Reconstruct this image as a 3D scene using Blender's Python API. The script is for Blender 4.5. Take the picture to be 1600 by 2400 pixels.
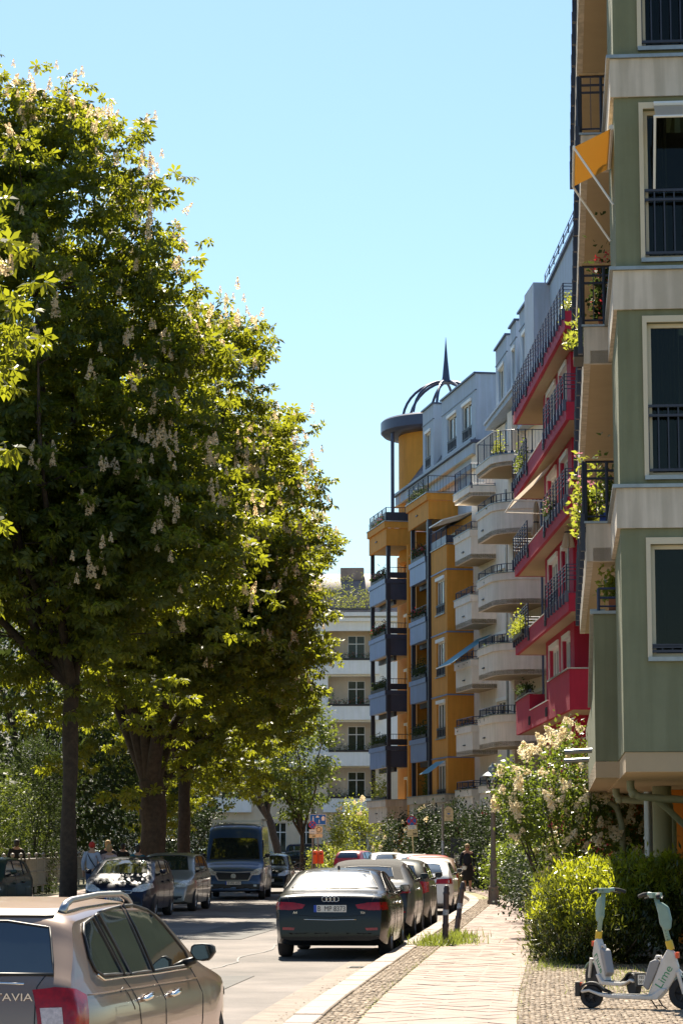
import bpy, bmesh, math, random
import numpy as np
from mathutils import Vector, Matrix
for o in list(bpy.data.objects): bpy.data.objects.remove(o)
R = math.radians
scene = bpy.context.scene
COL = scene.collection
# ------------------------------------------------------------------ camera
cam_d = bpy.data.cameras.new('camera'); cam = bpy.data.objects.new('camera', cam_d); COL.objects.link(cam)
cam_d.sensor_fit = 'VERTICAL'; cam_d.sensor_height = 36.0; cam_d.sensor_width = 24.0; cam_d.lens = 85.0
cam_d.clip_start = 0.2; cam_d.clip_end = 3000
cam.location = (0, 0, 1.8); cam.rotation_euler = (R(90 + 7.85), 0, 0)
scene.camera = cam
scene.render.resolution_x = 682; scene.render.resolution_y = 1024
# ------------------------------------------------------------------ light
SUN_EL, SUN_AZ = 50.0, -5.5            # azimuth measured from +Y, negative = to the left
world = bpy.data.worlds.new('World'); scene.world = world; world.use_nodes = True
wn = world.node_tree; bgn = wn.nodes['Background']
sky = wn.nodes.new('ShaderNodeTexSky'); sky.sky_type = 'NISHITA'; sky.sun_disc = False
sky.sun_elevation = R(SUN_EL); sky.sun_rotation = R(SUN_AZ)
sky.altitude = 50; sky.air_density = 1.25; sky.dust_density = 0.5; sky.ozone_density = 0.5
tint = wn.nodes.new('ShaderNodeMix'); tint.data_type = 'RGBA'; tint.blend_type = 'MULTIPLY'; tint.inputs[0].default_value = 1.0; tint.inputs[7].default_value = (0.79, 0.965, 1.12, 1)
wn.links.new(sky.outputs[0], tint.inputs[6]); wn.links.new(tint.outputs[2], bgn.inputs[0]); bgn.inputs[1].default_value = 0.050
sd = bpy.data.lights.new('sun', 'SUN'); sd.energy = 5.0; sd.angle = R(0.53); sd.color = (1.0, 0.905, 0.745)
sun = bpy.data.objects.new('sun', sd); COL.objects.link(sun)
_s = Vector((math.sin(R(SUN_AZ)) * math.cos(R(SUN_EL)), math.cos(R(SUN_AZ)) * math.cos(R(SUN_EL)), math.sin(R(SUN_EL))))
sun.rotation_euler = _s.to_track_quat('Z', 'Y').to_euler(); sun.location = (0, 0, 60)
scene.view_settings.view_transform = 'Standard'; scene.view_settings.look = 'None'
scene.view_settings.exposure = 1.5; scene.view_settings.gamma = 1.0
# ------------------------------------------------------------------ materials
MATS = {}
def mat(name, color, rough=0.6, metal=0.0, var=0.12, scale=2.0, bump=0.0, bscale=40.0, spec=0.5, coat=0.0, stain=0.0, alt=None):
    if name in MATS: return MATS[name]
    m = bpy.data.materials.new(name); m.use_nodes = True; nt = m.node_tree; b = nt.nodes['Principled BSDF']
    b.inputs['Roughness'].default_value = rough; b.inputs['Metallic'].default_value = metal
    b.inputs['Specular IOR Level'].default_value = spec; b.inputs['Coat Weight'].default_value = coat
    b.inputs['Coat Roughness'].default_value = 0.03
    if var > 0:
        geo = nt.nodes.new('ShaderNodeNewGeometry')
        nz = nt.nodes.new('ShaderNodeTexNoise'); nz.inputs['Scale'].default_value = scale; nz.inputs['Detail'].default_value = 6
        nz.inputs['Roughness'].default_value = 0.65
        nt.links.new(geo.outputs['Position'], nz.inputs['Vector'])
        rp = nt.nodes.new('ShaderNodeValToRGB'); rp.color_ramp.elements[0].position = 0.3; rp.color_ramp.elements[1].position = 0.7
        c0 = [max(0, c * (1 - var)) for c in color]; c1 = [min(1, c * (1 + var)) for c in (alt or color)]
        rp.color_ramp.elements[0].color = (*c0, 1); rp.color_ramp.elements[1].color = (*c1, 1)
        nt.links.new(nz.outputs[0], rp.inputs[0]); out = rp.outputs[0]
        if stain > 0:      # vertical rain streaks
            mp = nt.nodes.new('ShaderNodeMapping'); mp.inputs['Scale'].default_value = (5, 5, 0.35)
            n2 = nt.nodes.new('ShaderNodeTexNoise'); n2.inputs['Scale'].default_value = 1.3; n2.inputs['Detail'].default_value = 5
            nt.links.new(geo.outputs['Position'], mp.inputs[0]); nt.links.new(mp.outputs[0], n2.inputs['Vector'])
            r2 = nt.nodes.new('ShaderNodeValToRGB'); r2.color_ramp.elements[0].position = 0.42; r2.color_ramp.elements[1].position = 0.62
            k = 1 - stain
            r2.color_ramp.elements[0].color = (k, k, k * 0.97, 1); r2.color_ramp.elements[1].color = (1, 1, 1, 1)
            mx = nt.nodes.new('ShaderNodeMix'); mx.data_type = 'RGBA'; mx.blend_type = 'MULTIPLY'; mx.inputs[0].default_value = 1
            nt.links.new(n2.outputs[0], r2.inputs[0]); nt.links.new(out, mx.inputs[6]); nt.links.new(r2.outputs[0], mx.inputs[7]); out = mx.outputs[2]
        nt.links.new(out, b.inputs['Base Color'])
        if bump > 0:
            n3 = nt.nodes.new('ShaderNodeTexNoise'); n3.inputs['Scale'].default_value = bscale; n3.inputs['Detail'].default_value = 4
            nt.links.new(geo.outputs['Position'], n3.inputs['Vector'])
            bp = nt.nodes.new('ShaderNodeBump'); bp.inputs['Strength'].default_value = bump; bp.inputs['Distance'].default_value = 0.02
            nt.links.new(n3.outputs[0], bp.inputs['Height']); nt.links.new(bp.outputs[0], b.inputs['Normal'])
    else:
        b.inputs['Base Color'].default_value = (*color, 1)
    MATS[name] = m; return m
def leafmat(name, c0, c1, trans, tw=0.5, gloss=0.35, spec=0.4):
    """leaf: two-tone diffuse by per-leaf random value, translucent, thin gloss"""
    m = bpy.data.materials.new(name); m.use_nodes = True; nt = m.node_tree
    for n in list(nt.nodes): nt.nodes.remove(n)
    out = nt.nodes.new('ShaderNodeOutputMaterial'); at = nt.nodes.new('ShaderNodeAttribute'); at.attribute_name = 'rnd'
    rp = nt.nodes.new('ShaderNodeValToRGB'); rp.color_ramp.elements[0].color = (*c0, 1); rp.color_ramp.elements[1].color = (*c1, 1)
    nt.links.new(at.outputs['Fac'], rp.inputs[0])
    p = nt.nodes.new('ShaderNodeBsdfPrincipled'); p.inputs['Roughness'].default_value = gloss; p.inputs['Specular IOR Level'].default_value = spec
    nt.links.new(rp.outputs[0], p.inputs['Base Color'])
    t = nt.nodes.new('ShaderNodeBsdfTranslucent'); t.inputs[0].default_value = (*trans, 1)
    mx = nt.nodes.new('ShaderNodeMixShader'); mx.inputs[0].default_value = tw
    nt.links.new(p.outputs[0], mx.inputs[1]); nt.links.new(t.outputs[0], mx.inputs[2]); nt.links.new(mx.outputs[0], out.inputs[0])
    MATS[name] = m; return m
def clearglass(name, tint=(0.5, 0.55, 0.5), k=0.35, rough=0.02):
    m = bpy.data.materials.new(name); m.use_nodes = True; nt = m.node_tree
    for n in list(nt.nodes): nt.nodes.remove(n)
    out = nt.nodes.new('ShaderNodeOutputMaterial'); tr = nt.nodes.new('ShaderNodeBsdfTransparent'); tr.inputs[0].default_value = (*tint, 1)
    gl = nt.nodes.new('ShaderNodeBsdfGlossy'); gl.inputs['Roughness'].default_value = rough
    fr = nt.nodes.new('ShaderNodeFresnel'); fr.inputs[0].default_value = 1.6 if k > .4 else 1.3
    ad = nt.nodes.new('ShaderNodeMath'); ad.operation = 'ADD'; ad.inputs[1].default_value = k * 0.2
    nt.links.new(fr.outputs[0], ad.inputs[0])
    mx = nt.nodes.new('ShaderNodeMixShader'); nt.links.new(ad.outputs[0], mx.inputs[0])
    nt.links.new(tr.outputs[0], mx.inputs[1]); nt.links.new(gl.outputs[0], mx.inputs[2]); nt.links.new(mx.outputs[0], out.inputs[0])
    MATS[name] = m; return m
def fabric(name, color, tw=0.6):
    m = bpy.data.materials.new(name); m.use_nodes = True; nt = m.node_tree
    p = nt.nodes['Principled BSDF']; p.inputs['Base Color'].default_value = (*color, 1); p.inputs['Roughness'].default_value = 0.9
    t = nt.nodes.new('ShaderNodeBsdfTranslucent'); t.inputs[0].default_value = (*color, 1)
    mx = nt.nodes.new('ShaderNodeMixShader'); mx.inputs[0].default_value = tw
    nt.links.new(p.outputs[0], mx.inputs[1]); nt.links.new(t.outputs[0], mx.inputs[2])
    nt.links.new(mx.outputs[0], nt.nodes['Material Output'].inputs[0]); MATS[name] = m; return m
def M(n): return MATS[n]
# ------------------------------------------------------------------ mesh builder
I4 = Matrix.Identity(4)
class MB:
    def __init__(s, T=None): s.v = []; s.f = []; s.mi = []; s.T = T or I4
    def add(s, vs, fs, m=0):
        n = len(s.v); T = s.T
        s.v += [tuple(T @ Vector(p)) for p in vs]; s.f += [tuple(n + i for i in q) for q in fs]; s.mi += [m] * len(fs); return s
    def box(s, x0, x1, y0, y1, z0, z1, m=0):
        v = [(x0,y0,z0),(x1,y0,z0),(x1,y1,z0),(x0,y1,z0),(x0,y0,z1),(x1,y0,z1),(x1,y1,z1),(x0,y1,z1)]
        return s.add(v, [(0,3,2,1),(4,5,6,7),(0,1,5,4),(1,2,6,5),(2,3,7,6),(3,0,4,7)], m)
    def prism(s, poly, a0, a1, axis='z', m=0):
        """extrude a 2D polygon along axis; x: (y,z) y: (x,z) z: (x,y)"""
        f = {'x': lambda p, a: (a, p[0], p[1]), 'y': lambda p, a: (p[0], a, p[1]), 'z': lambda p, a: (p[0], p[1], a)}[axis]
        n = len(poly); vs = [f(p, a0) for p in poly] + [f(p, a1) for p in poly]
        fs = [tuple(range(n - 1, -1, -1)), tuple(range(n, 2 * n))] + [(i, (i + 1) % n, n + (i + 1) % n, n + i) for i in range(n)]
        return s.add(vs, fs, m)
    def cyl(s, p0, p1, r0, r1=None, n=10, m=0):
        r1 = r0 if r1 is None else r1; p0 = Vector(p0); p1 = Vector(p1); d = (p1 - p0).normalized()
        a = d.orthogonal().normalized(); b = d.cross(a)
        vs = []
        for p, r in ((p0, r0), (p1, r1)):
            for i in range(n):
                t = 2 * math.pi * i / n; vs.append(tuple(p + a * (r * math.cos(t)) + b * (r * math.sin(t))))
        fs = [(i, (i + 1) % n, n + (i + 1) % n, n + i) for i in range(n)] + [tuple(range(n - 1, -1, -1)), tuple(range(n, 2 * n))]
        return s.add(vs, fs, m)
    def tube(s, pts, r, n=6, m=0, close=False):
        pts = [Vector(p) for p in pts]; k = len(pts); rs = r if isinstance(r, (list, tuple)) else [r] * k
        vs = []; prev = None
        for i, p in enumerate(pts):
            q0 = pts[(i - 1) % k] if (i or close) else pts[0]; q1 = pts[(i + 1) % k] if (i < k - 1 or close) else pts[-1]
            d = (q1 - q0).normalized()
            a = d.orthogonal().normalized() if prev is None else (prev - d * prev.dot(d)).normalized()
            prev = a; b = d.cross(a)
            for j in range(n):
                t = 2 * math.pi * j / n; vs.append(tuple(p + a * (rs[i] * math.cos(t)) + b * (rs[i] * math.sin(t))))
        fs = []
        for i in range(k if close else k - 1):
            i2 = (i + 1) % k
            for j in range(n): fs.append((i * n + j, i * n + (j + 1) % n, i2 * n + (j + 1) % n, i2 * n + j))
        if not close: fs += [tuple(range(n - 1, -1, -1)), tuple(range((k - 1) * n, k * n))]
        return s.add(vs, fs, m)
    def lathe(s, prof, n=16, c=(0, 0, 0), m=0):
        vs = []
        for r, z in prof:
            for j in range(n):
                t = 2 * math.pi * j / n; vs.append((c[0] + r * math.cos(t), c[1] + r * math.sin(t), c[2] + z))
        fs = []
        for i in range(len(prof) - 1):
            for j in range(n): fs.append((i * n + j, i * n + (j + 1) % n, (i + 1) * n + (j + 1) % n, (i + 1) * n + j))
        fs += [tuple(range(n - 1, -1, -1)), tuple(range((len(prof) - 1) * n, len(prof) * n))]
        return s.add(vs, fs, m)
    def sphere(s, c, r, n=10, k=6, m=0, sc=(1, 1, 1)):
        prof = [(max(1e-4, math.sin(math.pi * i / k)) * r, -math.cos(math.pi * i / k) * r) for i in range(k + 1)]
        vs = []
        for a, z in prof:
            for j in range(n):
                t = 2 * math.pi * j / n; vs.append((c[0] + a * math.cos(t) * sc[0], c[1] + a * math.sin(t) * sc[1], c[2] + z * sc[2]))
        fs = [(i * n + j, i * n + (j + 1) % n, (i + 1) * n + (j + 1) % n, (i + 1) * n + j) for i in range(k) for j in range(n)]
        return s.add(vs, fs, m)
    def wall(s, x0, x1, z0, z1, y0, y1, holes, m=0):
        """slab between y0<y1 with rectangular holes (hx0,hx1,hz0,hz1)"""
        xs = sorted({x0, x1, *[h[0] for h in holes], *[h[1] for h in holes]}); zs = sorted({z0, z1, *[h[2] for h in holes], *[h[3] for h in holes]})
        xs = [x for x in xs if x0 <= x <= x1]; zs = [z for z in zs if z0 <= z <= z1]
        nx, nz = len(xs) - 1, len(zs) - 1
        def solid(i, k):
            if i < 0 or k < 0 or i >= nx or k >= nz: return False
            cx, cz = (xs[i] + xs[i+1]) / 2, (zs[k] + zs[k+1]) / 2
            return not any(h[0] < cx < h[1] and h[2] < cz < h[3] for h in holes)
        for i in range(nx):
            for k in range(nz):
                if not solid(i, k): continue
                a, b, c, d = xs[i], xs[i+1], zs[k], zs[k+1]
                s.add([(a,y0,c),(b,y0,c),(b,y0,d),(a,y0,d)], [(0,1,2,3)], m); s.add([(a,y1,c),(b,y1,c),(b,y1,d),(a,y1,d)], [(3,2,1,0)], m)
                if not solid(i-1,k): s.add([(a,y0,c),(a,y1,c),(a,y1,d),(a,y0,d)], [(3,2,1,0)], m)
                if not solid(i+1,k): s.add([(b,y0,c),(b,y1,c),(b,y1,d),(b,y0,d)], [(0,1,2,3)], m)
                if not solid(i,k-1): s.add([(a,y0,c),(b,y0,c),(b,y1,c),(a,y1,c)], [(3,2,1,0)], m)
                if not solid(i,k+1): s.add([(a,y0,d),(b,y0,d),(b,y1,d),(a,y1,d)], [(0,1,2,3)], m)
        return s
    def build(s, name, mats, parent=None, smooth=False, angle=None, origin=None, weld=False):
        me = bpy.data.meshes.new(name); o0 = Vector((0, 0, 0)) if origin is None else Vector(origin)
        me.from_pydata([tuple(Vector(p) - o0) for p in s.v], [], s.f)
        mats = mats if isinstance(mats, (list, tuple)) else [mats]
        for x in mats: me.materials.append(M(x) if isinstance(x, str) else x)
        if len(mats) > 1: me.polygons.foreach_set('material_index', s.mi)
        if weld:
            bm = bmesh.new(); bm.from_mesh(me); bmesh.ops.remove_doubles(bm, verts=bm.verts, dist=1e-4); bm.to_mesh(me); bm.free()
        if smooth:
            me.polygons.foreach_set('use_smooth', [True] * len(me.polygons))
            if angle: me.set_sharp_from_angle(angle=R(angle))
        me.update(); return link(name, me, parent)
def link(name, me, parent=None):
    o = bpy.data.objects.new(name, me); COL.objects.link(o)
    if parent is not None: o.parent = parent
    return o
def tag(o, label=None, cat=None, group=None, kind=None):
    if label: o['label'] = label
    if cat: o['category'] = cat
    if group: o['group'] = group
    if kind: o['kind'] = kind
    return o
def thing(name, label, cat, loc=(0, 0, 0), rotz=0.0, group=None):
    o = bpy.data.objects.new(name, None); COL.objects.link(o); o.location = loc; o.rotation_euler = (0, 0, rotz)
    o.empty_display_size = 0.2
    return tag(o, label, cat, group)
def frame(ox, oy, dx, dy, oz=0.0):
    """local x along (dx,dy), local y to its left, z up"""
    return Matrix.Translation((ox, oy, oz)) @ Matrix.Rotation(math.atan2(dy, dx), 4, 'Z')
# ------------------------------------------------------------------ leaves
def leaf_mesh(name, pts, size, tv, tf, mats, parent=None, rng=None, up=0.6, axis=None, seed=1, origin=(0, 0, 0)):
    """place template leaf (tv verts, tf faces; leaf lies in xy, +x is outward, z is normal) at each point"""
    rng = rng or np.random.default_rng(seed); N = len(pts); tv = np.asarray(tv, float); k = len(tv)
    nrm = rng.normal(size=(N, 3)); nrm /= np.linalg.norm(nrm, axis=1, keepdims=True); nrm = nrm * (1 - up) + np.array([0, 0, 1.0]) * up
    nrm /= np.linalg.norm(nrm, axis=1, keepdims=True)
    a = rng.normal(size=(N, 3)) if axis is None else axis + rng.normal(size=(N, 3)) * 0.35
    a -= nrm * np.sum(a * nrm, axis=1, keepdims=True); a /= np.linalg.norm(a, axis=1, keepdims=True) + 1e-9
    b = np.cross(nrm, a); sz = np.asarray(size, float) * np.ones(N)
    V = (pts - np.asarray(origin))[:, None, :] + sz[:, None, None] * (tv[None, :, 0:1] * a[:, None, :] + tv[None, :, 1:2] * b[:, None, :] + tv[None, :, 2:3] * nrm[:, None, :])
    V = V.reshape(-1, 3)
    F = (np.asarray(tf)[None] + (np.arange(N) * k)[:, None, None]).reshape(-1, len(tf[0]))
    return raw_mesh(name, V, F, mats, parent, np.repeat(rng.random(N), k))
def raw_mesh(name, V, F, mats, parent=None, rnd=None):
    me = bpy.data.meshes.new(name); nf, fl = F.shape
    me.vertices.add(len(V)); me.vertices.foreach_set('co', V.astype(np.float32).ravel())
    me.loops.add(nf * fl); me.loops.foreach_set('vertex_index', F.astype(np.int32).ravel())
    me.polygons.add(nf); me.polygons.foreach_set('loop_start', np.arange(0, nf * fl, fl, dtype=np.int32))
    me.polygons.foreach_set('loop_total', np.full(nf, fl, dtype=np.int32))
    for x in (mats if isinstance(mats, (list, tuple)) else [mats]): me.materials.append(M(x) if isinstance(x, str) else x)
    if rnd is not None:
        at = me.attributes.new('rnd', 'FLOAT', 'POINT'); at.data.foreach_set('value', rnd.astype(np.float32))
    me.update(calc_edges=True); return link(name, me, parent)
# leaf templates ------------------------------------------------------
def palmate(n=5):
    v = []; f = []
    for i in range(n):
        t = R(-110 + 220 * i / (n - 1)); L = 1.0 - 0.28 * abs(i - (n - 1) / 2) / ((n - 1) / 2); c, s = math.cos(t), math.sin(t)
        for (r, w, z) in ((0.04, 0, 0), (0.62, 0.19, -0.13), (1.0, 0, -0.42), (0.62, -0.19, -0.13)):
            v.append((L * r * c - w * s, L * r * s + w * c, z))
        f.append((4 * i, 4 * i + 3, 4 * i + 2, 4 * i + 1))
    return v, f
PALM = palmate(5)
OVAL = ([(0, 0, 0), (0.35, 0.3, 0.05), (1, 0, -0.1), (0.35, -0.3, 0.05)], [(0, 3, 2, 1)])
LANCE = ([(0, 0, 0), (0.45, 0.13, 0.04), (1, 0, -0.04), (0.45, -0.13, 0.04)], [(0, 3, 2, 1)])
# ------------------------------------------------------------------ the materials of the place
mat('asphalt', (0.11, 0.095, 0.088), 0.85, var=0.25, scale=0.5, bump=0.6, bscale=70, alt=(0.16, 0.135, 0.122))
mat('gutter', (0.19, 0.15, 0.12), 0.85, var=0.3, scale=3, bump=0.5, bscale=60)
mat('granite', (0.25, 0.195, 0.155), 0.75, var=0.2, scale=9, bump=0.3, bscale=60)
mat('slab', (0.245, 0.172, 0.14), 0.8, var=0.16, scale=4, bump=0.25, bscale=50)
mat('slab_dark', (0.215, 0.15, 0.122), 0.8, var=0.16, scale=4, bump=0.25, bscale=50)
mat('joint', (0.225, 0.18, 0.125), 0.95, var=0.3, scale=6, alt=(0.20, 0.20, 0.09))
mat('cobble', (0.235, 0.175, 0.12), 0.8, var=0.28, scale=14, bump=0.2)
mat('soil', (0.10, 0.075, 0.045), 0.95, var=0.4, scale=3, bump=0.5, bscale=20)
mat('park', (0.10, 0.11, 0.045), 0.95, var=0.45, scale=0.8, bump=0.5, bscale=12, alt=(0.13, 0.11, 0.06))
mat('bark', (0.052, 0.037, 0.026), 0.9, var=0.4, scale=7, bump=0.9, bscale=14)
mat('green_plaster', (0.195, 0.205, 0.125), 0.85, var=0.12, scale=0.9, bump=0.2, bscale=120, stain=0.13)
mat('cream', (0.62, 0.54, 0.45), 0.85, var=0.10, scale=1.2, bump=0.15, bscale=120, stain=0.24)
mat('white_plaster', (0.86, 0.76, 0.67), 0.85, var=0.05, scale=2, bump=0.12, bscale=120, stain=0.10)
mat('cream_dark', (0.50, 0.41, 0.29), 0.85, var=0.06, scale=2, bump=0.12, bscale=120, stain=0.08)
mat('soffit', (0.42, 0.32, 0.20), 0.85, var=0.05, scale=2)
mat('red', (0.44, 0.012, 0.050), 0.75, var=0.07, scale=1.3, bump=0.1, bscale=100, stain=0.10)
mat('yellow', (0.68, 0.295, 0.042), 0.8, var=0.07, scale=1.3, bump=0.1, bscale=100, stain=0.10)
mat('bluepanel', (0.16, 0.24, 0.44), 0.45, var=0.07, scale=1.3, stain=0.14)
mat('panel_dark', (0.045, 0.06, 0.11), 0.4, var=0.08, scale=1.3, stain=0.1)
mat('paleblue', (0.42, 0.50, 0.62), 0.8, var=0.05, scale=1.3, stain=0.12)
mat('oldwhite', (0.86, 0.86, 0.85), 0.85, var=0.06, scale=1.0, bump=0.1, bscale=50, stain=0.05)
mat('oldcream', (0.68, 0.57, 0.43), 0.85, var=0.07, scale=1.0, bump=0.1, bscale=50, stain=0.05)
mat('sage', (0.36, 0.36, 0.17), 0.85, var=0.06, scale=1.5)
mat('orange_wall', (0.58, 0.20, 0.02), 0.85, var=0.07, scale=1.5)
mat('steel_dark', (0.035, 0.04, 0.06), 0.45, metal=0.3, var=0.1, scale=8)
mat('steel_blue', (0.05, 0.065, 0.12), 0.4, metal=0.2, var=0.1, scale=8)
mat('zinc', (0.30, 0.32, 0.33), 0.45, metal=0.8, var=0.15, scale=6)
mat('pipe_green', (0.20, 0.22, 0.14), 0.6, var=0.12, scale=8)
mat('roof_slate', (0.05, 0.055, 0.075), 0.55, var=0.2, scale=2)
mat('roof_brown', (0.22, 0.17, 0.15), 0.7, var=0.2, scale=1.5)
mat('white_frame', (0.78, 0.77, 0.74), 0.5, var=0.03, scale=3)
mat('cream_frame', (0.60, 0.52, 0.38), 0.5, var=0.03, scale=3)
mat('glass', (0.022, 0.028, 0.026), 0.06, var=0.5, scale=0.8, spec=0.28, alt=(0.055, 0.058, 0.042))
clearglass('window_glass', (.42, .47, .40), .0)
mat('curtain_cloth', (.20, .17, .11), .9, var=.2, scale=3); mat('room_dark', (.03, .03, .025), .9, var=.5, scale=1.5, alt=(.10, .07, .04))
mat('curtain', (0.10, 0.11, 0.10), 0.4, var=0.5, scale=3, spec=0.5)
mat('rubber', (0.02, 0.02, 0.022), 0.8, var=0.2, scale=9)
mat('wood', (0.42, 0.25, 0.10), 0.6, var=0.25, scale=6)
mat('terracotta', (0.45, 0.15, 0.06), 0.8, var=0.15, scale=6)
mat('potblue', (0.03, 0.08, 0.35), 0.5, var=0.1, scale=6)
mat('petal_red', (0.65, 0.03, 0.06), 0.6, var=0.3, scale=30)
mat('petal_pink', (0.75, 0.25, 0.35), 0.6, var=0.3, scale=30)
fabric('awning_orange', (0.64, 0.42, 0.12), 0.42)
fabric('awning_cream', (0.72, 0.62, 0.48), 0.45)
fabric('awning_blue', (0.22, 0.50, 0.68), 0.45)
leafmat('chestnut_leaf', (0.024, 0.046, 0.010), (0.060, 0.090, 0.018), (0.39, 0.41, 0.02), 0.43, 0.5)
leafmat('tree_leaf', (0.035, 0.065, 0.015), (0.09, 0.13, 0.03), (0.24, 0.29, 0.03), 0.36, 0.55)
leafmat('lilac_leaf', (0.03, 0.055, 0.015), (0.06, 0.09, 0.02), (0.26, 0.34, 0.03), 0.36, 0.36)
leafmat('hedge_leaf', (0.06, 0.10, 0.012), (0.12, 0.16, 0.02), (0.44, 0.47, 0.02), 0.5, 0.4)
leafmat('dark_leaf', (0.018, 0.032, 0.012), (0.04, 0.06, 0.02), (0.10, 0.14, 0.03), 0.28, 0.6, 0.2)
leafmat('shade_leaf', (0.012, 0.021, 0.010), (0.026, 0.038, 0.015), (0.05, 0.08, 0.02), 0.2, 0.6, 0.22)  # darker copy of dark_leaf: the shade on hedges and bushes is put into its colour
leafmat('light_leaf', (0.08, 0.12, 0.02), (0.16, 0.19, 0.04), (0.42, 0.45, 0.05), 0.45, 0.4)
leafmat('spike_petal', (0.80, 0.68, 0.50), (0.88, 0.78, 0.58), (0.90, 0.72, 0.44), 0.6, 0.7)
leafmat('lilac_petal', (0.86, 0.78, 0.62), (0.90, 0.84, 0.70), (0.90, 0.78, 0.52), 0.5, 0.7)
leafmat('grass_blade', (0.06, 0.10, 0.02), (0.17, 0.18, 0.05), (0.30, 0.36, 0.05), 0.4, 0.5)
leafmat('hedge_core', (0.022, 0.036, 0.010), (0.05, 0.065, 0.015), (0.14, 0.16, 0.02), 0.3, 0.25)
# ------------------------------------------------------------------ ground, road, kerbs, pavements
def kerb_x(Y): return -2.753 + 0.0895 * Y
KP = [(-5.6, -30), (-3.0, 2), (-1.25, 14), (-.80, 19), (kerb_x(24), 24), (kerb_x(76), 76), (4.25, 84), (4.0, 95), (3.6, 105), (3.0, 115), (2.2, 125), (1.1, 135), (-0.6, 146), (-3.5, 156), (-9, 163), (-20, 168), (-60, 174)]
def resample(P, step):
    out = [Vector((*P[0], 0))]
    for a, b in zip(P[:-1], P[1:]):
        a = Vector((*a, 0)); b = Vector((*b, 0)); n = max(1, int((b - a).length / step))
        out += [a.lerp(b, (i + 1) / n) for i in range(n)]
    for _ in range(6):
        out = [out[0]] + [(out[i-1] + out[i] * 2 + out[i+1]) / 4 for i in range(1, len(out) - 1)] + [out[-1]]
    return out
KR = resample(KP, 2.0)
def offset_line(L, d):
    o = []
    for i, p in enumerate(L):
        t = (L[min(i + 1, len(L) - 1)] - L[max(i - 1, 0)]).normalized(); o.append(p + Vector((t.y, -t.x, 0)) * d)   # +d to the right
    return o
def ribbon(name, A, B, z, material, kind='structure', parent=None, z1=None):
    mb = MB(); n = len(A); z1 = z if z1 is None else z1
    mb.add([(p.x, p.y, z) for p in A] + [(p.x, p.y, z1) for p in B], [(i, n + i, n + i + 1, i + 1) for i in range(n - 1)])
    o = mb.build(name, material, parent)
    if kind: o['kind'] = kind
    return o
g = MB(); g.add([(-900, -200, -0.02), (900, -200, -0.02), (900, 1500, -0.02), (-900, 1500, -0.02)], [(0, 1, 2, 3)])
tag(g.build('ground', 'park'), kind='structure')
LK = offset_line(KR, -9.15)
NK = next(i for i, p in enumerate(KR) if p.y > 150)
ribbon('road', LK[:NK], KR[:NK], 0.0, 'asphalt')
sq = MB(); sq.add([(-70, 143, -0.004), (10, 143, -0.004), (10, 176, -0.004), (-70, 176, -0.004)], [(0, 1, 2, 3)])
tag(sq.build('cross_street', 'asphalt'), kind='structure')
ribbon('gutter', offset_line(KR, -0.55)[:NK], offset_line(KR, -0.005)[:NK], 0.004, 'gutter')
# pavement bed (joint coloured) under the stones
HK = 0.10
bed = ribbon('pavement', offset_line(KR, 0.25)[:NK], offset_line(KR, 6.5)[:NK], HK - 0.012, 'joint')
lp = ribbon('left_pavement', offset_line(KR, -14.0)[:NK], offset_line(KR, -9.42)[:NK], HK, 'slab')
# kerbs: one stone after the other
def kerb(name, L, ymin, ymax, side, label=None):
    root = None; i = 0; mb0 = MB()
    # solid core below the stones
    core = ribbon(name, offset_line(L, 0.02 * side), offset_line(L, 0.28 * side), HK - 0.04, 'joint')
    acc = 0; st = None; k = 0; rnd = random.Random(4)
    for a, b in zip(L[:-1], L[1:]):
        n = 2
        for j in range(n):
            p = a.lerp(b, j / n); q = a.lerp(b, (j + 1) / n)
            if p.y < ymin or q.y > ymax: continue
            t = (q - p); ln = t.length; T = frame(p.x, p.y, t.x, t.y); m = MB(T); dz = rnd.uniform(-0.006, 0.006); e = 0.012
            y0, y1 = (0.0, -0.30) if side > 0 else (0.0, 0.30); y0, y1 = min(y0, y1), max(y0, y1)
            g0 = 0.006; zt = HK + 0.02 + dz
            v = [(g0, y0, -0.1), (ln - g0, y0, -0.1), (ln - g0, y1, -0.1), (g0, y1, -0.1), (g0, y0, zt - e), (ln - g0, y0, zt - e), (ln - g0, y1, zt - e), (g0, y1, zt - e),
                 (g0 + e, y0 + e, zt), (ln - g0 - e, y0 + e, zt), (ln - g0 - e, y1 - e, zt), (g0 + e, y1 - e, zt)]
            m.add(v, [(0, 1, 5, 4), (1, 2, 6, 5), (2, 3, 7, 6), (3, 0, 4, 7), (4, 5, 9, 8), (5, 6, 10, 9), (6, 7, 11, 10), (7, 4, 8, 11), (8, 9, 10, 11)])
            m.build('kerbstone', 'granite', core)
    return core
kerb('kerb', KR[:NK], 8, 100, 1)
kerb('left_kerb', LK[:NK], 62, 110, -1)
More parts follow.
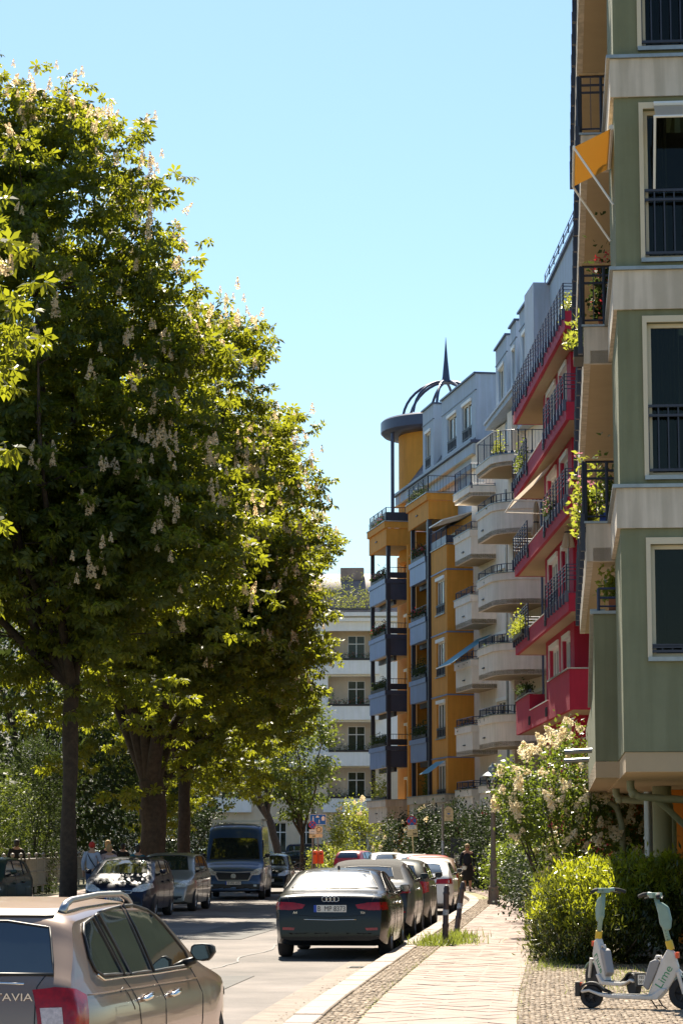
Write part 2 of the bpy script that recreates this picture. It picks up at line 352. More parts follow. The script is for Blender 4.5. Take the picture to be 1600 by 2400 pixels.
# pavement slabs: square plates laid on the diagonal, nearest ones single
KL = [p for p in KR]
def along(Y):   # right-kerb point and tangent at given Y
    for a, b in zip(KL[:-1], KL[1:]):
        if a.y <= Y <= b.y:
            t = (Y - a.y) / (b.y - a.y); return a.lerp(b, t), (b - a).normalized()
def slab_field():
    rnd = random.Random(7); D = 0.50; h = D / 2; W0, W1 = 0.70, 2.24; g = 0.004
    cells = []; s = 10.0; row = 0
    while s < 104:
        p, t = along(s); n = Vector((t.y, -t.x, 0)); k = 0
        off = 0 if row % 2 == 0 else h
        c = W0 + off
        while c <= W1 + 0.01:
            poly = [(c - h, 0), (c, -h), (c + h, 0), (c, h)]
            # clip to strip
            def clip(P, lo, keep_gt):
                out = []
                for i in range(len(P)):
                    a, b = P[i], P[(i + 1) % len(P)]; ia = (a[0] > lo) == keep_gt; ib = (b[0] > lo) == keep_gt
                    if ia: out.append(a)
                    if ia != ib:
                        u = (lo - a[0]) / (b[0] - a[0]); out.append((lo, a[1] + u * (b[1] - a[1])))
                return out
            poly = clip(clip(poly, W0 + 0.004, True), W1, False)
            if len(poly) >= 3:
                cx = sum(q[0] for q in poly) / len(poly); cy = sum(q[1] for q in poly) / len(poly)
                sh = 1 - 2 * g / h
                P = [(cx + (q[0] - cx) * sh, cy + (q[1] - cy) * sh) for q in poly]
                dz = HK + rnd.uniform(-0.003, 0.003); tx, ty = rnd.uniform(-0.010, 0.010), rnd.uniform(-0.010, 0.010)
                top = [p + n * a + t * b + Vector((0, 0, dz + (a - cx) * tx + (b - cy) * ty)) for a, b in P]
                cells.append((s, top, rnd.random() < 0.3))
            c += D
        s += h; row += 1
    big = MB(); cnt = 0
    for s, top, dk in cells:
        m = MB() if (s >= 24 and cnt < 295) else big; n = len(top)
        m.add([tuple(q) for q in top] + [(q.x, q.y, HK - 0.05) for q in top], [tuple(range(n))] + [(i, n + i, n + (i + 1) % n, (i + 1) % n) for i in range(n)])
        if m is not big: m.build('paving_slab', 'slab_dark' if dk else 'slab', bed)
        cnt += (s >= 24)
    tag(big.build('paving_slabs', 'slab', bed), kind='stuff')
slab_field()
# small cobble mosaic beside the slabs (stuff)
def mosaic(name, w0, w1, s0, s1, size, seed, parent, skip=None):
    rnd = np.random.default_rng(seed); V = []; F = []; R_ = []
    ss = np.arange(s0, s1, size)
    for s in ss:
        p, t = along(float(s)); n = Vector((t.y, -t.x, 0))
        for w in np.arange(w0 + size / 2, w1, size):
            if skip and skip(w, s): continue
            a = 0.42 * size * rnd.uniform(0.7, 1.12); b = 0.42 * size * rnd.uniform(0.7, 1.12); dx, dy = rnd.normal(size=2) * size * 0.15; th = rnd.normal() * 0.4
            c, q = math.cos(th), math.sin(th); z = HK + rnd.normal() * 0.002; k = len(V)
            tl = rnd.normal(size=2) * 0.03
            for (u, v) in ((-a, -b), (a, -b), (a, b), (-a, b)):
                x = w + dx + u * c - v * q; y = dy + u * q + v * c; P = p + n * x + t * y
                V.append((P.x, P.y, z + u * tl[0] + v * tl[1]))
            for (u, v) in ((-a, -b), (a, -b), (a, b), (-a, b)):
                u *= 1.12; v *= 1.12; x = w + dx + u * c - v * q; y = dy + u * q + v * c; P = p + n * x + t * y; V.append((P.x, P.y, HK - 0.016))
            F += [(k, k+1, k+2, k+3), (k, k+4, k+5, k+1), (k+1, k+5, k+6, k+2), (k+2, k+6, k+7, k+3), (k+3, k+7, k+4, k)]
    o = raw_mesh(name, np.array(V), np.array(F), 'cobble', parent); return tag(o, kind='stuff')
mosaic('mosaic_cobbles', 0.31, 0.69, 12, 78, 0.062, 3, bed)
mosaic('mosaic_cobbles', 2.25, 4.6, 20, 36, 0.058, 5, bed)
mosaic('mosaic_cobbles', 2.25, 2.7, 36, 78, 0.085, 6, bed)
# front garden soil
SK = [p for p in KR[:NK] if p.y > 34]
ribbon('garden_soil', offset_line(SK, 2.62), offset_line(SK, 12), HK - 0.008, 'soil')
# ------------------------------------------------------------------ building helpers (T: x along the facade, y outwards, z up)
def rot_face(T, x, y, ang): return T @ Matrix.Translation((x, y, 0)) @ Matrix.Rotation(ang, 4, 'Z')
def window(T, root, x0, x1, z0, z1, y, mull=2, frame_m='white_frame', box=0.0, sill=None, transom=False, fw=0.065, pane='glass', rail=0.0):
    """a window set in a hole; y is the wall face"""
    o = root.location; m = MB(T); d0, d1 = y - 0.16, y - 0.09; zt = z1 - box
    m.box(x0, x0 + fw, d0, d1, z0, zt); m.box(x1 - fw, x1, d0, d1, z0, zt); m.box(x0 + fw, x1 - fw, d0, d1, z0, z0 + fw); m.box(x0 + fw, x1 - fw, d0, d1, zt - fw, zt)
    for i in range(1, mull):
        xm = x0 + (x1 - x0) * i / mull; m.box(xm - fw * .6, xm + fw * .6, d0 + .002, d1 + .01, z0 + fw, zt - fw)
    if transom: zm = z0 + (zt - z0) * 0.68; m.box(x0 + fw, x1 - fw, d0 + .004, d1 + .014, zm - fw * .6, zm + fw * .6)
    w = m.build('window', frame_m, root, origin=o)
    p = MB(T); p.box(x0 + fw * .5, x1 - fw * .5, d0 + .02, d0 + .035, z0 + fw * .5, zt - fw * .5); p.build('pane', pane, w, origin=o)
    if box: b = MB(T); b.box(x0 - .02, x1 + .02, y - .14, y + .06, z1 - box, z1); b.build('shutter_box', 'white_frame', w, origin=o)
    if sill: b = MB(T); b.box(x0 - .06, x1 + .06, y - .15, y + .07, z0 - .06, z0 - .003); b.build('sill', sill, w, origin=o)
    if rail:
        b = MB(T); n = max(3, int((x1 - x0) / .13))
        for i in range(n + 1): xx = x0 + (x1 - x0) * i / n; b.box(xx - .01, xx + .01, y - .02, y + .0, z0 + .06, z0 + rail)
        for zz in (z0 + .06, z0 + rail * .86, z0 + rail): b.box(x0 - .05, x1 + .05, y - .03, y + .012, zz, zz + .035)
        b.build('railing', 'steel_dark', w, origin=o)
    return w
def railing(T, parent, o, pts, z, h, m='steel_blue', bars=0.13, rails=(1.0,), post=1.3, plate=0.0, r=0.018, panel=0.0):
    """railing along a polyline of local (x,y) points"""
    b = MB(T)
    for (ax, ay), (bx, by) in zip(pts[:-1], pts[1:]):
        L = math.hypot(bx - ax, by - ay); ux, uy = (bx - ax) / L, (by - ay) / L
        P = lambda t, zz: (ax + ux * t, ay + uy * t, zz)
        for k in rails: b.cyl(P(0, z + h * k), P(L, z + h * k), r, n=5)
        b.cyl(P(0, z + .08), P(L, z + .08), r * .8, n=5)
        if bars:
            n = max(1, int(L / bars))
            for i in range(1, n): b.cyl(P(L * i / n, z + .08), P(L * i / n, z + h * min(rails[-1], 1)), .008, n=4)
        n = max(1, round(L / post))
        for i in range(n + 1):
            b.cyl(P(L * i / n, z - .02), P(L * i / n, z + h), .026, n=6)
            if plate:
                c = P(L * i / n, z); nx, ny = -uy, ux
                hh = .06; b.add([(c[0] + ux * a + nx * d, c[1] + uy * a + ny * d, zz) for zz in (z - plate, z + .12) for (a, d) in ((-hh, -.02), (hh, -.02), (hh, .05), (-hh, .05))],
                                [(0, 3, 2, 1), (4, 5, 6, 7), (0, 1, 5, 4), (1, 2, 6, 5), (2, 3, 7, 6), (3, 0, 4, 7)])
        if panel:
            nx, ny = -uy * .012, ux * .012
            b.add([(ax - nx, ay - ny, z + .05), (bx - nx, by - ny, z + .05), (bx + nx, by + ny, z + .05), (ax + nx, ay + ny, z + .05),
                   (ax - nx, ay - ny, z + panel), (bx - nx, by - ny, z + panel), (bx + nx, by + ny, z + panel), (ax + nx, ay + ny, z + panel)],
                  [(0, 3, 2, 1), (4, 5, 6, 7), (0, 1, 5, 4), (1, 2, 6, 5), (2, 3, 7, 6), (3, 0, 4, 7)])
    return b.build('railing', m, parent, origin=o)
def strip_prism(T, poly, z0, z1): m = MB(T); m.prism(poly, z0, z1, 'z'); return m
def part(mb, name, m, root, smooth=False, angle=None): return mb.build(name, m, root, smooth=smooth, angle=angle, origin=(root.location if root.parent is None else root.parent.location))
FL = [3.0, 5.88, 8.85, 11.8, 14.78, 17.66]
# ================================================================== 1. the green building (nearest, right edge)
def green_building():
    T = frame(3.80, 32.7, 0.0895, 1.0); root = thing('apartment_building', 'sage green apartment building with cream balconies, nearest on the right edge', 'building', (6.5, 38, 0)); o = root.location
    GF = [3.05, 6.08, 9.12, 12.15, 15.2, 18.2]; E0 = -6.0; TN = rot_face(T, 0, 0, -math.pi / 2)      # near end face: local x = to the right? handled below
    # end wall facing the camera, with one window opening per floor. TN: x -> -T.y (to the right), y -> +T.x reversed
    TN = T @ Matrix(((0, -1, 0, 0), (-1, 0, 0, 0), (0, 0, 1, 0), (0, 0, 0, 1)))                         # (u,v): T.x=-v, T.y=-u
    holes = []
    for k, z in enumerate(GF[:5]):
        z0, z1 = (4.32, 5.86) if k == 0 else (z + 0.72, z + 2.86); holes.append((0.40, 2.3, z0, z1)); holes.append((3.3, 5.2, z0, z1))
    m = MB(TN); m.wall(0, 6.0, GF[0], 18.2, -0.30, 0.0, holes); m.v and part(m, 'end_wall', 'green_plaster', root)
    for k, h in enumerate(holes):
        w = window(TN, root, h[0] + .004, h[1] - .004, h[2] + .004, h[3] - .004, 0.0, 1, 'cream_frame', sill='zinc', fw=0.055, pane='curtain' if k % 3 == 1 else 'glass', rail=(0.14 if k < 2 else 0.95))
        b = MB(TN); zt = h[3] - .01
        b.box(h[0] - .12, h[1] + .12, .002, .05, h[2], zt + .14) if False else None
        b.box(h[0] - .06, h[0], .002, .03, h[2], zt + .10); b.box(h[1], h[1] + .06, .002, .03, h[2], zt + .10); b.box(h[0], h[1], .002, .03, zt + .01, zt + .10)
        b.build('surround', 'cream_frame', w, origin=o)
        for ch in w.children:
            if ch.name.startswith('pane'): ch.data.materials[0] = M('window_glass')
        for (c0, c1) in ((h[0] + .05, h[0] + .22 + .12 * (k % 3)), (h[1] - .5, h[1] - .05)):
            b = MB(TN); n = 24; b.add([(c0 + (c1 - c0) * i / n, -.42 + .04 * math.sin(i * 1.9 + k), zz) for zz in (h[2], h[3]) for i in range(n + 1)], [(i, i + 1, n + 2 + i, n + 1 + i) for i in range(n)]); b.build('curtain', 'curtain_cloth', w, origin=o)
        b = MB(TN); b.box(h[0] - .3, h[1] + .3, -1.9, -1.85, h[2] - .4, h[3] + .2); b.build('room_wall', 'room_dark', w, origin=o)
    # side wall of the bay
    sh = []
    m = MB(T); m.wall(0.30, 3.6, GF[0], 18.2, -0.30, -0.006, sh); part(m, 'bay_side_wall', 'green_plaster', root)
    for z in GF[1:]:
        b = MB(T); b.prism([(-0.05, -6.0), (-0.05, 0.05), (3.6, 0.05), (3.6, -0.2), (-0.02, -0.2), (-0.02, -6.0)][::-1], z, z + 0.55, 'z'); f = part(b, 'cream_band', 'cream', root)
        c = MB(T); c.prism([(-0.10, -6.0), (-0.10, 0.10), (3.6, 0.10), (3.6, -0.2), (-0.03, -0.2), (-0.03, -6.0)][::-1], z + 0.552, z + 0.60, 'z'); part(c, 'ledge', 'zinc', f)
    # soffit of the bay
    b = MB(T); b.box(0.02, 16.3, -5.9, -0.02, GF[0] - 0.02 - .25, GF[0] - .006); part(b, 'soffit', 'soffit', root)
    # recessed street wall behind the balconies
    holes = [(x, x + 1.6, z + 0.1, z + 2.4) for z in GF[:5] for x in (4.6, 8.0, 11.4)]
    m = MB(T); m.wall(3.6, 16.3, GF[0], 18.2, -1.55, -1.25, holes); part(m, 'loggia_wall', 'green_plaster', root)
    for h in holes: window(T, root, *h, -1.25, 2, 'cream_frame')
    b = MB(T); b.box(16.3, 16.6, -6, .1, GF[0], 18.2); part(b, 'party_wall', 'cream', root)
    b = MB(T); b.box(-.15, 16.7, -6.2, .15, 18.2, 18.5); part(b, 'roof', 'roof_slate', root)
    # balconies
    for k, z in enumerate(GF[:5]):
        y1 = 0.33 if k == 0 else 0.42; x0, x1 = 3.6, 16.3
        if k == 0:
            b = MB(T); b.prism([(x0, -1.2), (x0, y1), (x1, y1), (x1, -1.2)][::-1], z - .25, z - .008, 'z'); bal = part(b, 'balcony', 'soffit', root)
            b = MB(T); b.box(x0, x0 + .16, -.30, y1, z, z + 2.2); b.box(x0 + .16, x1, y1 - .16, y1, z - .24, z + 1.05); part(b, 'parapet', 'green_plaster', bal)
            b = MB(T); b.box(x0 - .05, x0 + .2, -.3, y1 + .05, z + 2.203, z + 2.25); b.prism([(x0 + .2, z + 2.25), (x0 + .2, z + 2.3), (x0 + 4.5, z + 1.10), (x0 + 4.5, z + 1.05)], y1 - .18, y1 + .05, 'y'); part(b, 'coping', 'zinc', bal)
            b = MB(T); b.prism([(x0 + .16, z + 1.05), (x0 + .16, z + 2.24), (x0 + 4.4, z + 1.05)], y1 - .15, y1 - .01, 'y'); part(b, 'raked_parapet', 'green_plaster', bal)
            for xx in (7.2, 11.5): b = MB(T); b.cyl((xx, y1 - .1, z + .3), (xx, y1 + .45, z + .27), .04, n=8); part(b, 'water_spout', 'zinc', bal)
            railing(T, bal, o, [(x0 + .1, -.2), (x0 + .1, y1 - .08)], z + 2.25, .35, bars=0, rails=(1, .6), post=.5)
        else:
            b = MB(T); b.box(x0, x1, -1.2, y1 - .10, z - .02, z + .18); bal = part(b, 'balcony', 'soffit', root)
            b = MB(T); b.box(x0, x1, y1 - .10, y1, z - .024, z + .55); b.box(x0, x0 + .10, -.25, y1 - .10, z - .024, z + .55); part(b, 'fascia', 'cream', bal)
            b = MB(T); b.box(x0 - .03, x1, y1 - .13, y1 + .03, z + .552, z + .585); b.box(x0 - .03, x0 + .13, -.25, y1 - .13, z + .552, z + .585); part(b, 'ledge', 'zinc', bal)
            railing(T, bal, o, [(x0 + .06, -.22), (x0 + .06, y1 + .0)], z + .585, .92, 'steel_dark', bars=.14, rails=(.72, .85, 1.0), post=.32, r=.02)
            b = MB(T); b.box(x0 + .02, x0 + .1, -.25, y1 + .02, z + 1.52, z + 1.55); part(b, 'handrail', 'wood', bal)
            railing(T, bal, o, [(x0 + .06, y1 + .035), (x1 - .06, y1 + .035)], z + .585, .92, 'steel_dark', bars=0, rails=(.72, .85, 1.0), post=1.15, plate=.45, r=.02, panel=.5)
    # ground floor: recessed wall with windows, arcade columns, pipes, orange cross wall
    holes = [(2.0 + 2.6 * i, 3.9 + 2.6 * i, .7, 2.5) for i in range(5)]
    m = MB(T); m.wall(-.5, 15.5, 0.05, GF[0] - .275, -1.65, -1.35, holes); part(m, 'ground_wall', 'sage', root)
    for h in holes: window(T, root, *h, -1.35, 3, 'cream_frame', transom=True)
    b = MB(T); b.box(15.5, 15.8, -6, -.25, .05, GF[0] - .275); part(b, 'cross_wall', 'orange_wall', root)
    b = MB(T); b.box(10.6, 10.85, -1.34, -1.0, .05, GF[0] - .275); part(b, 'orange_pier', 'orange_wall', root)
    b = MB(T); b.cyl((7.9, -.82, .05), (7.9, -.82, GF[0] - .275), .16, n=20); part(b, 'column', 'green_plaster', root, True, 40)
    b = MB(T); b.cyl((8.6, -.62, .05), (8.6, -.62, GF[0] - .35), .075, n=14); b.cyl((8.6, -.62, 1.9), (8.6, -.62, 1.95), .09, n=14); part(b, 'downpipe', 'zinc', root, True, 40)
    def pipe(pts, r=.06):
        b = MB(T); b.tube(pts, r, 10); 
        for p in pts[2::3]: b.sphere(p, r * 1.25, 8, 5)
        part(b, 'drain_pipe', 'pipe_green', root, True, 50)
    zz = GF[0] - .28
    pipe([(4.2, -.20, zz), (4.2, -.20, zz - .12), (4.2, -.24, zz - .19), (4.2, -.34, zz - .24), (4.2, -.7, zz - .27), (4.2, -1.3, zz - .3), (4.2, -1.34, zz - .3)], .06)
    pipe([(4.2, -.55, zz - .26), (4.3, -.75, zz - .42), (4.5, -1.1, zz - .75), (4.6, -1.34, zz - .95)], .05)
    pipe([(9.4, -.10, zz), (9.4, -.10, zz - .1), (9.4, -.16, zz - .18), (9.4, -.45, zz - .2), (9.4, -.85, zz - .22), (9.4, -1.0, zz - .3), (9.4, -1.06, zz - .5), (9.4, -1.06, .3), (9.4, -1.06, .1)], .065)
    pipe([(13.5, .0, zz), (13.5, -.05, zz - .15), (13.5, -.2, zz - .25), (13.5, -.3, zz - .6), (13.5, -.3, .3), (13.5, -.3, .1)], .06)
    # dropped awnings
    def awning(TT, x0, x1, y1, zt, zo, m, name='awning', arm=.85):
        a = MB(TT); n = 6
        for i in range(n): pass
        a.add([(x0, .03, zt), (x1, .03, zt), (x1, y1, zo), (x0, y1, zo), (x0, .03, zt - .006), (x1, .03, zt - .006), (x1, y1, zo - .006), (x0, y1, zo - .006)], [(0, 1, 2, 3), (7, 6, 5, 4), (0, 4, 5, 1), (2, 6, 7, 3), (1, 5, 6, 2), (3, 7, 4, 0)])
        w = part(a, name, m, root)
        b = MB(TT); b.cyl((x0 - .03, y1, zo), (x1 + .03, y1, zo), .02, n=8); b.cyl((x0, .03, zt + .02), (x1, .03, zt + .02), .04, n=8)
        for x in (x0 - .01, x1 + .01): b.cyl((x, y1, zo - .01), (x, .02, zo - arm), .018, n=6)
        part(b, 'awning_frame', 'white_frame', w)
    awning(T, .35, 2.4, .56, 11.82, 11.56, 'awning_orange')
    awning(TN, .55, 2.2, .62, 12.02, 11.68, 'awning_cream')
    return root
green_building()
# ================================================================== 2. the red building
def red_building():
    T = frame(6.88, 73.1, -.38, 17.2); root = thing('apartment_building', 'crimson red apartment building with long stepped balcony bands and dark railings', 'building', (10, 80, 0)); o = root.location
    F = [5.87, 8.85, 11.8, 14.75, 17.6]; X0, X1 = 0.0, 17.25; WY = -.55; LY = -1.9
    # window wall between the loggias (x 4 .. 11.4); its near end is a red pier
    holes = []
    for z in [2.9] + F[:4]:
        holes += [(4.35, 6.25, z + .64, z + 2.76), (7.65, 10.2, z + .64, z + 2.76)]
    m = MB(T); m.wall(3.6, 11.4, 0.05, 17.6, WY - .3, WY, holes); part(m, 'window_wall', 'red', root)
    for h in holes:
        w = window(T, root, h[0] + .003, h[1] - .003, h[2] + .003, h[3] - .003, WY, 3, box=.18, rail=.0, fw=.09)
        b = MB(T); b.tube([(h[1] + .1, WY + .05, h[3]), (h[1] + .1, WY + .05, h[2] + .5), (h[1] - .15, WY + .05, h[2] + .1)], .022, 6); b.build('awning_arm', 'white_frame', w, origin=o)
    b = MB(T); b.box(3.3, 3.6, LY, WY - .002, .05, 17.55); part(b, 'red_pier', 'red', root)
    b = MB(T); b.box(11.4, 11.7, LY, WY - .002, .05, 17.55); part(b, 'red_pier', 'red', root)
    # back wall of the loggias
    holes = [(x, x + w_, z + .15, z + 2.35) for z in [2.9] + F[:4] for x, w_ in ((-4.5, 1.6), (.9, 1.5), (12.6, 1.6))]
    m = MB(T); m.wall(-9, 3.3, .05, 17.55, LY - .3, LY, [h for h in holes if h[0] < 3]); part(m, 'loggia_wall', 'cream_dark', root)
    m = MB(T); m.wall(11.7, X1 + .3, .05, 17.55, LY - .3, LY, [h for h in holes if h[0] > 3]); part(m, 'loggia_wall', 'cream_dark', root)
    for h in holes: window(T, root, *h, LY, 2)
    for k, z in enumerate(F):
        b = MB(T); b.box(X0 + .01, X1 - .01, LY, -.13, z + .0, z + .2); bal = part(b, 'balcony', 'soffit', root)
        if k == 0: hs = 1.22; segs = [(X0, 5.9), (12.2, X1)]
        else: hs = .55; segs = [(X0, 6.1), (12.0, X1)]
        # continuous band
        b = MB(T); hb = hs if k else .62
        if k == 0:
            b.box(X0 + .12, 5.9, -.12, 0, z - .006, z + hs); b.box(5.9, 12.2, -.12, 0, z - .006, z + .62); b.box(12.2, X1, -.12, 0, z - .006, z + hs)
            b.box(X0, X0 + .12, -1.9, 0, z - .006, z + hs); b.box(5.78, 5.9, -.55, -.12, z + .2, z + hs - .01); b.box(12.2, 12.32, -.55, -.12, z + .2, z + hs - .01); b.box(X1 - .12, X1, -1.9, -.121, z - .006, z + hs)
        else:
            b.box(X0 + .12, X1, -.12, 0, z - .006, z + hb); b.box(X0, X0 + .12, -1.9, 0, z - .006, z + hb); b.box(X1 - .12, X1, -1.9, -.121, z - .006, z + hb)
        part(b, 'parapet', 'red', bal)
        b = MB(T); b.box(6.1, 12.0, -.15, .03, z + (.622 if k == 0 else hb + .002), z + (.65 if k == 0 else hb + .03)); part(b, 'coping', 'white_frame', bal)
        b = MB(T); b.box(6.1, 12.0, WY, -.125, z + .19, z + (.6 if k == 0 else hb - .02)); part(b, 'band_core', 'red', bal)
        if k == 0:
            b = MB(T); b.box(X0 - .04, 6.0, -.2, .05, z + hs + .002, z + hs + .045); b.box(X0 - .04, X0 + .18, -1.9, -.2, z + hs + .002, z + hs + .045); b.box(12.1, X1, -.2, .05, z + hs + .002, z + hs + .045); part(b, 'coping', 'zinc', bal)
            railing(T, bal, o, [(12.2, -.05), (X1, -.05)], z + hs + .045, .12, bars=0)
        else:
            top = (k == len(F) - 1)
            railing(T, bal, o, [(X0 + .05, -1.8), (X0 + .05, .04), (6.1 if not top else 16.8, .04)], z + hb - .05, .93, bars=0 if not top else 0, rails=(.5, .64, .78, .9, 1.0), post=.85, plate=.22, r=.013)
            railing(T, bal, o, [(6.3, -.5), (7.5, -.5)] if False else [(7.6, WY + .06), (10.25, WY + .06)], z + hb + .05, .85, bars=.14, rails=(.7, .85, 1.0), post=1.3)
            if not top: railing(T, bal, o, [(12.0, .04), (X1 - .05, .04), (X1 - .05, -1.8)], z + hb - .05, .93, bars=0, rails=(.5, .64, .78, .9, 1.0), post=.85, plate=.22, r=.016)
        for s in ((2.0, 12.9)): 
            b = MB(T); b.cyl((s, -1.2, z - 2.7), (s, -1.2, z - .002), .055, n=8); part(b, 'downpipe', 'steel_blue', root)
        for x in (6.3, 11.9):
            for xx in (x, x + .25): b = MB(T); b.box(xx, xx + .07, -.01, .05, z + .12, z + .42); part(b, 'drain_slot', 'steel_dark', root)
    # set-back attic
    b = MB(T); b.box(-9, 21.2, -6, -1.9, 17.6, 21.3); b.box(-9, 21.2, -6, -1.86, 21.3, 23.9); part(b, 'attic', 'paleblue', root)
    b = MB(T); b.box(-9.2, 21.4, -6.2, -1.75, 23.9, 24.02); part(b, 'attic_roof', 'steel_blue', root)
    railing(T, root, o, [(-8, -1.7), (21.2, -1.7)], 24.02, .35, bars=0, rails=(.5, 1.0), post=1.6)
    b = MB(T); b.box(-9.3, 17.4, -6.4, LY - .31, .05, 17.55); part(b, 'core', 'cream_dark', root)
    # cream awning hanging from the third band
    a = MB(T); z = F[3] - .1; a.add([(7.3, -.45, z), (10.4, -.45, z), (10.4, .95, z - 1.35), (7.3, .95, z - 1.35)], [(0, 1, 2, 3)]); w = part(a, 'awning', 'awning_cream', root)
    b = MB(T); b.cyl((7.3, .95, z - 1.36), (10.4, .95, z - 1.36), .03, n=6)
    for x in (7.32, 10.38): b.cyl((x, .95, z - 1.36), (x, -.5, z - 1.4), .02, n=6)
    part(b, 'awning_frame', 'white_frame', w)
    return root
red_building()
# ================================================================== 3. the cream building with box and round balconies
def cream_building():
    root = thing('apartment_building', 'cream apartment building with rounded balconies between the red and yellow ones', 'building', (9, 106, 0)); o = root.location
    T = frame(9.05, 98.2, -.175, .985); F = [3.0] + [5.88, 8.85, 11.8, 14.78, 17.66]
    # street wall
    holes = []
    for z in F[:-1]: holes += [(9.6, 11.6, z + .75, z + 2.5), (3.2, 4.8, z + .3, z + 2.5)]
    m = MB(T); m.wall(-5, 16.3, .05, 20.7, -.30, 0, holes); part(m, 'wall', 'white_plaster', root)
    for h in holes: window(T, root, *h, 0, 3, box=.16, rail=0)
    b = MB(T); b.box(5.9, 6.7, .002, .62, .05, 20.6); part(b, 'pier', 'white_plaster', root)
    b = MB(T); b.cyl((9.1, .12, .05), (9.1, .12, 17.6), .06, n=8); part(b, 'downpipe', 'zinc', root)
    b = MB(T); b.cyl((1.5, .5, 2), (1.5, .5, 17.6), .05, n=8); part(b, 'downpipe', 'steel_blue', root)
    TB = frame(5.90, 109.5, -.175, .985)
    def balcony(poly, z, T_, h=1.30, lip=.30, rail=.35, tall=False):
        """poly: outer outline (open polyline) in local xy; the balcony closes straight across its ends"""
        cx = sum(p[0] for p in poly) / len(poly); cy = sum(p[1] for p in poly) / len(poly)
        hh = .45 if tall else h
        def off(P, d):
            out = []
            for i, p in enumerate(P):
                a = Vector(P[max(i - 1, 0)]); b_ = Vector(P[min(i + 1, len(P) - 1)]); t = (b_ - a).normalized(); out.append((p[0] - t.y * d, p[1] + t.x * d))
            return out
        s = MB(T_); s.prism(poly, z, z + .2, 'z'); bal = part(s, 'balcony', 'soffit', root)
        def shell(P, Q, z0, z1, name, m):
            n = len(P); s = MB(T_); vs = [(*p, z0) for p in P] + [(*p, z1) for p in P] + [(*q, z0) for q in Q] + [(*q, z1) for q in Q]; fs = []
            for i in range(n - 1): fs += [(i, i+1, n+i+1, n+i), (2*n+i+1, 2*n+i, 3*n+i, 3*n+i+1), (n+i, n+i+1, 3*n+i+1, 3*n+i), (i+1, i, 2*n+i, 2*n+i+1)]
            fs += [(0, n, 3*n, 2*n), (n-1, 3*n-1, 4*n-1, 2*n-1)]
            s.add(vs, fs); return part(s, name, m, bal, True, 35)
        inn = off(poly, .14)
        shell(poly, inn, z - .005, z + hh - lip, 'parapet', 'white_plaster'); shell(off(poly, -.07), inn, z + hh - lip + .002, z + hh, 'upper_parapet', 'white_plaster')
        shell(off(poly, -.10), off(poly, .16), z + hh + .002, z + hh + .04, 'coping', 'zinc')
        railing(T_, bal, o, off(poly, .03), z + hh + .04, 1.0 if tall else rail, bars=.13, rails=(1.0,), post=1.2, plate=.15 if tall else 0)
        d = poly[len(poly) // 2 - 1]
        return bal
    boxp = [(3.3, -1.1), (3.3, 0), (0, 0), (-.15, -1.15)]
    for i, z in enumerate(F):
        bal = balcony(boxp, z, TB, tall=(i == 5))
        b = MB(TB); b.box(1.4, 1.75, .005, .06, z + .42, z + .47); part(b, 'drain_slot', 'steel_dark', bal)
        if i < 5: b = MB(TB); b.box(0.0, .25, -1.14, -.9, z + 1.2, F[min(i + 1, 5)] - .01); 
    rp = [(5.0, -2.0), (5.0, 0.0), (2.2, 0.0)]
    for a in range(1, 9): t = R(90 * a / 8); rp.append((2.2 - 1.5 * math.sin(t), -1.5 + 1.5 * math.cos(t) * 1.0))
    rp += [(.7, -2.8)]
    TR = frame(6.62, 99.4, -.14, .99)
    for i, z in enumerate(F):
        bal = balcony(rp, z, TR, tall=(i == 5))
        b = MB(TR); b.box(3.7, 4.05, .005, .06, z + .42, z + .47); part(b, 'drain_slot', 'steel_dark', bal)
    b = MB(T); b.box(-5, 16.3, -8, -.31, .05, 20.7); part(b, 'core', 'cream', root)
    # attic with dormers
    TD = frame(7.82, 96.8, -.82, 11.2); T2 = TD
    b = MB(T2); b.box(-2.4, 13.4, -8.2, .22, 20.78, 21.0); b.box(-2.4, 13.4, -8.2, .30, 21.0, 21.12); part(b, 'eaves', 'paleblue', root)
    b = MB(T2); b.box(-2.4, 13.2, -2.4, -.35, 19.7, 20.70); part(b, 'frieze', 'paleblue', root)
    b = MB(T2); b.prism([(.1, 21.12), (-1.2, 23.2), (-8, 23.6), (-8, 21.12)], -2.2, 13.2, 'x'); part(b, 'mansard_roof', 'roof_slate', root)
    def dormer(x0, x1, y, zt, holes):
        b = MB(T2); b.wall(x0, x1, 21.14, zt, y - .3, y, holes); b.box(x0, x0 + .25, -5, y - .301, 21.14, zt - .002); b.box(x1 - .25, x1, -5, y - .301, 21.14, zt - .002); b.box(x0 + .25, x1 - .25, -5, y - .301, zt - .2, zt - .003); d = part(b, 'dormer', 'paleblue', root)
        b = MB(T2); b.box(x0 - .08, x1 + .08, -5.1, y + .1, zt, zt + .08); part(b, 'dormer_cap', 'steel_blue', d)
        b = MB(T2); b.box(x0 - .03, x1 + .03, y - .05, y + .03, zt - .75, zt - .70); part(b, 'dormer_band', 'steel_blue', d)
        for h in holes: window(T2, root, *h, y, 2, box=.14)
    dormer(7.7, 11.2, 0, 24.07, [(8.6, 10.3, 21.5, 23.1)])
    dormer(4.7, 6.4, 0.02, 24.07, [(5.1, 5.9, 21.5, 23.1)])
    dormer(.1, 3.6, 0.04, 24.1, [(1.0, 2.8, 21.5, 23.1)])
    b = MB(T2); b.box(-2.7, -.3, -8, .4, 19.7, 24.0); part(b, 'gable_block', 'paleblue', root)
    return root
cream_building()
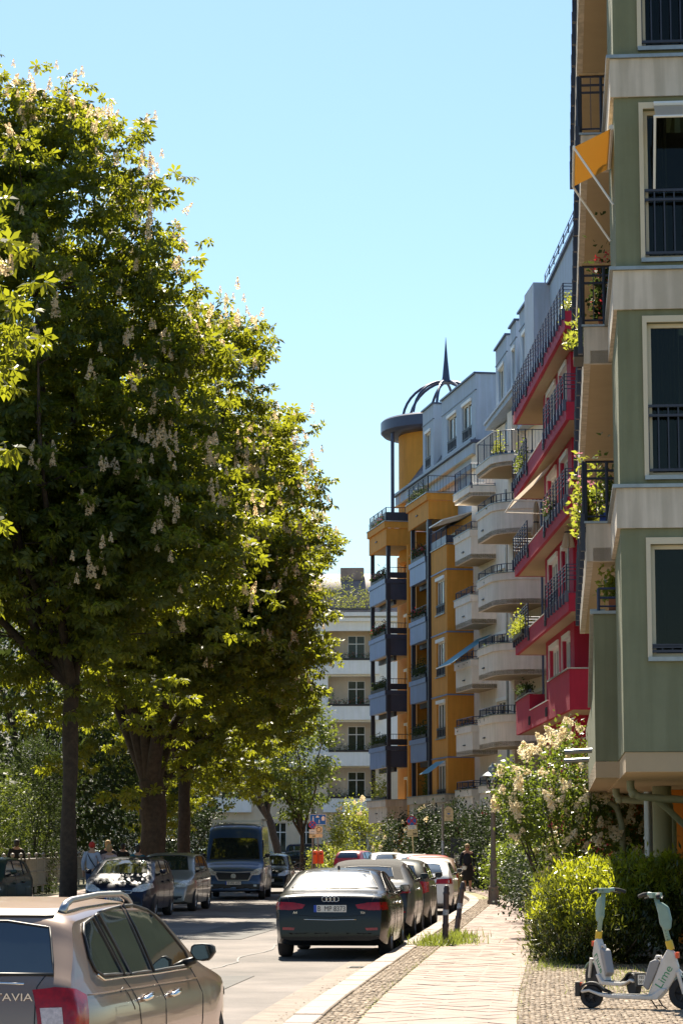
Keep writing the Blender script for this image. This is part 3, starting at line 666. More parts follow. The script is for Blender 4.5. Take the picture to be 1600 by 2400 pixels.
# ================================================================== 4. the yellow building with the domed tower
def yellow_building():
    T = frame(2.46, 128, -.8, 4.5); root = thing('apartment_building', 'amber yellow apartment building with blue balcony panels and a domed corner tower', 'building', (7, 124, 0)); o = root.location
    F = [3.0, 5.9, 8.83, 11.8, 14.77, 17.65]
    # projecting window bay x -14.4..-10.9
    holes = [(-13.9, -12.0, z + .95, z + 2.75) for z in F[:4]]
    m = MB(T); m.wall(-14.4, -10.9, 4.2, 15.95, -.25, 0, holes); part(m, 'bay_front', 'yellow', root)
    for i, h in enumerate(holes): window(T, root, *h, 0, 3, box=.16, rail=.45, sill='zinc')
    m = MB(T); m.box(-14.402, -14.15, -4.5, -.252, 4.2, 15.95); m.box(-11.1, -10.9, -1.6, -.252, 4.2, 15.95); m.box(-14.14, -11.11, -1.6, -.3, 15.7, 15.93); part(m, 'bay_side', 'yellow', root)
    for z in F[1:5]: b = MB(T); b.box(-14.44, -10.9, -1.4, .04, z - .03, z + .03); part(b, 'string_course', 'bluepanel', root)
    b = MB(T); b.box(-14.46, -10.86, -1.5, .06, 15.952, 16.0); part(b, 'coping', 'zinc', root)
    railing(T, root, o, [(-14.35, -1.4), (-14.35, 0), (-10.9, 0)], 16.0, .85, bars=.14, panel=.4)
    # back wall
    holes = []
    for z in F[:5]: holes += [(-9.6, -8.6, z + .8, z + 2.4), (1.9, 3.2, z + .15, z + 2.45), (-8.0, -7.0, z + .1, z + 2.4)]
    m = MB(T); m.wall(-14.1, 5.2, .05, 17.6, -1.85, -1.55, holes); part(m, 'wall', 'yellow', root)
    for h in holes: window(T, root, *h, -1.55, 2, box=.14)
    m = MB(T); m.box(-14.1, 5.0, -9, -1.86, .05, 17.6); part(m, 'core', 'yellow', root)
    m = MB(T); m.box(-1.0, -.6, -1.54, -.9, .05, 17.6); part(m, 'pier', 'yellow', root)
    m = MB(T); m.box(-6.2, -5.6, -1.54, -.25, .05, 17.6); part(m, 'pier', 'yellow', root)
    for x in (-4.8, -.75): b = MB(T); b.cyl((x, -1.3, 3), (x, -1.3, 17.6), .06, n=8); part(b, 'downpipe', 'steel_blue', root)
    # posts
    for x, y in ((.04, -.04), (4.5, -.04), (-10.2, -.04), (-6.4, -.04), (-10.65, .02)): b = MB(T); b.box(x - .1, x + .1, y - .1, y + .1, 4.1, 17.64); part(b, 'post', 'steel_dark', root)
    def panel_balcony(x0, x1, z, depth):
        b = MB(T); b.box(x0 + .02, x1 - .02, -depth, -.1, z, z + .16); bal = part(b, 'balcony', 'soffit', root)
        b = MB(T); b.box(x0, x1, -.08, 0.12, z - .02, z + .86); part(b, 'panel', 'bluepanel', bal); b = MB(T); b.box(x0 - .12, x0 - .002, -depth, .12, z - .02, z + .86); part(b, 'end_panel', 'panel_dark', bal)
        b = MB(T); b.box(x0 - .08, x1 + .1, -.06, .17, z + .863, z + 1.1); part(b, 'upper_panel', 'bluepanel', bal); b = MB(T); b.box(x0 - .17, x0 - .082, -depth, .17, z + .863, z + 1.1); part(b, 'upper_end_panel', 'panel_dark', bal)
        railing(T, bal, o, [(x0, -depth + .1), (x0, 0), (x1, 0)], z + 1.1, .62, 'steel_dark', bars=.14, panel=.36)
        b = MB(T); b.box(x0 + .1, x1 - .1, -.5, -.35, z - .25, z - .002); part(b, 'beam', 'steel_dark', bal)
        return bal
    for z in F[1:5]:
        panel_balcony(.1, 4.55, z, 1.3); panel_balcony(-10.1, -6.35, z, 1.3)
    # yellow top parapets
    def solid(x0, x1, z, h, depth, m='yellow', y1=.12):
        b = MB(T); b.box(x0 + .02, x1 - .02, -depth, y1 - .11, z, z + .2); bal = part(b, 'balcony', 'soffit', root)
        b = MB(T); b.box(x0, x1, y1 - .1, y1, z - .02, z + h - .34); b.box(x0 - .1, x0 - .002, -depth, y1, z - .02, z + h - .34); part(b, 'parapet', m, bal)
        b = MB(T); b.box(x0 - .1, x1 + .08, y1 - .1, y1 + .1, z + h - .337, z + h); b.box(x0 - .2, x0 - .102, -depth, y1 + .1, z + h - .337, z + h); part(b, 'upper_parapet', m, bal)
        b = MB(T); b.box(x0 - .24, x1 + .12, y1 - .14, y1 + .14, z + h + .002, z + h + .05); b.box(x0 - .24, x0 - .06, -depth, y1 - .142, z + h + .002, z + h + .05); part(b, 'coping', 'zinc', bal)
        b = MB(T); b.box((x0 + x1) / 2, (x0 + x1) / 2 + .4, y1 + .003, y1 + .05, z + .45, z + .51); part(b, 'drain_slot', 'steel_dark', bal)
        return bal
    bal = solid(-.1, 4.7, F[5], 1.25, 1.55); railing(T, bal, o, [(0, -1.4), (0, .08), (4.6, .08)], F[5] + 1.3, .75, 'steel_dark', bars=.14, panel=.5)
    bal = solid(-10.8, -6.0, F[5], 1.25, 1.55); railing(T, bal, o, [(-10.7, -1.4), (-10.7, .08), (-6.0, .08)], F[5] + 1.3, .85, 'steel_dark', bars=.14)
    solid(-.1, 5.0, F[0], 1.15, 1.6, 'cream'); solid(-10.5, -6.0, F[0], 1.15, 1.6, 'cream'); solid(-14.4, -10.6, F[0], 1.15, 1.6, 'cream')
    # lit panel over the terrace
    # attic: cornice wall, mansard, dormers
    m = MB(T); m.box(-15.1, 3.4, -9, -1.36, 17.65, 19.5); m.box(-15.1, 3.5, -9, -1.30, 19.5, 20.2); m.box(-15.1, 3.6, -9, -1.15, 20.2, 20.75); part(m, 'attic_wall', 'paleblue', root)
    for zz in (19.48, 20.18): b = MB(T); b.box(-15.1, 3.7, -1.34, -1.08, zz, zz + .06); part(b, 'string_course', 'cream_dark', root)
    m = MB(T); m.box(-15.2, 3.8, -9, -1.0, 20.77, 20.9); part(m, 'gutter', 'steel_blue', root)
    m = MB(T); m.prism([(-1.2, 20.9), (-3.4, 24.2), (-9, 24.2), (-9, 20.9)], -15.0, 3.2, 'x'); part(m, 'mansard_roof', 'roof_slate', root)
    def dormer(x0, x1, zt, holes, y=-1.3):
        b = MB(T); b.wall(x0, x1, 20.92, zt, y - .3, y, holes); b.box(x0, x0 + .25, -6, y - .301, 20.92, zt - .002); b.box(x1 - .25, x1, -6, y - .301, 20.92, zt - .002); b.box(x0 + .25, x1 - .25, -6, y - .301, zt - .25, zt - .003); d = part(b, 'dormer', 'paleblue', root)
        b = MB(T); b.box(x0 - .08, x1 + .08, -6.1, y + .1, zt, zt + .08); b.box(x0 - .03, x1 + .03, y - .05, y + .03, zt - .8, zt - .75); part(b, 'dormer_cap', 'steel_blue', d)
        for h in holes: window(T, root, *h, y, 2, box=.15, rail=.55)
    dormer(-15.1, -7.6, 24.1, [(-14.2, -12.2, 21.2, 23.1), (-10.9, -8.9, 21.2, 23.1)])
    dormer(-5.6, -3.0, 24.35, [(-4.9, -3.6, 21.2, 23.2)])
    # tower
    cx, cy = 5.75, 131.0
    b = MB(); b.lathe([(2.62, 17.0), (2.62, 24.0)], 40, (cx, cy, 0)); part(b, 'tower_drum', 'yellow', root, True, 40)
    b = MB(); b.lathe([(2.7, 23.98), (3.45, 24.05), (3.6, 24.2), (3.6, 24.75), (3.5, 24.85), (.1, 24.9)], 48, (cx, cy, 0)); part(b, 'tower_roof', 'steel_blue', root, True, 40)
    d = MB()
    for i in range(10):
        a = 2 * math.pi * i / 10 + .05; pts = []
        for k in range(9):
            t = R(8 + 74 * k / 8); r = 2.4 * math.cos(t) + .0; pts.append((cx + r * math.cos(a), cy + r * math.sin(a), 24.85 + 2.25 * math.sin(t)))
        d.tube(pts, .075, 8)
    d.lathe([(.25, 27.0), (.42, 27.02), (.42, 27.14), (.25, 27.16)], 16, (cx, cy, 0))
    part(d, 'dome_ribs', 'steel_blue', root, True, 40)
    d = MB(); d.lathe([(.24, 27.1), (.20, 27.4), (.11, 28.3), (.03, 29.3), (.01, 29.6)], 12, (cx, cy, 0)); part(d, 'spire', 'steel_blue', root, True, 40)
    for a in (3.55, 4.4): b = MB(); b.cyl((cx + 3.25 * math.cos(a), cy + 3.25 * math.sin(a), 18.4), (cx + 3.25 * math.cos(a), cy + 3.25 * math.sin(a), 24.05), .1, n=10); part(b, 'tower_post', 'steel_blue', root)
    # small awning on the lowest bay window and shade panel on the bay terrace
    a = MB(T); a.add([(-14.0, .05, 5.75), (-11.9, .05, 5.75), (-11.9, .85, 5.15), (-14.0, .85, 5.15)], [(0, 1, 2, 3)]); part(a, 'awning', 'awning_blue', root)
    a = MB(T); a.add([(-16.2, -.8, 17.3), (-13.2, -.8, 17.3), (-13.2, .6, 16.9), (-16.2, .6, 16.9), (-16.2, -.8, 17.24), (-13.2, -.8, 17.24), (-13.2, .6, 16.84), (-16.2, .6, 16.84)], [(0, 1, 2, 3), (7, 6, 5, 4), (0, 4, 5, 1), (2, 6, 7, 3), (1, 5, 6, 2), (3, 7, 4, 0)]); part(a, 'shade_canopy', 'white_frame', root)
    return root
yellow_building()
# ================================================================== 5. old apartment house closing the street
def old_house():
    T = frame(10, 192.2, -1, .02).copy(); root = thing('apartment_house', 'white old apartment house with curved brown roof at the far end of the street', 'building', (0, 196, 0)); o = root.location
    # local x runs to the left, y towards the camera
    T = Matrix.Translation((10, 193, 0)) @ Matrix.Rotation(math.pi - .05, 4, 'Z')
    cols = []; x = 4.0
    Z = [5.55, 9.2, 12.85, 16.5]; H = 2.1
    loggia = [(7.3, 11.1), (17.5, 21.0)]; wins = [(12.3, 13.35), (14.4, 15.4), (22.5, 23.5), (25.5, 26.5), (28.5, 29.5), (31.5, 32.5), (34.5, 35.5)]
    hi = []; lo = []
    for i, z in enumerate(Z):
        L = lo if i < 1 else hi
        for a, b in wins: L.append((a, b, z, z + H))
        for a, b in loggia: L.append((a, b, z - 1.0, z + H + .25))
    g = [(a, b, 1.2, 3.6) for a, b in wins + [(8, 9.2), (18.5, 19.5)]]
    m = MB(T); m.wall(0, 38, 8.0, 20.2, -.5, 0, hi); part(m, 'upper_wall', 'oldwhite', root)
    m = MB(T); m.wall(0, 38, 0, 7.99, -.5, 0.02, lo + g); part(m, 'lower_wall', 'oldcream', root)
    for h in hi + lo + g:
        if h[1] - h[0] < 2: window(T, root, h[0], h[1], h[2], h[3], -.1, 2, transom=True, sill='zinc')
    m = MB(T); m.wall(0, 38, 0, 20.2, -2.2, -1.7, [(a + .9, a + 2.3, z, z + H) for z in Z for a, b in loggia]); part(m, 'loggia_wall', 'oldcream', root)
    for z in Z:
        for a, b in loggia:
            window(T, root, a + .9, a + 2.3, z, z + H, -1.7, 2, transom=True)
            s = MB(T); s.box(a - .35, b + .35, -.45, .55, z - 1.15, z - 1.0); bal = part(s, 'balcony', 'oldwhite', root)
            s = MB(T); s.box(a - .35, b + .35, .42, .55, z - .998, z + .0); s.box(a - .35, a - .22, -.0, .418, z - .998, z); s.box(b + .22, b + .35, 0, .418, z - .998, z); part(s, 'parapet', 'oldwhite', bal)
    m = MB(T); m.box(-.3, 38.3, -10, .35, 19.6, 19.85); m.box(-.3, 38.3, -10, .55, 20.0, 20.3); part(m, 'cornice', 'oldwhite', root)
    prof = [(.2, 20.3)] + [(-6 + 5.2 * math.cos(R(a)), 20.3 + 3.9 * math.sin(R(a))) for a in range(12, 100, 11)] + [(-12, 24), (-12, 20.3)]
    m = MB(T); m.prism([(p[0] - 1.2, p[1]) for p in prof], 0, 12.6, 'x'); part(m, 'curved_roof', 'roof_brown', root, True, 30)
    m = MB(T); m.prism([(p[0] - 2.4, p[1] - .6) for p in prof], 12.9, 38, 'x'); part(m, 'roof', 'roof_slate', root, True, 30)
    m = MB(T); m.tube([(12.75, p[0] - 1.1, p[1]) for p in prof[:-2]], .16, 8); part(m, 'roof_arch', 'paleblue', root)
    railing(T, root, o, [(0, .3), (38, .3)], 20.3, 1.0, 'steel_dark', bars=0, rails=(.3, .55, .8, 1.0), post=2)
    m = MB(T); m.box(8.4, 10.3, -5, -4, 23.4, 24.4); part(m, 'chimney', 'roof_brown', root)
    m = MB(T); m.box(-.1, 38.1, -12, -2.25, 0, 20.25); part(m, 'core', 'oldcream', root)
    # grey-brown annex to the right behind the yellow house
    return root
old_house()
def far_row():
    specs = [(-62, 30, 178, 17, 'oldcream', 'plain cream house row behind the park trees on the left'), (-100, 36, 172, 19, 'oldwhite', 'pale house block far left behind the park')]
    for x, w, y, h, m, lab in specs:
        root = thing('apartment_house', lab, 'building', (x + w / 2, y + 5, 0)); o = root.location
        T = Matrix.Translation((x + w, y, 0)) @ Matrix.Rotation(math.pi, 4, 'Z')
        holes = [(a, a + 1.2, z, z + 2) for z in (1.2, 5.2, 8.6, 12) for a in np.arange(1.5, w - 2, 3.0)]
        b = MB(T); b.wall(0, w, 0, h, -.4, 0, holes); part(b, 'wall', m, root)
        for hh in holes: window(T, root, *hh, -.05, 2, transom=True)
        b = MB(T); b.box(0, w, -10, -.45, 0, h); part(b, 'core', m, root)
        b = MB(T); b.prism([(.4, h), (-3, h + 4), (-7, h + 4), (-10.4, h)], -.2, w + .2, 'x'); part(b, 'roof', 'roof_slate', root)
far_row()
# ------------------------------------------------------------------ cars
from mathutils.bvhtree import BVHTree
def paint(name, c, metal=0.35, rough=0.32):
    dk = max(c) < .06
    return mat(name, c, rough, metal=metal, var=0.05, scale=1.5, spec=0.18 if dk else 0.6, coat=0.35 if dk else 0.6)
paint('paint_tan', (0.245, 0.16, 0.11), .35, .30); paint('paint_black', (0.005, 0.005, 0.006), .0, .25); paint('paint_graphite', (0.035, 0.035, 0.035), .3, .3)
paint('paint_olive', (0.05, 0.05, 0.035), .3); paint('paint_white', (0.72, 0.70, 0.66), .0); paint('paint_brown', (0.20, 0.13, 0.085), .4)
paint('paint_red', (0.45, 0.03, 0.015), .0); paint('paint_darkred', (0.28, 0.015, 0.01), .1); paint('paint_navy', (0.010, 0.013, 0.030), .2); paint('paint_silver', (0.30, 0.29, 0.26), .6)
paint('paint_van', (0.015, 0.05, 0.14), .2); paint('paint_green', (0.03, 0.055, 0.045), .3); paint('paint_sky', (0.35, 0.48, 0.52), .2); paint('paint_cyan', (0.55, 0.66, 0.66), .1)
mat('car_glass', (0.012, 0.018, 0.018), 0.05, var=0.0, spec=1.0, coat=1.0)
mat('dusty_glass', (0.03, 0.035, 0.035), 0.17, var=0.0, spec=1.0, coat=0.6)
mat('trim_black', (0.012, 0.012, 0.013), 0.5, var=0.1, scale=8)
mat('chrome', (0.75, 0.72, 0.68), 0.15, metal=1.0, var=0)
mat('alloy', (0.42, 0.41, 0.40), 0.35, metal=0.9, var=0.1, scale=9)
mat('tail_red', (0.30, 0.004, 0.006), 0.2, var=0.35, scale=18, spec=0.4, coat=0.25)
mat('tail_clear', (0.55, 0.45, 0.42), 0.2, var=0.3, scale=40, spec=0.7, coat=0.6)
mat('head_lamp', (0.55, 0.56, 0.55), 0.12, var=0.5, scale=22, spec=0.8, coat=0.8)
mat('plate_white', (0.74, 0.70, 0.62), 0.5, var=0.03, scale=8); mat('plate_blue', (0.01, 0.06, 0.4), 0.5, var=0); mat('ink', (0.012, 0.012, 0.014), 0.6, var=0)
mat('soft_top', (0.016, 0.014, 0.014), 0.85, var=0.2, scale=12, bump=.3, bscale=200)
def text_mesh(txt, size, m, parent, mw, depth=0.002, align='CENTER', sx=1.0):
    """flat lettering; mw places it (text x right, y up, z out)"""
    cu = bpy.data.curves.new('lettering', 'FONT'); cu.body = txt; cu.size = size; cu.extrude = depth; cu.align_x = align; cu.align_y = 'CENTER'
    tmp = bpy.data.objects.new('tmp', cu); COL.objects.link(tmp); dg = bpy.context.evaluated_depsgraph_get(); me = bpy.data.meshes.new_from_object(tmp.evaluated_get(dg))
    bpy.data.objects.remove(tmp); me.transform(Matrix.Diagonal((sx, 1, 1, 1))); me.transform(mw); me.materials.clear(); me.materials.append(M(m)); return link('lettering', me, parent)
def basis(o, x, y, z):
    x, y, z = Vector(x).normalized(), Vector(y).normalized(), Vector(z).normalized(); return Matrix.Translation(o) @ Matrix((x, y, z)).transposed().to_4x4()
def lerp_tab(tab, x):
    if x <= tab[0][0]: return tab[0][1]
    for (a, va), (b, vb) in zip(tab[:-1], tab[1:]):
        if x <= b: return va + (vb - va) * (x - a) / max(1e-9, b - a)
    return tab[-1][1]
def smooth_prof(P, n=90):
    """arc-length resample of a polyline with light rounding"""
    P = [Vector(p) for p in P]; L = [0]
    for a, b in zip(P[:-1], P[1:]): L.append(L[-1] + (b - a).length)
    out = []
    for i in range(n + 1):
        s = L[-1] * i / n
        for k in range(len(P) - 1):
            if s <= L[k + 1] + 1e-9:
                out.append(P[k].lerp(P[k + 1], (s - L[k]) / max(1e-9, L[k + 1] - L[k]))); break
    for _ in range(2): out = [out[0]] + [(out[i - 1] + 2 * out[i] + out[i + 1]) / 4 for i in range(1, n)] + [out[-1]]
    for i in range(1, len(out)):
        if out[i].x <= out[i - 1].x + .003: out[i].x = out[i - 1].x + .003
    return out
class Car:
    def __init__(s, name, label, pos, heading, L, W, H, top, paintm, belt=.95, roofw=.74, wheels=(.85, .85), rw=.32, group=None, drop=((0, .06), (.6, .12), (3.3, .13), (9, .10)), bot=.2, cat='car', seg=90, rear_a=.13, front_a=.22, belt_r=None, sh=.93):
        s.sh = sh
        s.L, s.W, s.H, s.belt, s.roofw = L, W, H, belt, roofw; s.drop = drop; s.bot = bot; s.ra, s.fa = rear_a, front_a; s.rw = rw
        s.root = thing(name, label, cat, (pos[0], pos[1], 0.0), heading, group); s.pm = paintm
        s.belt_r = belt if belt_r is None else belt_r
        st = smooth_prof(top, seg); rings = []
        for p in st: rings.append(s.ring(p.x, p.y))
        n = len(rings[0]); off = -L / 2; V = [(r[0] + off, r[1], r[2]) for g_ in rings for r in g_]; F = []
        for i in range(len(rings) - 1):
            for j in range(n): F.append((i * n + j, (i + 1) * n + j, (i + 1) * n + (j + 1) % n, i * n + (j + 1) % n))
        F += [tuple(range(n)), tuple(range((len(rings) - 1) * n + n - 1, (len(rings) - 1) * n - 1, -1))]
        s.V, s.F = V, F; s.bvh = BVHTree.FromPolygons([Vector(v) for v in V], [f for f in F[:-2]])
        mb = MB(); mb.v = V; mb.f = F; mb.mi = [0] * len(F); body = mb.build('body', paintm, s.root, True)
        bm = bmesh.new(); bm.from_mesh(body.data); bmesh.ops.recalc_face_normals(bm, faces=bm.faces); bm.to_mesh(body.data); bm.free()
        xs = (wheels[0] - L / 2, L / 2 - wheels[1]); s.wx = xs
        cut = MB()
        for x in xs:
            for sg in (-1, 1): cut.cyl((x, sg * (W / 2 - .30), rw), (x, sg * (W / 2 + .2), rw), rw * 1.16, n=28)
        co = cut.build('cutter', 'trim_black'); md = body.modifiers.new('cut', 'BOOLEAN'); md.object = co; md.operation = 'DIFFERENCE'; md.solver = 'EXACT'
        body.data.materials.append(M('trim_black'))
        dg = bpy.context.evaluated_depsgraph_get(); dg.update(); me = bpy.data.meshes.new_from_object(body.evaluated_get(dg)); body.modifiers.clear(); old = body.data; body.data = me; me.name = 'body'
        bpy.data.meshes.remove(old); bpy.data.objects.remove(co)
        me.polygons.foreach_set('use_smooth', [True] * len(me.polygons)); me.set_sharp_from_angle(angle=R(32)); s.body = body
        for x in xs:
            for sg in (-1, 1): s.wheel(x, sg * (W / 2 - .115), sg)
    def hw(s, x, z):
        u = max(0, 1 - x / .75); v = max(0, 1 - (s.L - x) / 1.05); plan = 1 - s.ra * u ** 2.2 - s.fa * v ** 2.2
        b = s.belt_r + (s.belt - s.belt_r) * min(1, max(0, (x - .6) / 2.4))
        if z <= b: k = lerp_tab(((.15, .90), (.24, .955), (.42, .985), (.62, 1.0), (b - .16, .992), (b - .05, s.sh + .035), (b, s.sh + .005)), z)
        else: k = s.sh - (s.sh - s.roofw) * ((z - b) / max(.05, s.H - b)) ** 1.12
        return s.W / 2 * plan * k
    def ring(s, x, zt):
        zb = s.bot + .10 * max(0, 1 - x / .5) ** 2 + .06 * max(0, 1 - (s.L - x) / .5) ** 2
        dr = min(lerp_tab(s.drop, x), (zt - zb) * .45); ze = zt - dr
        b = s.belt_r + (s.belt - s.belt_r) * min(1, max(0, (x - .6) / 2.4))
        mid = min(b, zb + (ze - zb) * .93); h = []
        h.append((0, zb)); h.append((s.hw(x, zb) * .8, zb))
        for i in range(9): z = zb + .03 + (mid - zb - .03) * i / 8; h.append((s.hw(x, z), z))
        for i in range(1, 6): z = mid + (ze - mid) * i / 5; h.append((s.hw(x, z), z))
        we = s.hw(x, ze); q = 2.6
        for i in range(1, 9):
            t = R(90 * i / 8); y = we * math.cos(t) ** (2 / q); z = ze + dr * math.sin(t) ** (2 / q); h.append((y if i < 8 else 0, z))
        right = [(x, -y, z) for y, z in h]; left = [(x, y, z) for y, z in h[1:-1]][::-1]
        return right + left
    # -- projecting onto the body
    def hit(s, view, a, b):
        if view == 'rear': o, d = Vector((-9, a, b)), Vector((1, 0, 0))
        elif view == 'front': o, d = Vector((9, a, b)), Vector((-1, 0, 0))
        elif view == 'right': o, d = Vector((a - s.L / 2, -4, b)), Vector((0, 1, 0))
        elif isinstance(view, tuple):
            sg = view[1]; cc, ss = math.cos(R(42)), math.sin(R(42)); d = Vector((cc, -sg * ss, 0)); o = Vector((ss, sg * cc, 0)) * a - d * 6 + Vector((0, 0, b))
        elif view == 'left': o, d = Vector((a - s.L / 2, 4, b)), Vector((0, -1, 0))
        else: o, d = Vector((a - s.L / 2, b, 5)), Vector((0, 0, -1))
        loc, nr, i, dist = s.bvh.ray_cast(o, d)
        if loc is None: return None
        if nr.dot(d) > 0: nr = -nr
        return loc, nr
    def patch(s, name, poly, view, m, eps=.006, parent=None, step=.10, smooth=True):
        bm = bmesh.new(); f = bm.faces.new([bm.verts.new((p[0], p[1], 0)) for p in poly])
        bmesh.ops.triangulate(bm, faces=bm.faces[:])
        for _ in range(4):
            e = [x for x in bm.edges if x.calc_length() > step]
            if not e: break
            bmesh.ops.subdivide_edges(bm, edges=e, cuts=1); bmesh.ops.triangulate(bm, faces=[f for f in bm.faces if len(f.verts) > 3])
        dead = []
        for v in bm.verts:
            h = s.hit(view, v.co.x, v.co.y)
            if h is None: dead.append(v); continue
            v.co = h[0] + h[1] * eps
        bmesh.ops.delete(bm, geom=dead, context='VERTS')
        # solid edge back to the body
        bmesh.ops.recalc_face_normals(bm, faces=bm.faces)
        me = bpy.data.meshes.new(name); bm.to_mesh(me); bm.free(); me.materials.append(M(m))
        if smooth: me.polygons.foreach_set('use_smooth', [True] * len(me.polygons))
        return link(name, me, parent or s.root)
    def seam(s, name, pts, view, r=.004, m='trim_black', parent=None, eps=0.0, n=5, sub=6, close=False):
        P = []
        q = list(pts) + ([pts[0]] if close else [])
        for a, b in zip(q[:-1], q[1:]):
            for i in range(sub): t = i / sub; P.append((a[0] + (b[0] - a[0]) * t, a[1] + (b[1] - a[1]) * t))
        if not close: P.append(q[-1])
        H = [s.hit(view, *p) for p in P]; H = [h[0] + h[1] * eps for h in H if h]
        if len(H) < 2: return None
        mb = MB(); mb.tube(H, r, n, close=close); return mb.build(name, m, parent or s.root, True)
    def wheel(s, x, y, sg):
        rw = s.rw; w = .105; T = Matrix.Translation((x, y, rw)) @ Matrix.Rotation(-sg * math.pi / 2, 4, 'X')      # local z outwards
        t = MB(T); t.lathe([(rw * .62, -w), (rw * .93, -w), (rw * .99, -w * .7), (rw, -w * .4), (rw, w * .4), (rw * .99, w * .7), (rw * .93, w), (rw * .70, w), (rw * .66, w * .8), (rw * .64, -w * .5)], 28); o = t.build('wheel', 'rubber', s.root, True, 40)
        r = MB(T); r.lathe([(rw * .665, w * .55), (rw * .685, w * .86), (rw * .63, w * .86), (rw * .60, w * .3), (rw * .58, -w * .6)], 28)
        for i in range(10):
            a = 2 * math.pi * i / 10; c, q = math.cos(a), math.sin(a); u = rw * .055
            vs = [(rw * .1 * c - u * -q, rw * .1 * q - u * c, w * .62), (rw * .1 * c + u * -q, rw * .1 * q + u * c, w * .62), (rw * .64 * c + u * -q, rw * .64 * q + u * c, w * .74), (rw * .64 * c - u * -q, rw * .64 * q - u * c, w * .74)]
            r.add(vs + [(p[0], p[1], p[2] - .03) for p in vs], [(0, 1, 2, 3), (7, 6, 5, 4), (0, 4, 5, 1), (1, 5, 6, 2), (2, 6, 7, 3), (3, 7, 4, 0)])
        r.lathe([(rw * .17, w * .4), (rw * .17, w * .66), (rw * .10, w * .72), (.001, w * .72)], 14)
        r.build('rim', 'alloy', o, True, 35)
        d = MB(T); d.lathe([(rw * .6, -w * .3), (rw * .6, w * .1), (.001, w * .12)], 20); d.build('brake', 'trim_black', o)
    def mirror(s, x, z, sg, m=None):
        h = s.hit('left' if sg > 0 else 'right', x, z - .05); y = h[0].y if h else sg * s.W * .46; X = x - s.L / 2
        mb = MB(); mb.tube([(X, y - sg * .02, z - .04), (X - .02, y + sg * .08, z - .01)], [.03, .025], 8); b = mb.build('mirror_arm', 'trim_black', s.root, True)
        mb = MB(); pr = []
        rows = [(-.055, .82), (-.05, .95), (-.02, 1.0), (.03, .92), (.075, .62), (.095, .25)]
        vs = []; k = 12
        for dx, sc in rows:
            for i in range(k):
                t = 2 * math.pi * i / k; cy = abs(math.cos(t)) ** .6 * math.copysign(1, math.cos(t)); cz = abs(math.sin(t)) ** .6 * math.copysign(1, math.sin(t))
                vs.append((X - .02 + dx, y + sg * (.14 + .09 * sc * cy * (1 - .25 * (cz < 0))), z + .045 + .062 * sc * cz))
        fs = [(i * k + j, i * k + (j + 1) % k, (i + 1) * k + (j + 1) % k, (i + 1) * k + j) for i in range(len(rows) - 1) for j in range(k)] + [tuple(range(k)), tuple(range(5 * k + k - 1, 5 * k - 1, -1))]
        mb.add(vs, fs); q = mb.build('mirror', m or s.pm, s.root, True, 50)
        g = MB(); g.add([(v[0] - .003, v[1], v[2]) for v in vs[:k]], [tuple(range(k))]); g.build('mirror_glass', 'car_glass', q)
    def plate(s, view, z, txt, y=0, w=.52, h=.11, m='plate_white'):
        hh = s.hit(view, y, z)
        if not hh: return
        p, nr = hh; sg = -1 if view == 'rear' else 1; X = p.x + sg * .018
        b = MB(); b.box(min(X, X - sg * .014), max(X, X - sg * .014), y - w / 2, y + w / 2, z - h / 2, z + h / 2); o = b.build('number_plate', m, s.root)
        tx = (0, -1, 0) if view == 'rear' else (0, 1, 0); zz = (sg, 0, 0)
        bl = MB(); yb = y + (w / 2 - .045 if view == 'rear' else -w / 2); bl.box(min(X, X + sg * .002), max(X, X + sg * .002), yb, yb + .045, z - h / 2, z + h / 2); bl.build('plate_band', 'plate_blue', o)
        if txt:
            text_mesh(txt, h * 1.02, 'ink', o, basis((X + sg * .003, y + (-.022 if view == 'rear' else .022), z - .004), tx, (0, 0, 1), zz), .001, sx=.86)
    def both(s, fn):
        for view, sg in (('right', -1), ('left', 1)): fn(view, sg)
def yz(poly, sg): return [(sg * y, z) for y, z in poly] if sg > 0 else [(sg * y, z) for y, z in poly][::-1]
def side_glass(c, polys, trim=True, m='car_glass'):
    for view in ('right', 'left'):
        for i, p in enumerate(polys):
            w = c.patch('side_window', p, view, m, .007)
            if trim: c.seam('window_seal', p, view, .010, 'trim_black', w, .008, close=True, sub=3)
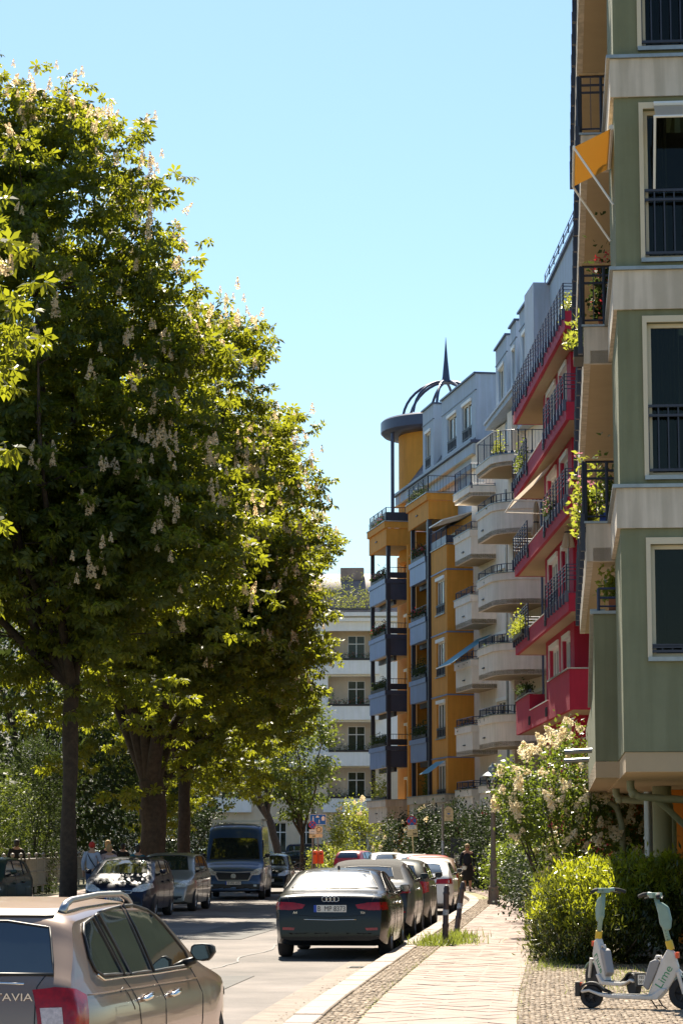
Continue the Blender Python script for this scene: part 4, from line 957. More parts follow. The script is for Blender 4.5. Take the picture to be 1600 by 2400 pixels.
def car_details(c, front_glass, rear_glass, sides, tail, head, doors, handles=(), grille=None, intake=None, plates=('', ''), pz=(.78, .45), mirror=None, trim=True, hands='chrome', mm=None):
    for n, p, v in (('windscreen', front_glass, 'front'), ('rear_window', rear_glass, 'rear')):
        if p:
            w = c.patch(n, p, v, 'car_glass', .006, step=.14); c.seam('window_seal', p, v, .009, 'trim_black', w, .006, close=True, sub=4)
    side_glass(c, sides, trim)
    for sg in (1, -1):
        for p, m in tail: c.patch('tail_light', yz(p, sg), 'rear', m, .009 if m == 'tail_red' else .014, step=.05)
        for p, m in head: c.patch('headlight', yz(p, sg), 'front', m, .009, step=.06)
    for view in ('right', 'left'):
        for d in doors: c.seam('door_seam', d, view, .0045)
        for x, z in handles:
            h = c.hit(view, x, z)
            if h:
                sg = -1 if view == 'right' else 1; p = h[0]; mb = MB(); mb.tube([(p.x - .10, p.y, z - .005), (p.x - .09, p.y + sg * .03, z), (p.x, p.y + sg * .04, z + .012), (p.x + .09, p.y + sg * .03, z + .02), (p.x + .10, p.y, z + .018)], [.014, .017, .019, .017, .014], 8); mb.build('door_handle', hands, c.root, True)
    if grille: g = c.patch('grille', grille, 'front', 'trim_black', .008, step=.08); c.seam('grille_frame', grille, 'front', .012, 'chrome', g, .01, close=True, sub=4)
    if intake: c.patch('air_intake', intake, 'front', 'trim_black', .008, step=.08)
    if plates[0] is not None: c.plate('rear', pz[0], plates[0])
    if plates[1] is not None: c.plate('front', pz[1], plates[1])
    if mirror:
        for sg in (1, -1): c.mirror(mirror[0], mirror[1], sg, mm)
def sym(p): return [(y, z) for y, z in p] + [(-y, z) for y, z in p[::-1]]
HEAD = lambda dx, dy: math.atan2(dy, dx)
STREET = HEAD(.0895, 1.0)
# ---- estate car nearest the camera
def estate():
    a = R(90 - 8.8); L, W = 4.66, 1.81; d = Vector((math.cos(a), math.sin(a), 0)); n = Vector((d.y, -d.x, 0))
    corner = Vector((-1.52, 14.15, 0)); ctr = corner - n * (W / 2 - .06) + d * (L / 2)
    top = [(0, .38), (.004, .55), (.03, .72), (.05, .86), (.09, 1.0), (.16, 1.06), (.40, 1.30), (.46, 1.385), (.55, 1.425), (1.1, 1.455), (1.8, 1.468), (2.3, 1.455), (2.78, 1.395), (3.48, 1.05), (3.62, 1.01), (4.15, .91), (4.48, .78), (4.61, .6), (4.655, .45), (4.66, .33)]
    c = Car('estate_car', 'tan metallic estate car with roof rails, cut off at the lower left corner', (ctr.x, ctr.y), a, L, W, 1.468, top, 'paint_tan', belt=.955, belt_r=1.01, sh=.90, roofw=.68, wheels=(1.0, .93), rw=.33, drop=((0, .05), (.3, .08), (.6, .11), (3.3, .12), (9, .10)), seg=120, rear_a=.10)
    car_details(c, sym([(.66, 1.03), (.54, 1.37), (.3, 1.40)]), sym([(.66, 1.05), (.56, 1.31), (.3, 1.345)]),
        [[(.70, 1.02), (.58, 1.055), (.555, 1.13), (.63, 1.27), (.72, 1.325), (.98, 1.358), (1.16, 1.005)], [(1.22, 1.0), (1.04, 1.365), (1.14, 1.375), (1.36, .995)], [(1.385, .993), (1.165, 1.378), (1.82, 1.402), (1.93, .985)], [(2.02, .98), (1.91, 1.403), (2.2, 1.398), (2.5, 1.36), (2.75, 1.27), (3.12, 1.06), (3.16, .965)]],
        [],
        [([(.5, .62), (.45, .74), (.8, .80), (.85, .7)], 'head_lamp')],
        [[(1.17, .99), (1.30, .86), (1.36, .70), (1.36, .36)], [(1.97, .97), (2.06, .80), (2.06, .30)], [(3.14, .95), (3.22, .75), (3.18, .45), (3.1, .3)], [(1.45, .30), (3.1, .30)], [(.96, .91), (1.06, .93), (1.14, .88), (1.2, .79)]],
        [(1.52, .84), (2.30, .82)], grille=sym([(.33, .58), (.38, .74)]), plates=('B SK 2174', ''), pz=(.60, .42), mirror=(3.0, 1.02), mm='trim_black')
    for sg in (1, -1): c.seam('tailgate_seam', [(sg * .62, 1.06), (sg * .58, .985), (sg * .588, .67), (sg * .55, .52)], 'rear', .004)
    for sg in (1, -1):
        E = lambda x, y: (x - L / 2) * math.sin(R(42)) + y * math.cos(R(42))
        u0, u1 = E(.05, .60), E(.26, .83); c.patch('tail_light', [(u0, .67), (u0 - .005, .965), (u0 + .10, .98), (u1 - .10, .97), (u1, .93), (u1 - .02, .70), (u1 - .06, .67)], ('diag', sg), 'tail_red', .010, step=.04)
        v0, v1 = E(.05, .625), E(.06, .745); c.patch('reverse_light', [(v0, .77), (v0 - .003, .865), (v1, .87), (v1, .77)], ('diag', sg), 'tail_clear', .015, step=.04)
    for view in ('right', 'left'): c.seam('shoulder_line', [(.30, .93), (1.0, .92), (2.0, .90), (3.2, .875)], view, .006, 'paint_tan', eps=-.001)
    c.seam('window_strip', [(.60, 1.03), (.70, .995), (1.2, .985), (2.0, .965), (3.15, .948)], 'right', .008, 'chrome', eps=.004)
    c.seam('plate_trim', [(-.5, 1.0), (-.1, 1.01), (.5, 1.0)], 'rear', .008, 'chrome')
    for sg in (1, -1):
        pts = []
        for x, dz in ((.66, .0), (.74, .045), (.86, .06), (1.5, .062), (2.1, .06), (2.25, .04), (2.36, .0)):
            h = c.hit('top', x, sg * .57); p = h[0]; pts.append((p.x, p.y, p.z + dz))
        mb = MB(); mb.tube(pts, [.03, .024, .02, .019, .02, .024, .028], 8); mb.build('roof_rail', 'alloy', c.root, True)
    h = c.hit('rear', -.30, .93); p = h[0]
    text_mesh('OCTAVIA', .062, 'chrome', c.root, basis((p.x - .006, -.385, .925), (0, -1, 0), (0, 0, 1), (-1, 0, 0)), .003, sx=1.35)
    mb = MB(); mb.tube([(c.hit('rear', .1, 1.12)[0].x - .02, .12, 1.11), (c.hit('rear', -.3, 1.13)[0].x - .02, -.30, 1.135)], .012, 6); mb.build('rear_wiper', 'trim_black', c.root)
    c.patch('spoiler_lip', sym([(.56, 1.375), (.53, 1.41)]), 'rear', 'trim_black', .012)
estate()
# ---- black saloon with number plate
def kerb_pos(Y, W, gap=.12):
    p, t = along(Y); n = Vector((t.y, -t.x, 0)); q = p - n * (W / 2 + gap); return (q.x, q.y), HEAD(t.x, t.y)
def saloon_top(L, H): 
    k = L / 4.72; h = H / 1.43
    return [(x * k, z * h if z > .6 else z) for x, z in [(0, .40), (.003, .55), (.02, .72), (.05, .90), (.09, .99), (.16, 1.03), (.55, 1.06), (.74, 1.085), (1.345, 1.367), (1.66, 1.415), (2.15, 1.43), (2.55, 1.415), (2.85, 1.365), (3.5, 1.04), (3.66, .99), (4.2, .89), (4.52, .76), (4.66, .60), (4.71, .45), (4.72, .33)]]
def saloon():
    pos, hd = kerb_pos(41.3, 1.84, .0)
    c = Car('saloon_car', 'black saloon with sun glinting on its rear window, parked beside the bollards', pos, hd, 4.72, 1.86, 1.43, saloon_top(4.72, 1.43), 'paint_black', belt=.97, belt_r=1.0, roofw=.68, wheels=(1.02, .88), rw=.335, seg=110, drop=((0, .05), (.6, .07), (1.0, .10), (3.3, .12), (9, .10)))
    car_details(c, sym([(.64, 1.06), (.50, 1.36), (.3, 1.385)]), sym([(.70, 1.11), (.52, 1.365), (.3, 1.39)]),
        [[(.98, 1.03), (.92, 1.06), (1.42, 1.30), (1.62, 1.335), (1.68, 1.0)], [(1.72, 1.0), (1.66, 1.345), (2.12, 1.36), (2.14, .985)], [(2.2, .98), (2.18, 1.36), (2.5, 1.35), (2.75, 1.30), (3.2, 1.06), (3.24, .98)]],
        [([(.44, .80), (.40, .86), (.60, .895), (.80, .90), (.88, .90), (.90, .78), (.62, .775)], 'tail_red'), ([(.58, .46), (.56, .50), (.76, .505), (.76, .465)], 'tail_red')],
        [([(.5, .62), (.45, .74), (.8, .80), (.85, .7)], 'head_lamp')],
        [[(1.70, .99), (1.60, .72), (1.55, .4)], [(2.17, .97), (2.2, .7), (2.18, .3)], [(3.22, .96), (3.25, .7), (3.15, .3)]], [(1.95, .86), (2.75, .84)], grille=sym([(.38, .40), (.42, .75)]), plates=('B  MP 8373', ''), pz=(.80, .45), mirror=(3.05, 1.03))
    next(o for o in c.root.children if o.name.startswith('rear_window')).data.materials[0] = M('dusty_glass')
    h = c.hit('rear', 0, .93)[0]
    mb = MB()
    for i in range(4): mb.tube([(h.x - .012, (i - 1.5) * .062 + .042 * math.cos(t), .952 + .042 * math.sin(t)) for t in [2 * math.pi * k / 16 for k in range(16)]], .006, 5, close=True)
    mb.build('badge_rings', 'chrome', c.root, True)
    p = c.hit('rear', .42, .73)[0]; text_mesh('A4', .06, 'chrome', c.root, basis((p.x - .006, .56, .735), (0, -1, 0), (0, 0, 1), (-1, 0, 0)), .002)
    p = c.hit('rear', -.56, .73)[0]; text_mesh('TDI', .045, 'chrome', c.root, basis((p.x - .006, -.52, .735), (0, -1, 0), (0, 0, 1), (-1, 0, 0)), .002)
    c.seam('boot_seam', [(.70, 1.0), (.62, .80), (.55, .70), (0, .66), (-.55, .70), (-.62, .80), (-.70, 1.0)], 'rear', .005)
    c.seam('bumper_trim', [(.42, .63), (0, .62), (-.42, .63)], 'rear', .008, 'chrome')
    c.patch('diffuser', sym([(.75, .33), (.68, .42)]), 'rear', 'trim_black', .008)
    h = c.hit('top', 1.62, 0)[0]; mb = MB(); mb.prism([(h.x - .10, h.z - .005), (h.x - .08, h.z + .055), (h.x + .02, h.z + .02), (h.x + .06, h.z - .005)], -.015, .015, 'y'); mb.build('roof_antenna', 'trim_black', c.root)
saloon()
# ---- soft-top convertible
def convertible():
    pos, hd = kerb_pos(49.6, 1.83, .14); L = 4.37
    top = [(0, .42), (.003, .58), (.02, .75), (.06, .92), (.12, 1.0), (.45, 1.07), (.62, 1.10), (1.15, 1.42), (1.5, 1.50), (1.9, 1.52), (2.3, 1.49), (2.55, 1.42), (3.2, 1.12), (3.35, 1.06), (3.9, .98), (4.2, .85), (4.32, .65), (4.36, .48), (4.37, .33)]
    c = Car('convertible_car', 'dark grey convertible with closed black soft top behind the black saloon', pos, hd, L, 1.90, 1.52, top, 'paint_graphite', belt=1.05, belt_r=1.09, roofw=.66, wheels=(.9, .85), rw=.35, seg=100)
    car_details(c, sym([(.62, 1.13), (.5, 1.42)]), sym([(.52, 1.18), (.46, 1.36), (.2, 1.38)]),
        [[(1.5, 1.11), (1.62, 1.36), (2.0, 1.40), (2.35, 1.37), (2.9, 1.14), (2.95, 1.09)]],
        [([(.45, .86), (.44, .92), (.86, .95), (.88, .88)], 'tail_red'), ([(.55, .50), (.55, .535), (.8, .54), (.8, .505)], 'tail_red')], [([(.5, .72), (.45, .80), (.8, .86), (.85, .78)], 'head_lamp')],
        [[(1.62, 1.07), (1.55, .7), (1.5, .35)], [(2.95, 1.07), (3.0, .7), (2.95, .3)]], [(1.8, .93)], grille=sym([(.5, .7), (.5, .75)]), plates=('B RV 508', ''), pz=(.74, .5), mirror=(2.8, 1.13), mm='trim_black')
    c.patch('soft_top', sym([(.0, 1.13), (.72, 1.14), (.62, 1.36), (.5, 1.43), (.3, 1.475), (.01, 1.50)])[0:6] + [(-y, z) for y, z in [(.01, 1.50), (.3, 1.475), (.5, 1.43), (.62, 1.36), (.72, 1.14)]], 'rear', 'soft_top', .004, step=.08)
    tp = [(.70, .60), (1.0, .64), (1.5, .66), (2.3, .62), (2.5, .58), (2.5, -.58), (2.3, -.62), (1.5, -.66), (1.0, -.64), (.70, -.60)]
    c.patch('soft_top', tp, 'top', 'soft_top', .005, step=.12)
    c.seam('chrome_strip', [(.80, .98), (0, 1.01), (-.80, .98)], 'rear', .012, 'chrome')
convertible()
# ---- generic hatchbacks, estates, minivans
def hatch_top(L, H, hood=.98, slope=.55, nose=.3):
    return [(0, .40), (.003, .55), (.03, .75), (.06, .92), (.10, hood * 1.02), (slope * .45, hood + (H - hood) * .42), (slope, H - .10), (slope + .16, H - .035), (L * .35, H - .004), (L * .46, H), (L * .56, H - .03), (L * .62, H - .085), (L * .79, hood + .07), (L * .83, hood + .02), (L * .92, hood - .12), (L - .14, hood - .24), (L - .05, .60), (L - .01, .45), (L, .33)]
def hatch(label, pos, hd, paintm, L=4.2, W=1.78, H=1.48, hood=.98, slope=.55, group=None, plates=('', ''), name='hatchback_car', tail_tall=True, seg=70, roofw=.74, rw=.32, white_frame=False, grille=True):
    c = Car(name, label, pos, hd, L, W, H, hatch_top(L, H, hood, slope), paintm, belt=hood, belt_r=hood + .05, roofw=roofw, wheels=(.80, .85), rw=rw, group=group, seg=seg, drop=((0, .05), (.6, .10), (3.3, .12), (9, .10)))
    gw = W / 2 * .72; b = hood + .04; t = H - .10
    tail = [([(.52, .76), (.55, .98), (.72, 1.02), (.84, 1.0), (.86, .80), (.70, .74)], 'tail_red')] if tail_tall else [([(.45, .80), (.48, .92), (.84, .94), (.87, .80)], 'tail_red')]
    a = L * .22; e = L * .50; f = L * .70
    car_details(c, sym([(gw, b + .06), (gw * .80, t - .02), (.3, t + .01)]), sym([(gw * .95, b + .08), (gw * .82, t - .05), (.3, t - .02)]),
        [[(slope + .22, b + .06), (slope + .32, t - .08), (a + .15, t - .02), (a + .25, b + .03)], [(a + .3, b + .02), (a + .22, t - .015), (e - .1, t + .0), (e - .06, b + .0)], [(e, b - .0), (e - .04, t), (L * .57, t - .02), (L * .63, t - .10), (f + .1, b + .08), (f + .12, b - .01)]],
        tail, [([(.42, .66), (.40, .72), (.62, .84), (.84, .86), (.86, .76), (.66, .66)], 'head_lamp')],
        [[(a + .3, b - .02), (a + .25, .7), (a + .35, .32)], [(e - .02, b - .02), (e + .02, .7), (e, .3)], [(f + .1, b - .03), (f + .12, .6), (f, .3)]], [(a + .55, .90), (e + .28, .88)],
        grille=sym([(.38, .62), (.40, .68)]) if grille else None, intake=sym([(.55, .32), (.62, .42)]), plates=plates, pz=(.68, .50), mirror=(L * .665, b + .06), hands=paintm)
    return c
pos, hd = kerb_pos(55.3, 1.78, .1); hatch('dark olive hatchback with tall red tail light behind the convertible', pos, hd, 'paint_olive', L=4.2, H=1.50, plates=('B KT 61', ''))
pos, hd = kerb_pos(66.0, 1.80, .06); hatch('cream white hatchback with red tail light, mirror towards the lamp post', pos, hd, 'paint_white', L=4.3, H=1.44, W=1.80, slope=.75, hood=.97, plates=('B AX 340', ''), tail_tall=False)
pos, hd = kerb_pos(73.0, 1.78, .18); hatch('brown roofed car ahead of the cream white hatchback', pos, hd, 'paint_brown', L=4.4, H=1.47, plates=('', ''))
pos, hd = kerb_pos(84.0, 1.76, .35); hatch('bright red hatchback in the row on the right', pos, hd, 'paint_red', L=4.1, H=1.49, plates=('', ''))
pos, hd = kerb_pos(97.0, 1.80, .2); hatch('white saloon with dark rear window in the row on the right', pos, hd, 'paint_white', L=4.5, H=1.47, slope=.8, plates=('', ''))
pos, hd = kerb_pos(108.0, 1.78, .5); hatch('small white car with sun flare on its glass in the row', pos, (hd + math.pi), 'paint_white', L=3.8, H=1.50, plates=('', ''))
hatch('dark red compact car at the far end of the right row', (.95, 140.0), R(70), 'paint_darkred', L=3.95, H=1.52, W=1.75, plates=('', ''), slope=.4)
# left row, facing the camera
def left_pos(Y, W, gap=.1):
    p, t = along(Y); n = Vector((t.y, -t.x, 0)); q = p - n * (9.15 - W / 2 - gap); return (q.x, q.y), HEAD(-t.x, -t.y)
pos, hd = left_pos(61.8, 1.76, .06); hatch('dark navy hatchback facing us in front of the silver minivan', pos, hd, 'paint_navy', L=4.15, H=1.52, W=1.78, hood=1.0, plates=('', 'B DC 7120'))
pos, hd = left_pos(68.3, 1.76, .1); c_ = hatch('silver minivan with black door strip parked before the blue van', pos, hd, 'paint_silver', L=4.2, H=1.60, W=1.78, hood=1.02, plates=('', None), name='minivan_car')
hatch('dark green car at the left edge behind the tree trunk', (-8.75, 59.5), HEAD(-.10, -1), 'paint_green', L=4.3, H=1.53, W=1.78, hood=1.02, plates=('', ''))
# ---- blue panel van
def van():
    L, W, H = 5.9, 2.05, 2.55; p, t = along(84.6); n = Vector((t.y, -t.x, 0)); 
    top = [(0, .45), (.01, 1.0), (.03, 2.0), (.08, 2.42), (.2, 2.52), (2, 2.55), (4.0, 2.54), (4.45, 2.50), (4.62, 2.42), (4.72, 2.25), (4.86, 2.0), (5.22, 1.30), (5.30, 1.24), (5.58, 1.12), (5.75, .98), (5.84, .80), (5.88, .6), (5.9, .35)]
    c = Car('panel_van', 'dark blue panel van with roof rack facing the camera', (-3.55, 84.6), HEAD(-.02, -1), L, W, H, top, 'paint_van', belt=1.30, roofw=.84, wheels=(1.1, .95), rw=.35, seg=130, drop=((0, .06), (.3, .12), (4.4, .14), (5.2, .12), (9, .12)), cat='van', front_a=.12, rear_a=.05, bot=.25)
    car_details(c, sym([(.84, 1.34), (.80, 1.7), (.74, 2.02), (.5, 2.05)]), None, [[(4.35, 1.35), (4.35, 1.98), (4.62, 1.98), (5.0, 1.42)]], [], [([(.60, .80), (.56, .88), (.80, 1.04), (.93, 1.06), (.95, .92), (.86, .82)], 'head_lamp')],
        [[(4.3, 1.9), (4.3, .4)], [(5.05, 1.3), (5.05, .6)], [(2.6, 2.2), (2.6, .4)]], [(4.45, 1.2)], grille=None, plates=(None, 'B WL 415'), pz=(.7, .55), mirror=(4.95, 1.42), mm='trim_black')
    for sg in (1, -1): c.patch('roof_panel', yz([(.15, 2.14), (.16, 2.34), (.55, 2.34), (.58, 2.14)], sg), 'front', 'paint_van', .012)
    c.patch('grille', sym([(.52, .66), (.66, .86), (.6, .88)]), 'front', 'trim_black', .008); c.seam('grille_trim', [(-.80, .93), (-.62, .86), (-.5, .64), (.5, .64), (.62, .86), (.80, .93)], 'front', .028, 'alloy')
    c.seam('bonnet_trim', [(-.80, .93), (0, .90), (.80, .93)], 'front', .022, 'alloy')
    c.patch('bumper', sym([(.86, .34), (.90, .52)]), 'front', 'trim_black', .012)
    for sg in (1, -1): c.patch('fog_lamp', yz([(.68, .44), (.68, .50), (.78, .50), (.78, .44)], sg), 'front', 'head_lamp', .016)
    mb = MB()
    mb.box(1.15, 1.30, -.85, .85, 2.60, 2.66); mb.box(-.6, -.45, -.85, .85, 2.60, 2.66); mb.box(-2.3, 1.5, -.86, -.80, 2.66, 2.70); mb.box(-2.3, 1.5, .80, .86, 2.66, 2.70)
    for x in (1.2, -.5):
        for y in (-.8, .8): mb.box(x - .03, x + .03, y - .03, y + .03, 2.40, 2.6)
    mb.build('roof_rack', 'alloy', c.root)
    mb = MB(); h = c.hit('front', 0, .79)[0]; mb.cyl((h.x - .02, 0, .78), (h.x + .03, 0, .78), .085, n=20); mb.build('badge', 'chrome', c.root)
    for y0, y1 in ((-.7, -.05), (.05, .7)): c.seam('wiper', [(y0, 1.38), (y1, 1.36)], 'front', .01, 'trim_black', eps=.012)
van()
# ---- cars far behind
hatch('dark car tucked right behind the blue van', (-2.75, 94.0), HEAD(-.02, -1), 'paint_black', L=4.3, H=1.5, plates=('', ''), grille=False)
def far_saloon(label, pos, hd, pm, L=4.6, H=1.43):
    c = Car('saloon_car', label, pos, hd, L, 1.8, H, saloon_top(L, H), pm, belt=.97, roofw=.70, wheels=(1.0, .88), rw=.32, seg=60)
    car_details(c, sym([(.64, 1.06), (.50, 1.34)]), sym([(.66, 1.11), (.5, 1.34)]), [[(.98, 1.05), (1.45, 1.31), (2.05, 1.34), (2.06, 1.0)], [(2.14, 1.0), (2.12, 1.34), (2.5, 1.33), (3.15, 1.05), (3.18, 1.0)]], [([(.45, .78), (.45, .9), (.85, .9), (.87, .78)], 'tail_red')], [([(.5, .62), (.45, .72), (.8, .78), (.85, .7)], 'head_lamp')], [[(2.1, .97), (2.1, .3)]], [], plates=('', ''), mirror=(3.0, 1.03))
far_saloon('black saloon parked across the far end of the road', (-3.45, 181), math.pi, 'paint_black')
def far_van(label, pos, hd, pm, H=1.95, L=4.8):
    top = [(0, .45), (.01, .9), (.05, 1.4), (.14, H - .2), (.3, H - .05), (2, H), (3.1, H - .02), (3.35, H - .12), (3.95, 1.15), (4.1, 1.1), (4.5, .98), (4.7, .8), (4.78, .5), (4.8, .33)]
    c = Car('passenger_van', label, pos, hd, L, 1.9, H, top, pm, belt=1.05, roofw=.82, wheels=(.9, .9), rw=.33, seg=60, cat='van')
    car_details(c, sym([(.7, 1.2), (.62, H - .2)]), sym([(.7, 1.15), (.62, H - .25)]), [[(.3, 1.12), (.36, H - .22), (1.6, H - .2), (1.6, 1.1)], [(1.68, 1.1), (1.68, H - .2), (2.6, H - .2), (2.6, 1.1)], [(2.68, 1.1), (2.68, H - .2), (3.2, H - .25), (3.7, 1.15)]], [], [([(.5, .7), (.5, .85), (.8, .9), (.85, .75)], 'head_lamp')], [[(2.64, 1.0), (2.64, .4)]], [], plates=('', ''), mirror=(3.5, 1.15))
far_van('dark passenger van with pale roof behind the far road signs', (-1.9, 186.5), 0.0, 'paint_navy')
hatch('light blue hatchback half hidden behind the blue van', (-6.3, 187.5), 0.15, 'paint_cyan', L=4.4, H=1.62, plates=('', ''))
far_van('white camper van seen between the tree trunks', (-12.6, 176), 0.1, 'paint_white', H=2.25)
hatch('teal car between the tree trunk and the blue van', (-8.9, 158), R(250), 'paint_sky', L=4.3, H=1.6, plates=('', ''))
hatch('pale cyan car glinting beyond the people on the left', (-16.5, 168), math.pi, 'paint_cyan', L=4.4, H=1.5, plates=('', ''))
hatch('small pale car far left behind the red capped man', (-20.8, 170), math.pi, 'paint_white', L=4.0, H=1.5, plates=('', ''))
# ------------------------------------------------------------------ trees
def spike_mesh():
    """one upright chestnut flower candle, about 1 unit tall"""
    rng = np.random.default_rng(2); V = []; F = []
    for i in range(90):
        z = rng.random() ** .8; r = .21 * (1 - z) ** .75 + .03; a = rng.random() * 6.283; s = .085 * (1.1 - .5 * z); c = np.array([r * math.cos(a), r * math.sin(a), z])
        n = np.array([math.cos(a), math.sin(a), .5]) + rng.normal(size=3) * .4; n /= np.linalg.norm(n); u = np.cross(n, [0, 0, 1.]); u /= np.linalg.norm(u) + 1e-6; w = np.cross(n, u); k = len(V)
        V += [c - u * s, c - w * s * .8, c + u * s, c + w * s * .8]; F.append((k, k + 1, k + 2, k + 3))
    o = raw_mesh('flower_spike', np.array(V), np.array(F), 'spike_petal', None, rng.random(len(V))); me = o.data; bpy.data.objects.remove(o); return me
SPIKE = spike_mesh()
def lilac_mesh():
    rng = np.random.default_rng(5); V = []; F = []
    for i in range(110):
        z = rng.random(); r = .34 * (1 - z) ** .6 * (.7 + .5 * rng.random()); a = rng.random() * 6.283; s = .085; c = np.array([r * math.cos(a), r * math.sin(a), z])
        n = rng.normal(size=3) * .5 + np.array([math.cos(a), math.sin(a), .4]); n /= np.linalg.norm(n); u = np.cross(n, [.1, 0, 1.]); u /= np.linalg.norm(u) + 1e-6; w = np.cross(n, u); k = len(V)
        V += [c - u * s, c - w * s, c + u * s, c + w * s]; F.append((k, k + 1, k + 2, k + 3))
    o = raw_mesh('blossom', np.array(V), np.array(F), 'lilac_petal', None, rng.random(len(V))); me = o.data; bpy.data.objects.remove(o); return me
LILAC = lilac_mesh()
def crown_points(rng, ell, n, lo=.5, lobes=14, amp=.16):
    """clump centres in a union of lumpy ellipsoids, biased towards the shell"""
    out = []; nr = []; vol = np.array([e[3] * e[4] * e[5] for e in ell]); vol = vol ** .75; vol /= vol.sum()
    L = [rng.normal(size=(lobes, 3)) for _ in ell]; L = [l / np.linalg.norm(l, axis=1, keepdims=True) for l in L]
    for _ in range(n):
        k = rng.choice(len(ell), p=vol); e = ell[k]; d = rng.normal(size=3); d /= np.linalg.norm(d)
        bump = 1 + amp * (np.max(L[k] @ d) - .75) / .25; r = (lo ** 3 + (1 - lo ** 3) * rng.random()) ** (1 / 3) * bump
        out.append([e[0] + d[0] * e[3] * r, e[1] + d[1] * e[4] * r, e[2] + d[2] * e[5] * r]); nr.append(d)
    return np.array(out), np.array(nr)
def make_tree(name, label, x, y, r, fork, ell, clumps, per, size, tmpl, lm, seed, spikes=0, sigma=.48, limbs=9, up=.45, cat='tree', group=None, spike_h=.31, lo=.5, lean=(0, 0), twigs=60, flat=.55, zmin=2.2, skirt=0):
    rng = np.random.default_rng(seed); root = thing(name, label, cat, (x, y, 0), 0, group); o = np.array([x, y, 0.])
    C, D = crown_points(rng, ell, clumps, lo); C[:, 2] = np.maximum(C[:, 2], zmin)
    if skirt:                 # ragged underside: gaps between the lower boughs
        zl = skirt + 1.9 * np.sin(C[:, 0] * 1.25 + seed) * np.sin(C[:, 1] * 1.05 + seed * 2); kp = (C[:, 2] > zl) | (rng.random(len(C)) < .22); C, D = C[kp], D[kp]
    if tmpl is PALM:          # rosettes of six compound leaves fanning out from each twig end
        nr_ = per // 6; Q = np.repeat(C, nr_, axis=0) + rng.normal(size=(len(C) * nr_, 3)) * np.array([sigma, sigma, sigma * .62]); Q = np.repeat(Q, 6, axis=0)
        a_ = np.tile(np.arange(6) * 1.047, len(C) * nr_) + np.repeat(rng.random(len(C) * nr_) * 6.28, 6); dirs = np.c_[np.cos(a_), np.sin(a_), -.35 + .25 * rng.normal(size=len(a_))]
        pts = Q + dirs * size * (.45 + .35 * rng.random((len(Q), 1)))
    else:
        pts = np.repeat(C, per, axis=0) + rng.normal(size=(len(C) * per, 3)) * np.array([sigma, sigma, sigma * flat])
        dirs = np.repeat(D, per, axis=0); dirs = dirs * .6 + np.array([0, 0, -.25])
    leaf_mesh('crown', pts, size * (.65 + .6 * rng.random(len(pts))), tmpl[0], tmpl[1], lm, root, rng, up, dirs, origin=o)
    # trunk, limbs and twigs
    mb = MB(); top = np.array([lean[0], lean[1], fork]); 
    P = [(0, 0, -.1), (0, 0, .12), (0, 0, .4)]; RR = [r * 1.6, r * 1.35, r * 1.15]
    for k in range(1, 8): t = k / 7; P.append((lean[0] * t ** 1.5 + rng.normal() * r * .10, lean[1] * t + rng.normal() * r * .10, .4 + (fork - .4) * t)); RR.append(r * (1.05 - .12 * t) * (1 + rng.normal() * .04))
    top = np.array(P[-1]); mb.tube(P, RR, 14); mb.build('trunk', 'bark', root, True, 60)
    bm_ = MB(); tips = []
    ctr = np.array(ell[0][:3]) - o; zt = ctr[2]
    for i in range(limbs):
        a = 2 * math.pi * i / limbs + rng.random() * .5; sp = .25 + .55 * rng.random(); e = ell[0]
        end = np.array([ctr[0] + e[3] * sp * math.cos(a), ctr[1] + e[4] * sp * math.sin(a), fork + (zt + e[5] * .55 - fork) * (.45 + .55 * rng.random())])
        if i == 0: end = np.array([ctr[0], ctr[1], zt + e[5] * .6])
        pp = []; rr = []
        for k in range(6):
            t = k / 5; q = top + (end - top) * t; q[:2] += (end - top)[:2] * .25 * math.sin(math.pi * t); q += rng.normal(size=3) * .12 * (0 < k < 5); q[2] -= .25 * (k == 0); pp.append(tuple(q)); rr.append(r * (.62 - .50 * t))
        bm_.tube(pp, rr, 8); tips += pp[1:]
    tips = np.array(tips); rel = C - o
    for i in rng.choice(len(C), min(twigs, len(C)), replace=False):
        q = rel[i]; j = np.argmin(np.linalg.norm(tips - q, axis=1) + 1.5 * (tips[:, 2] > q[2])); a = tips[j]; m_ = (a + q) / 2 + np.array([0, 0, -.15]) + rng.normal(size=3) * .15
        bm_.tube([tuple(a), tuple(m_), tuple(q)], [r * .14, r * .09, .012], 5)
    tag(bm_.build('branches', 'bark', root, True, 60), kind='stuff')
    if spikes:
        q = np.array([((C - np.array(e[:3])) / np.array(e[3:])) for e in ell]); rr = np.linalg.norm(q, axis=2).min(axis=0)
        ok = np.where((rr > .78) & (D[:, 1] < .3) & (D[:, 2] > -.45) & (C[:, 2] > zmin + 2))[0]
        idx = rng.choice(ok, spikes); N = D[idx]; S = C[idx] + N * (.05 + .2 * rng.random((spikes, 1))) + rng.normal(size=(spikes, 3)) * .22 + np.array([0, 0, .16]) + np.where(N[:, 1:2] < -.1, 1, 0) * np.array([0, -.4, 0])
        if spikes > 200:      # the smaller ones past the first few hundred, joined
            k2 = 300; id2 = rng.choice(ok, k2); S2 = C[id2] + D[id2] * .15 + rng.normal(size=(k2, 3)) * .28 + np.array([0, -.25, .15]) - o
            sv = np.zeros(len(SPIKE.vertices) * 3, dtype=np.float32); SPIKE.vertices.foreach_get('co', sv); sv = sv.reshape(-1, 3); V2 = (S2[:, None, :] + sv[None] * (.22 + .08 * rng.random((k2, 1, 1)))).reshape(-1, 3)
            tag(raw_mesh('flower_spikes', V2, np.arange(len(V2)).reshape(-1, 4), 'spike_petal', root, rng.random(len(V2))), kind='stuff')
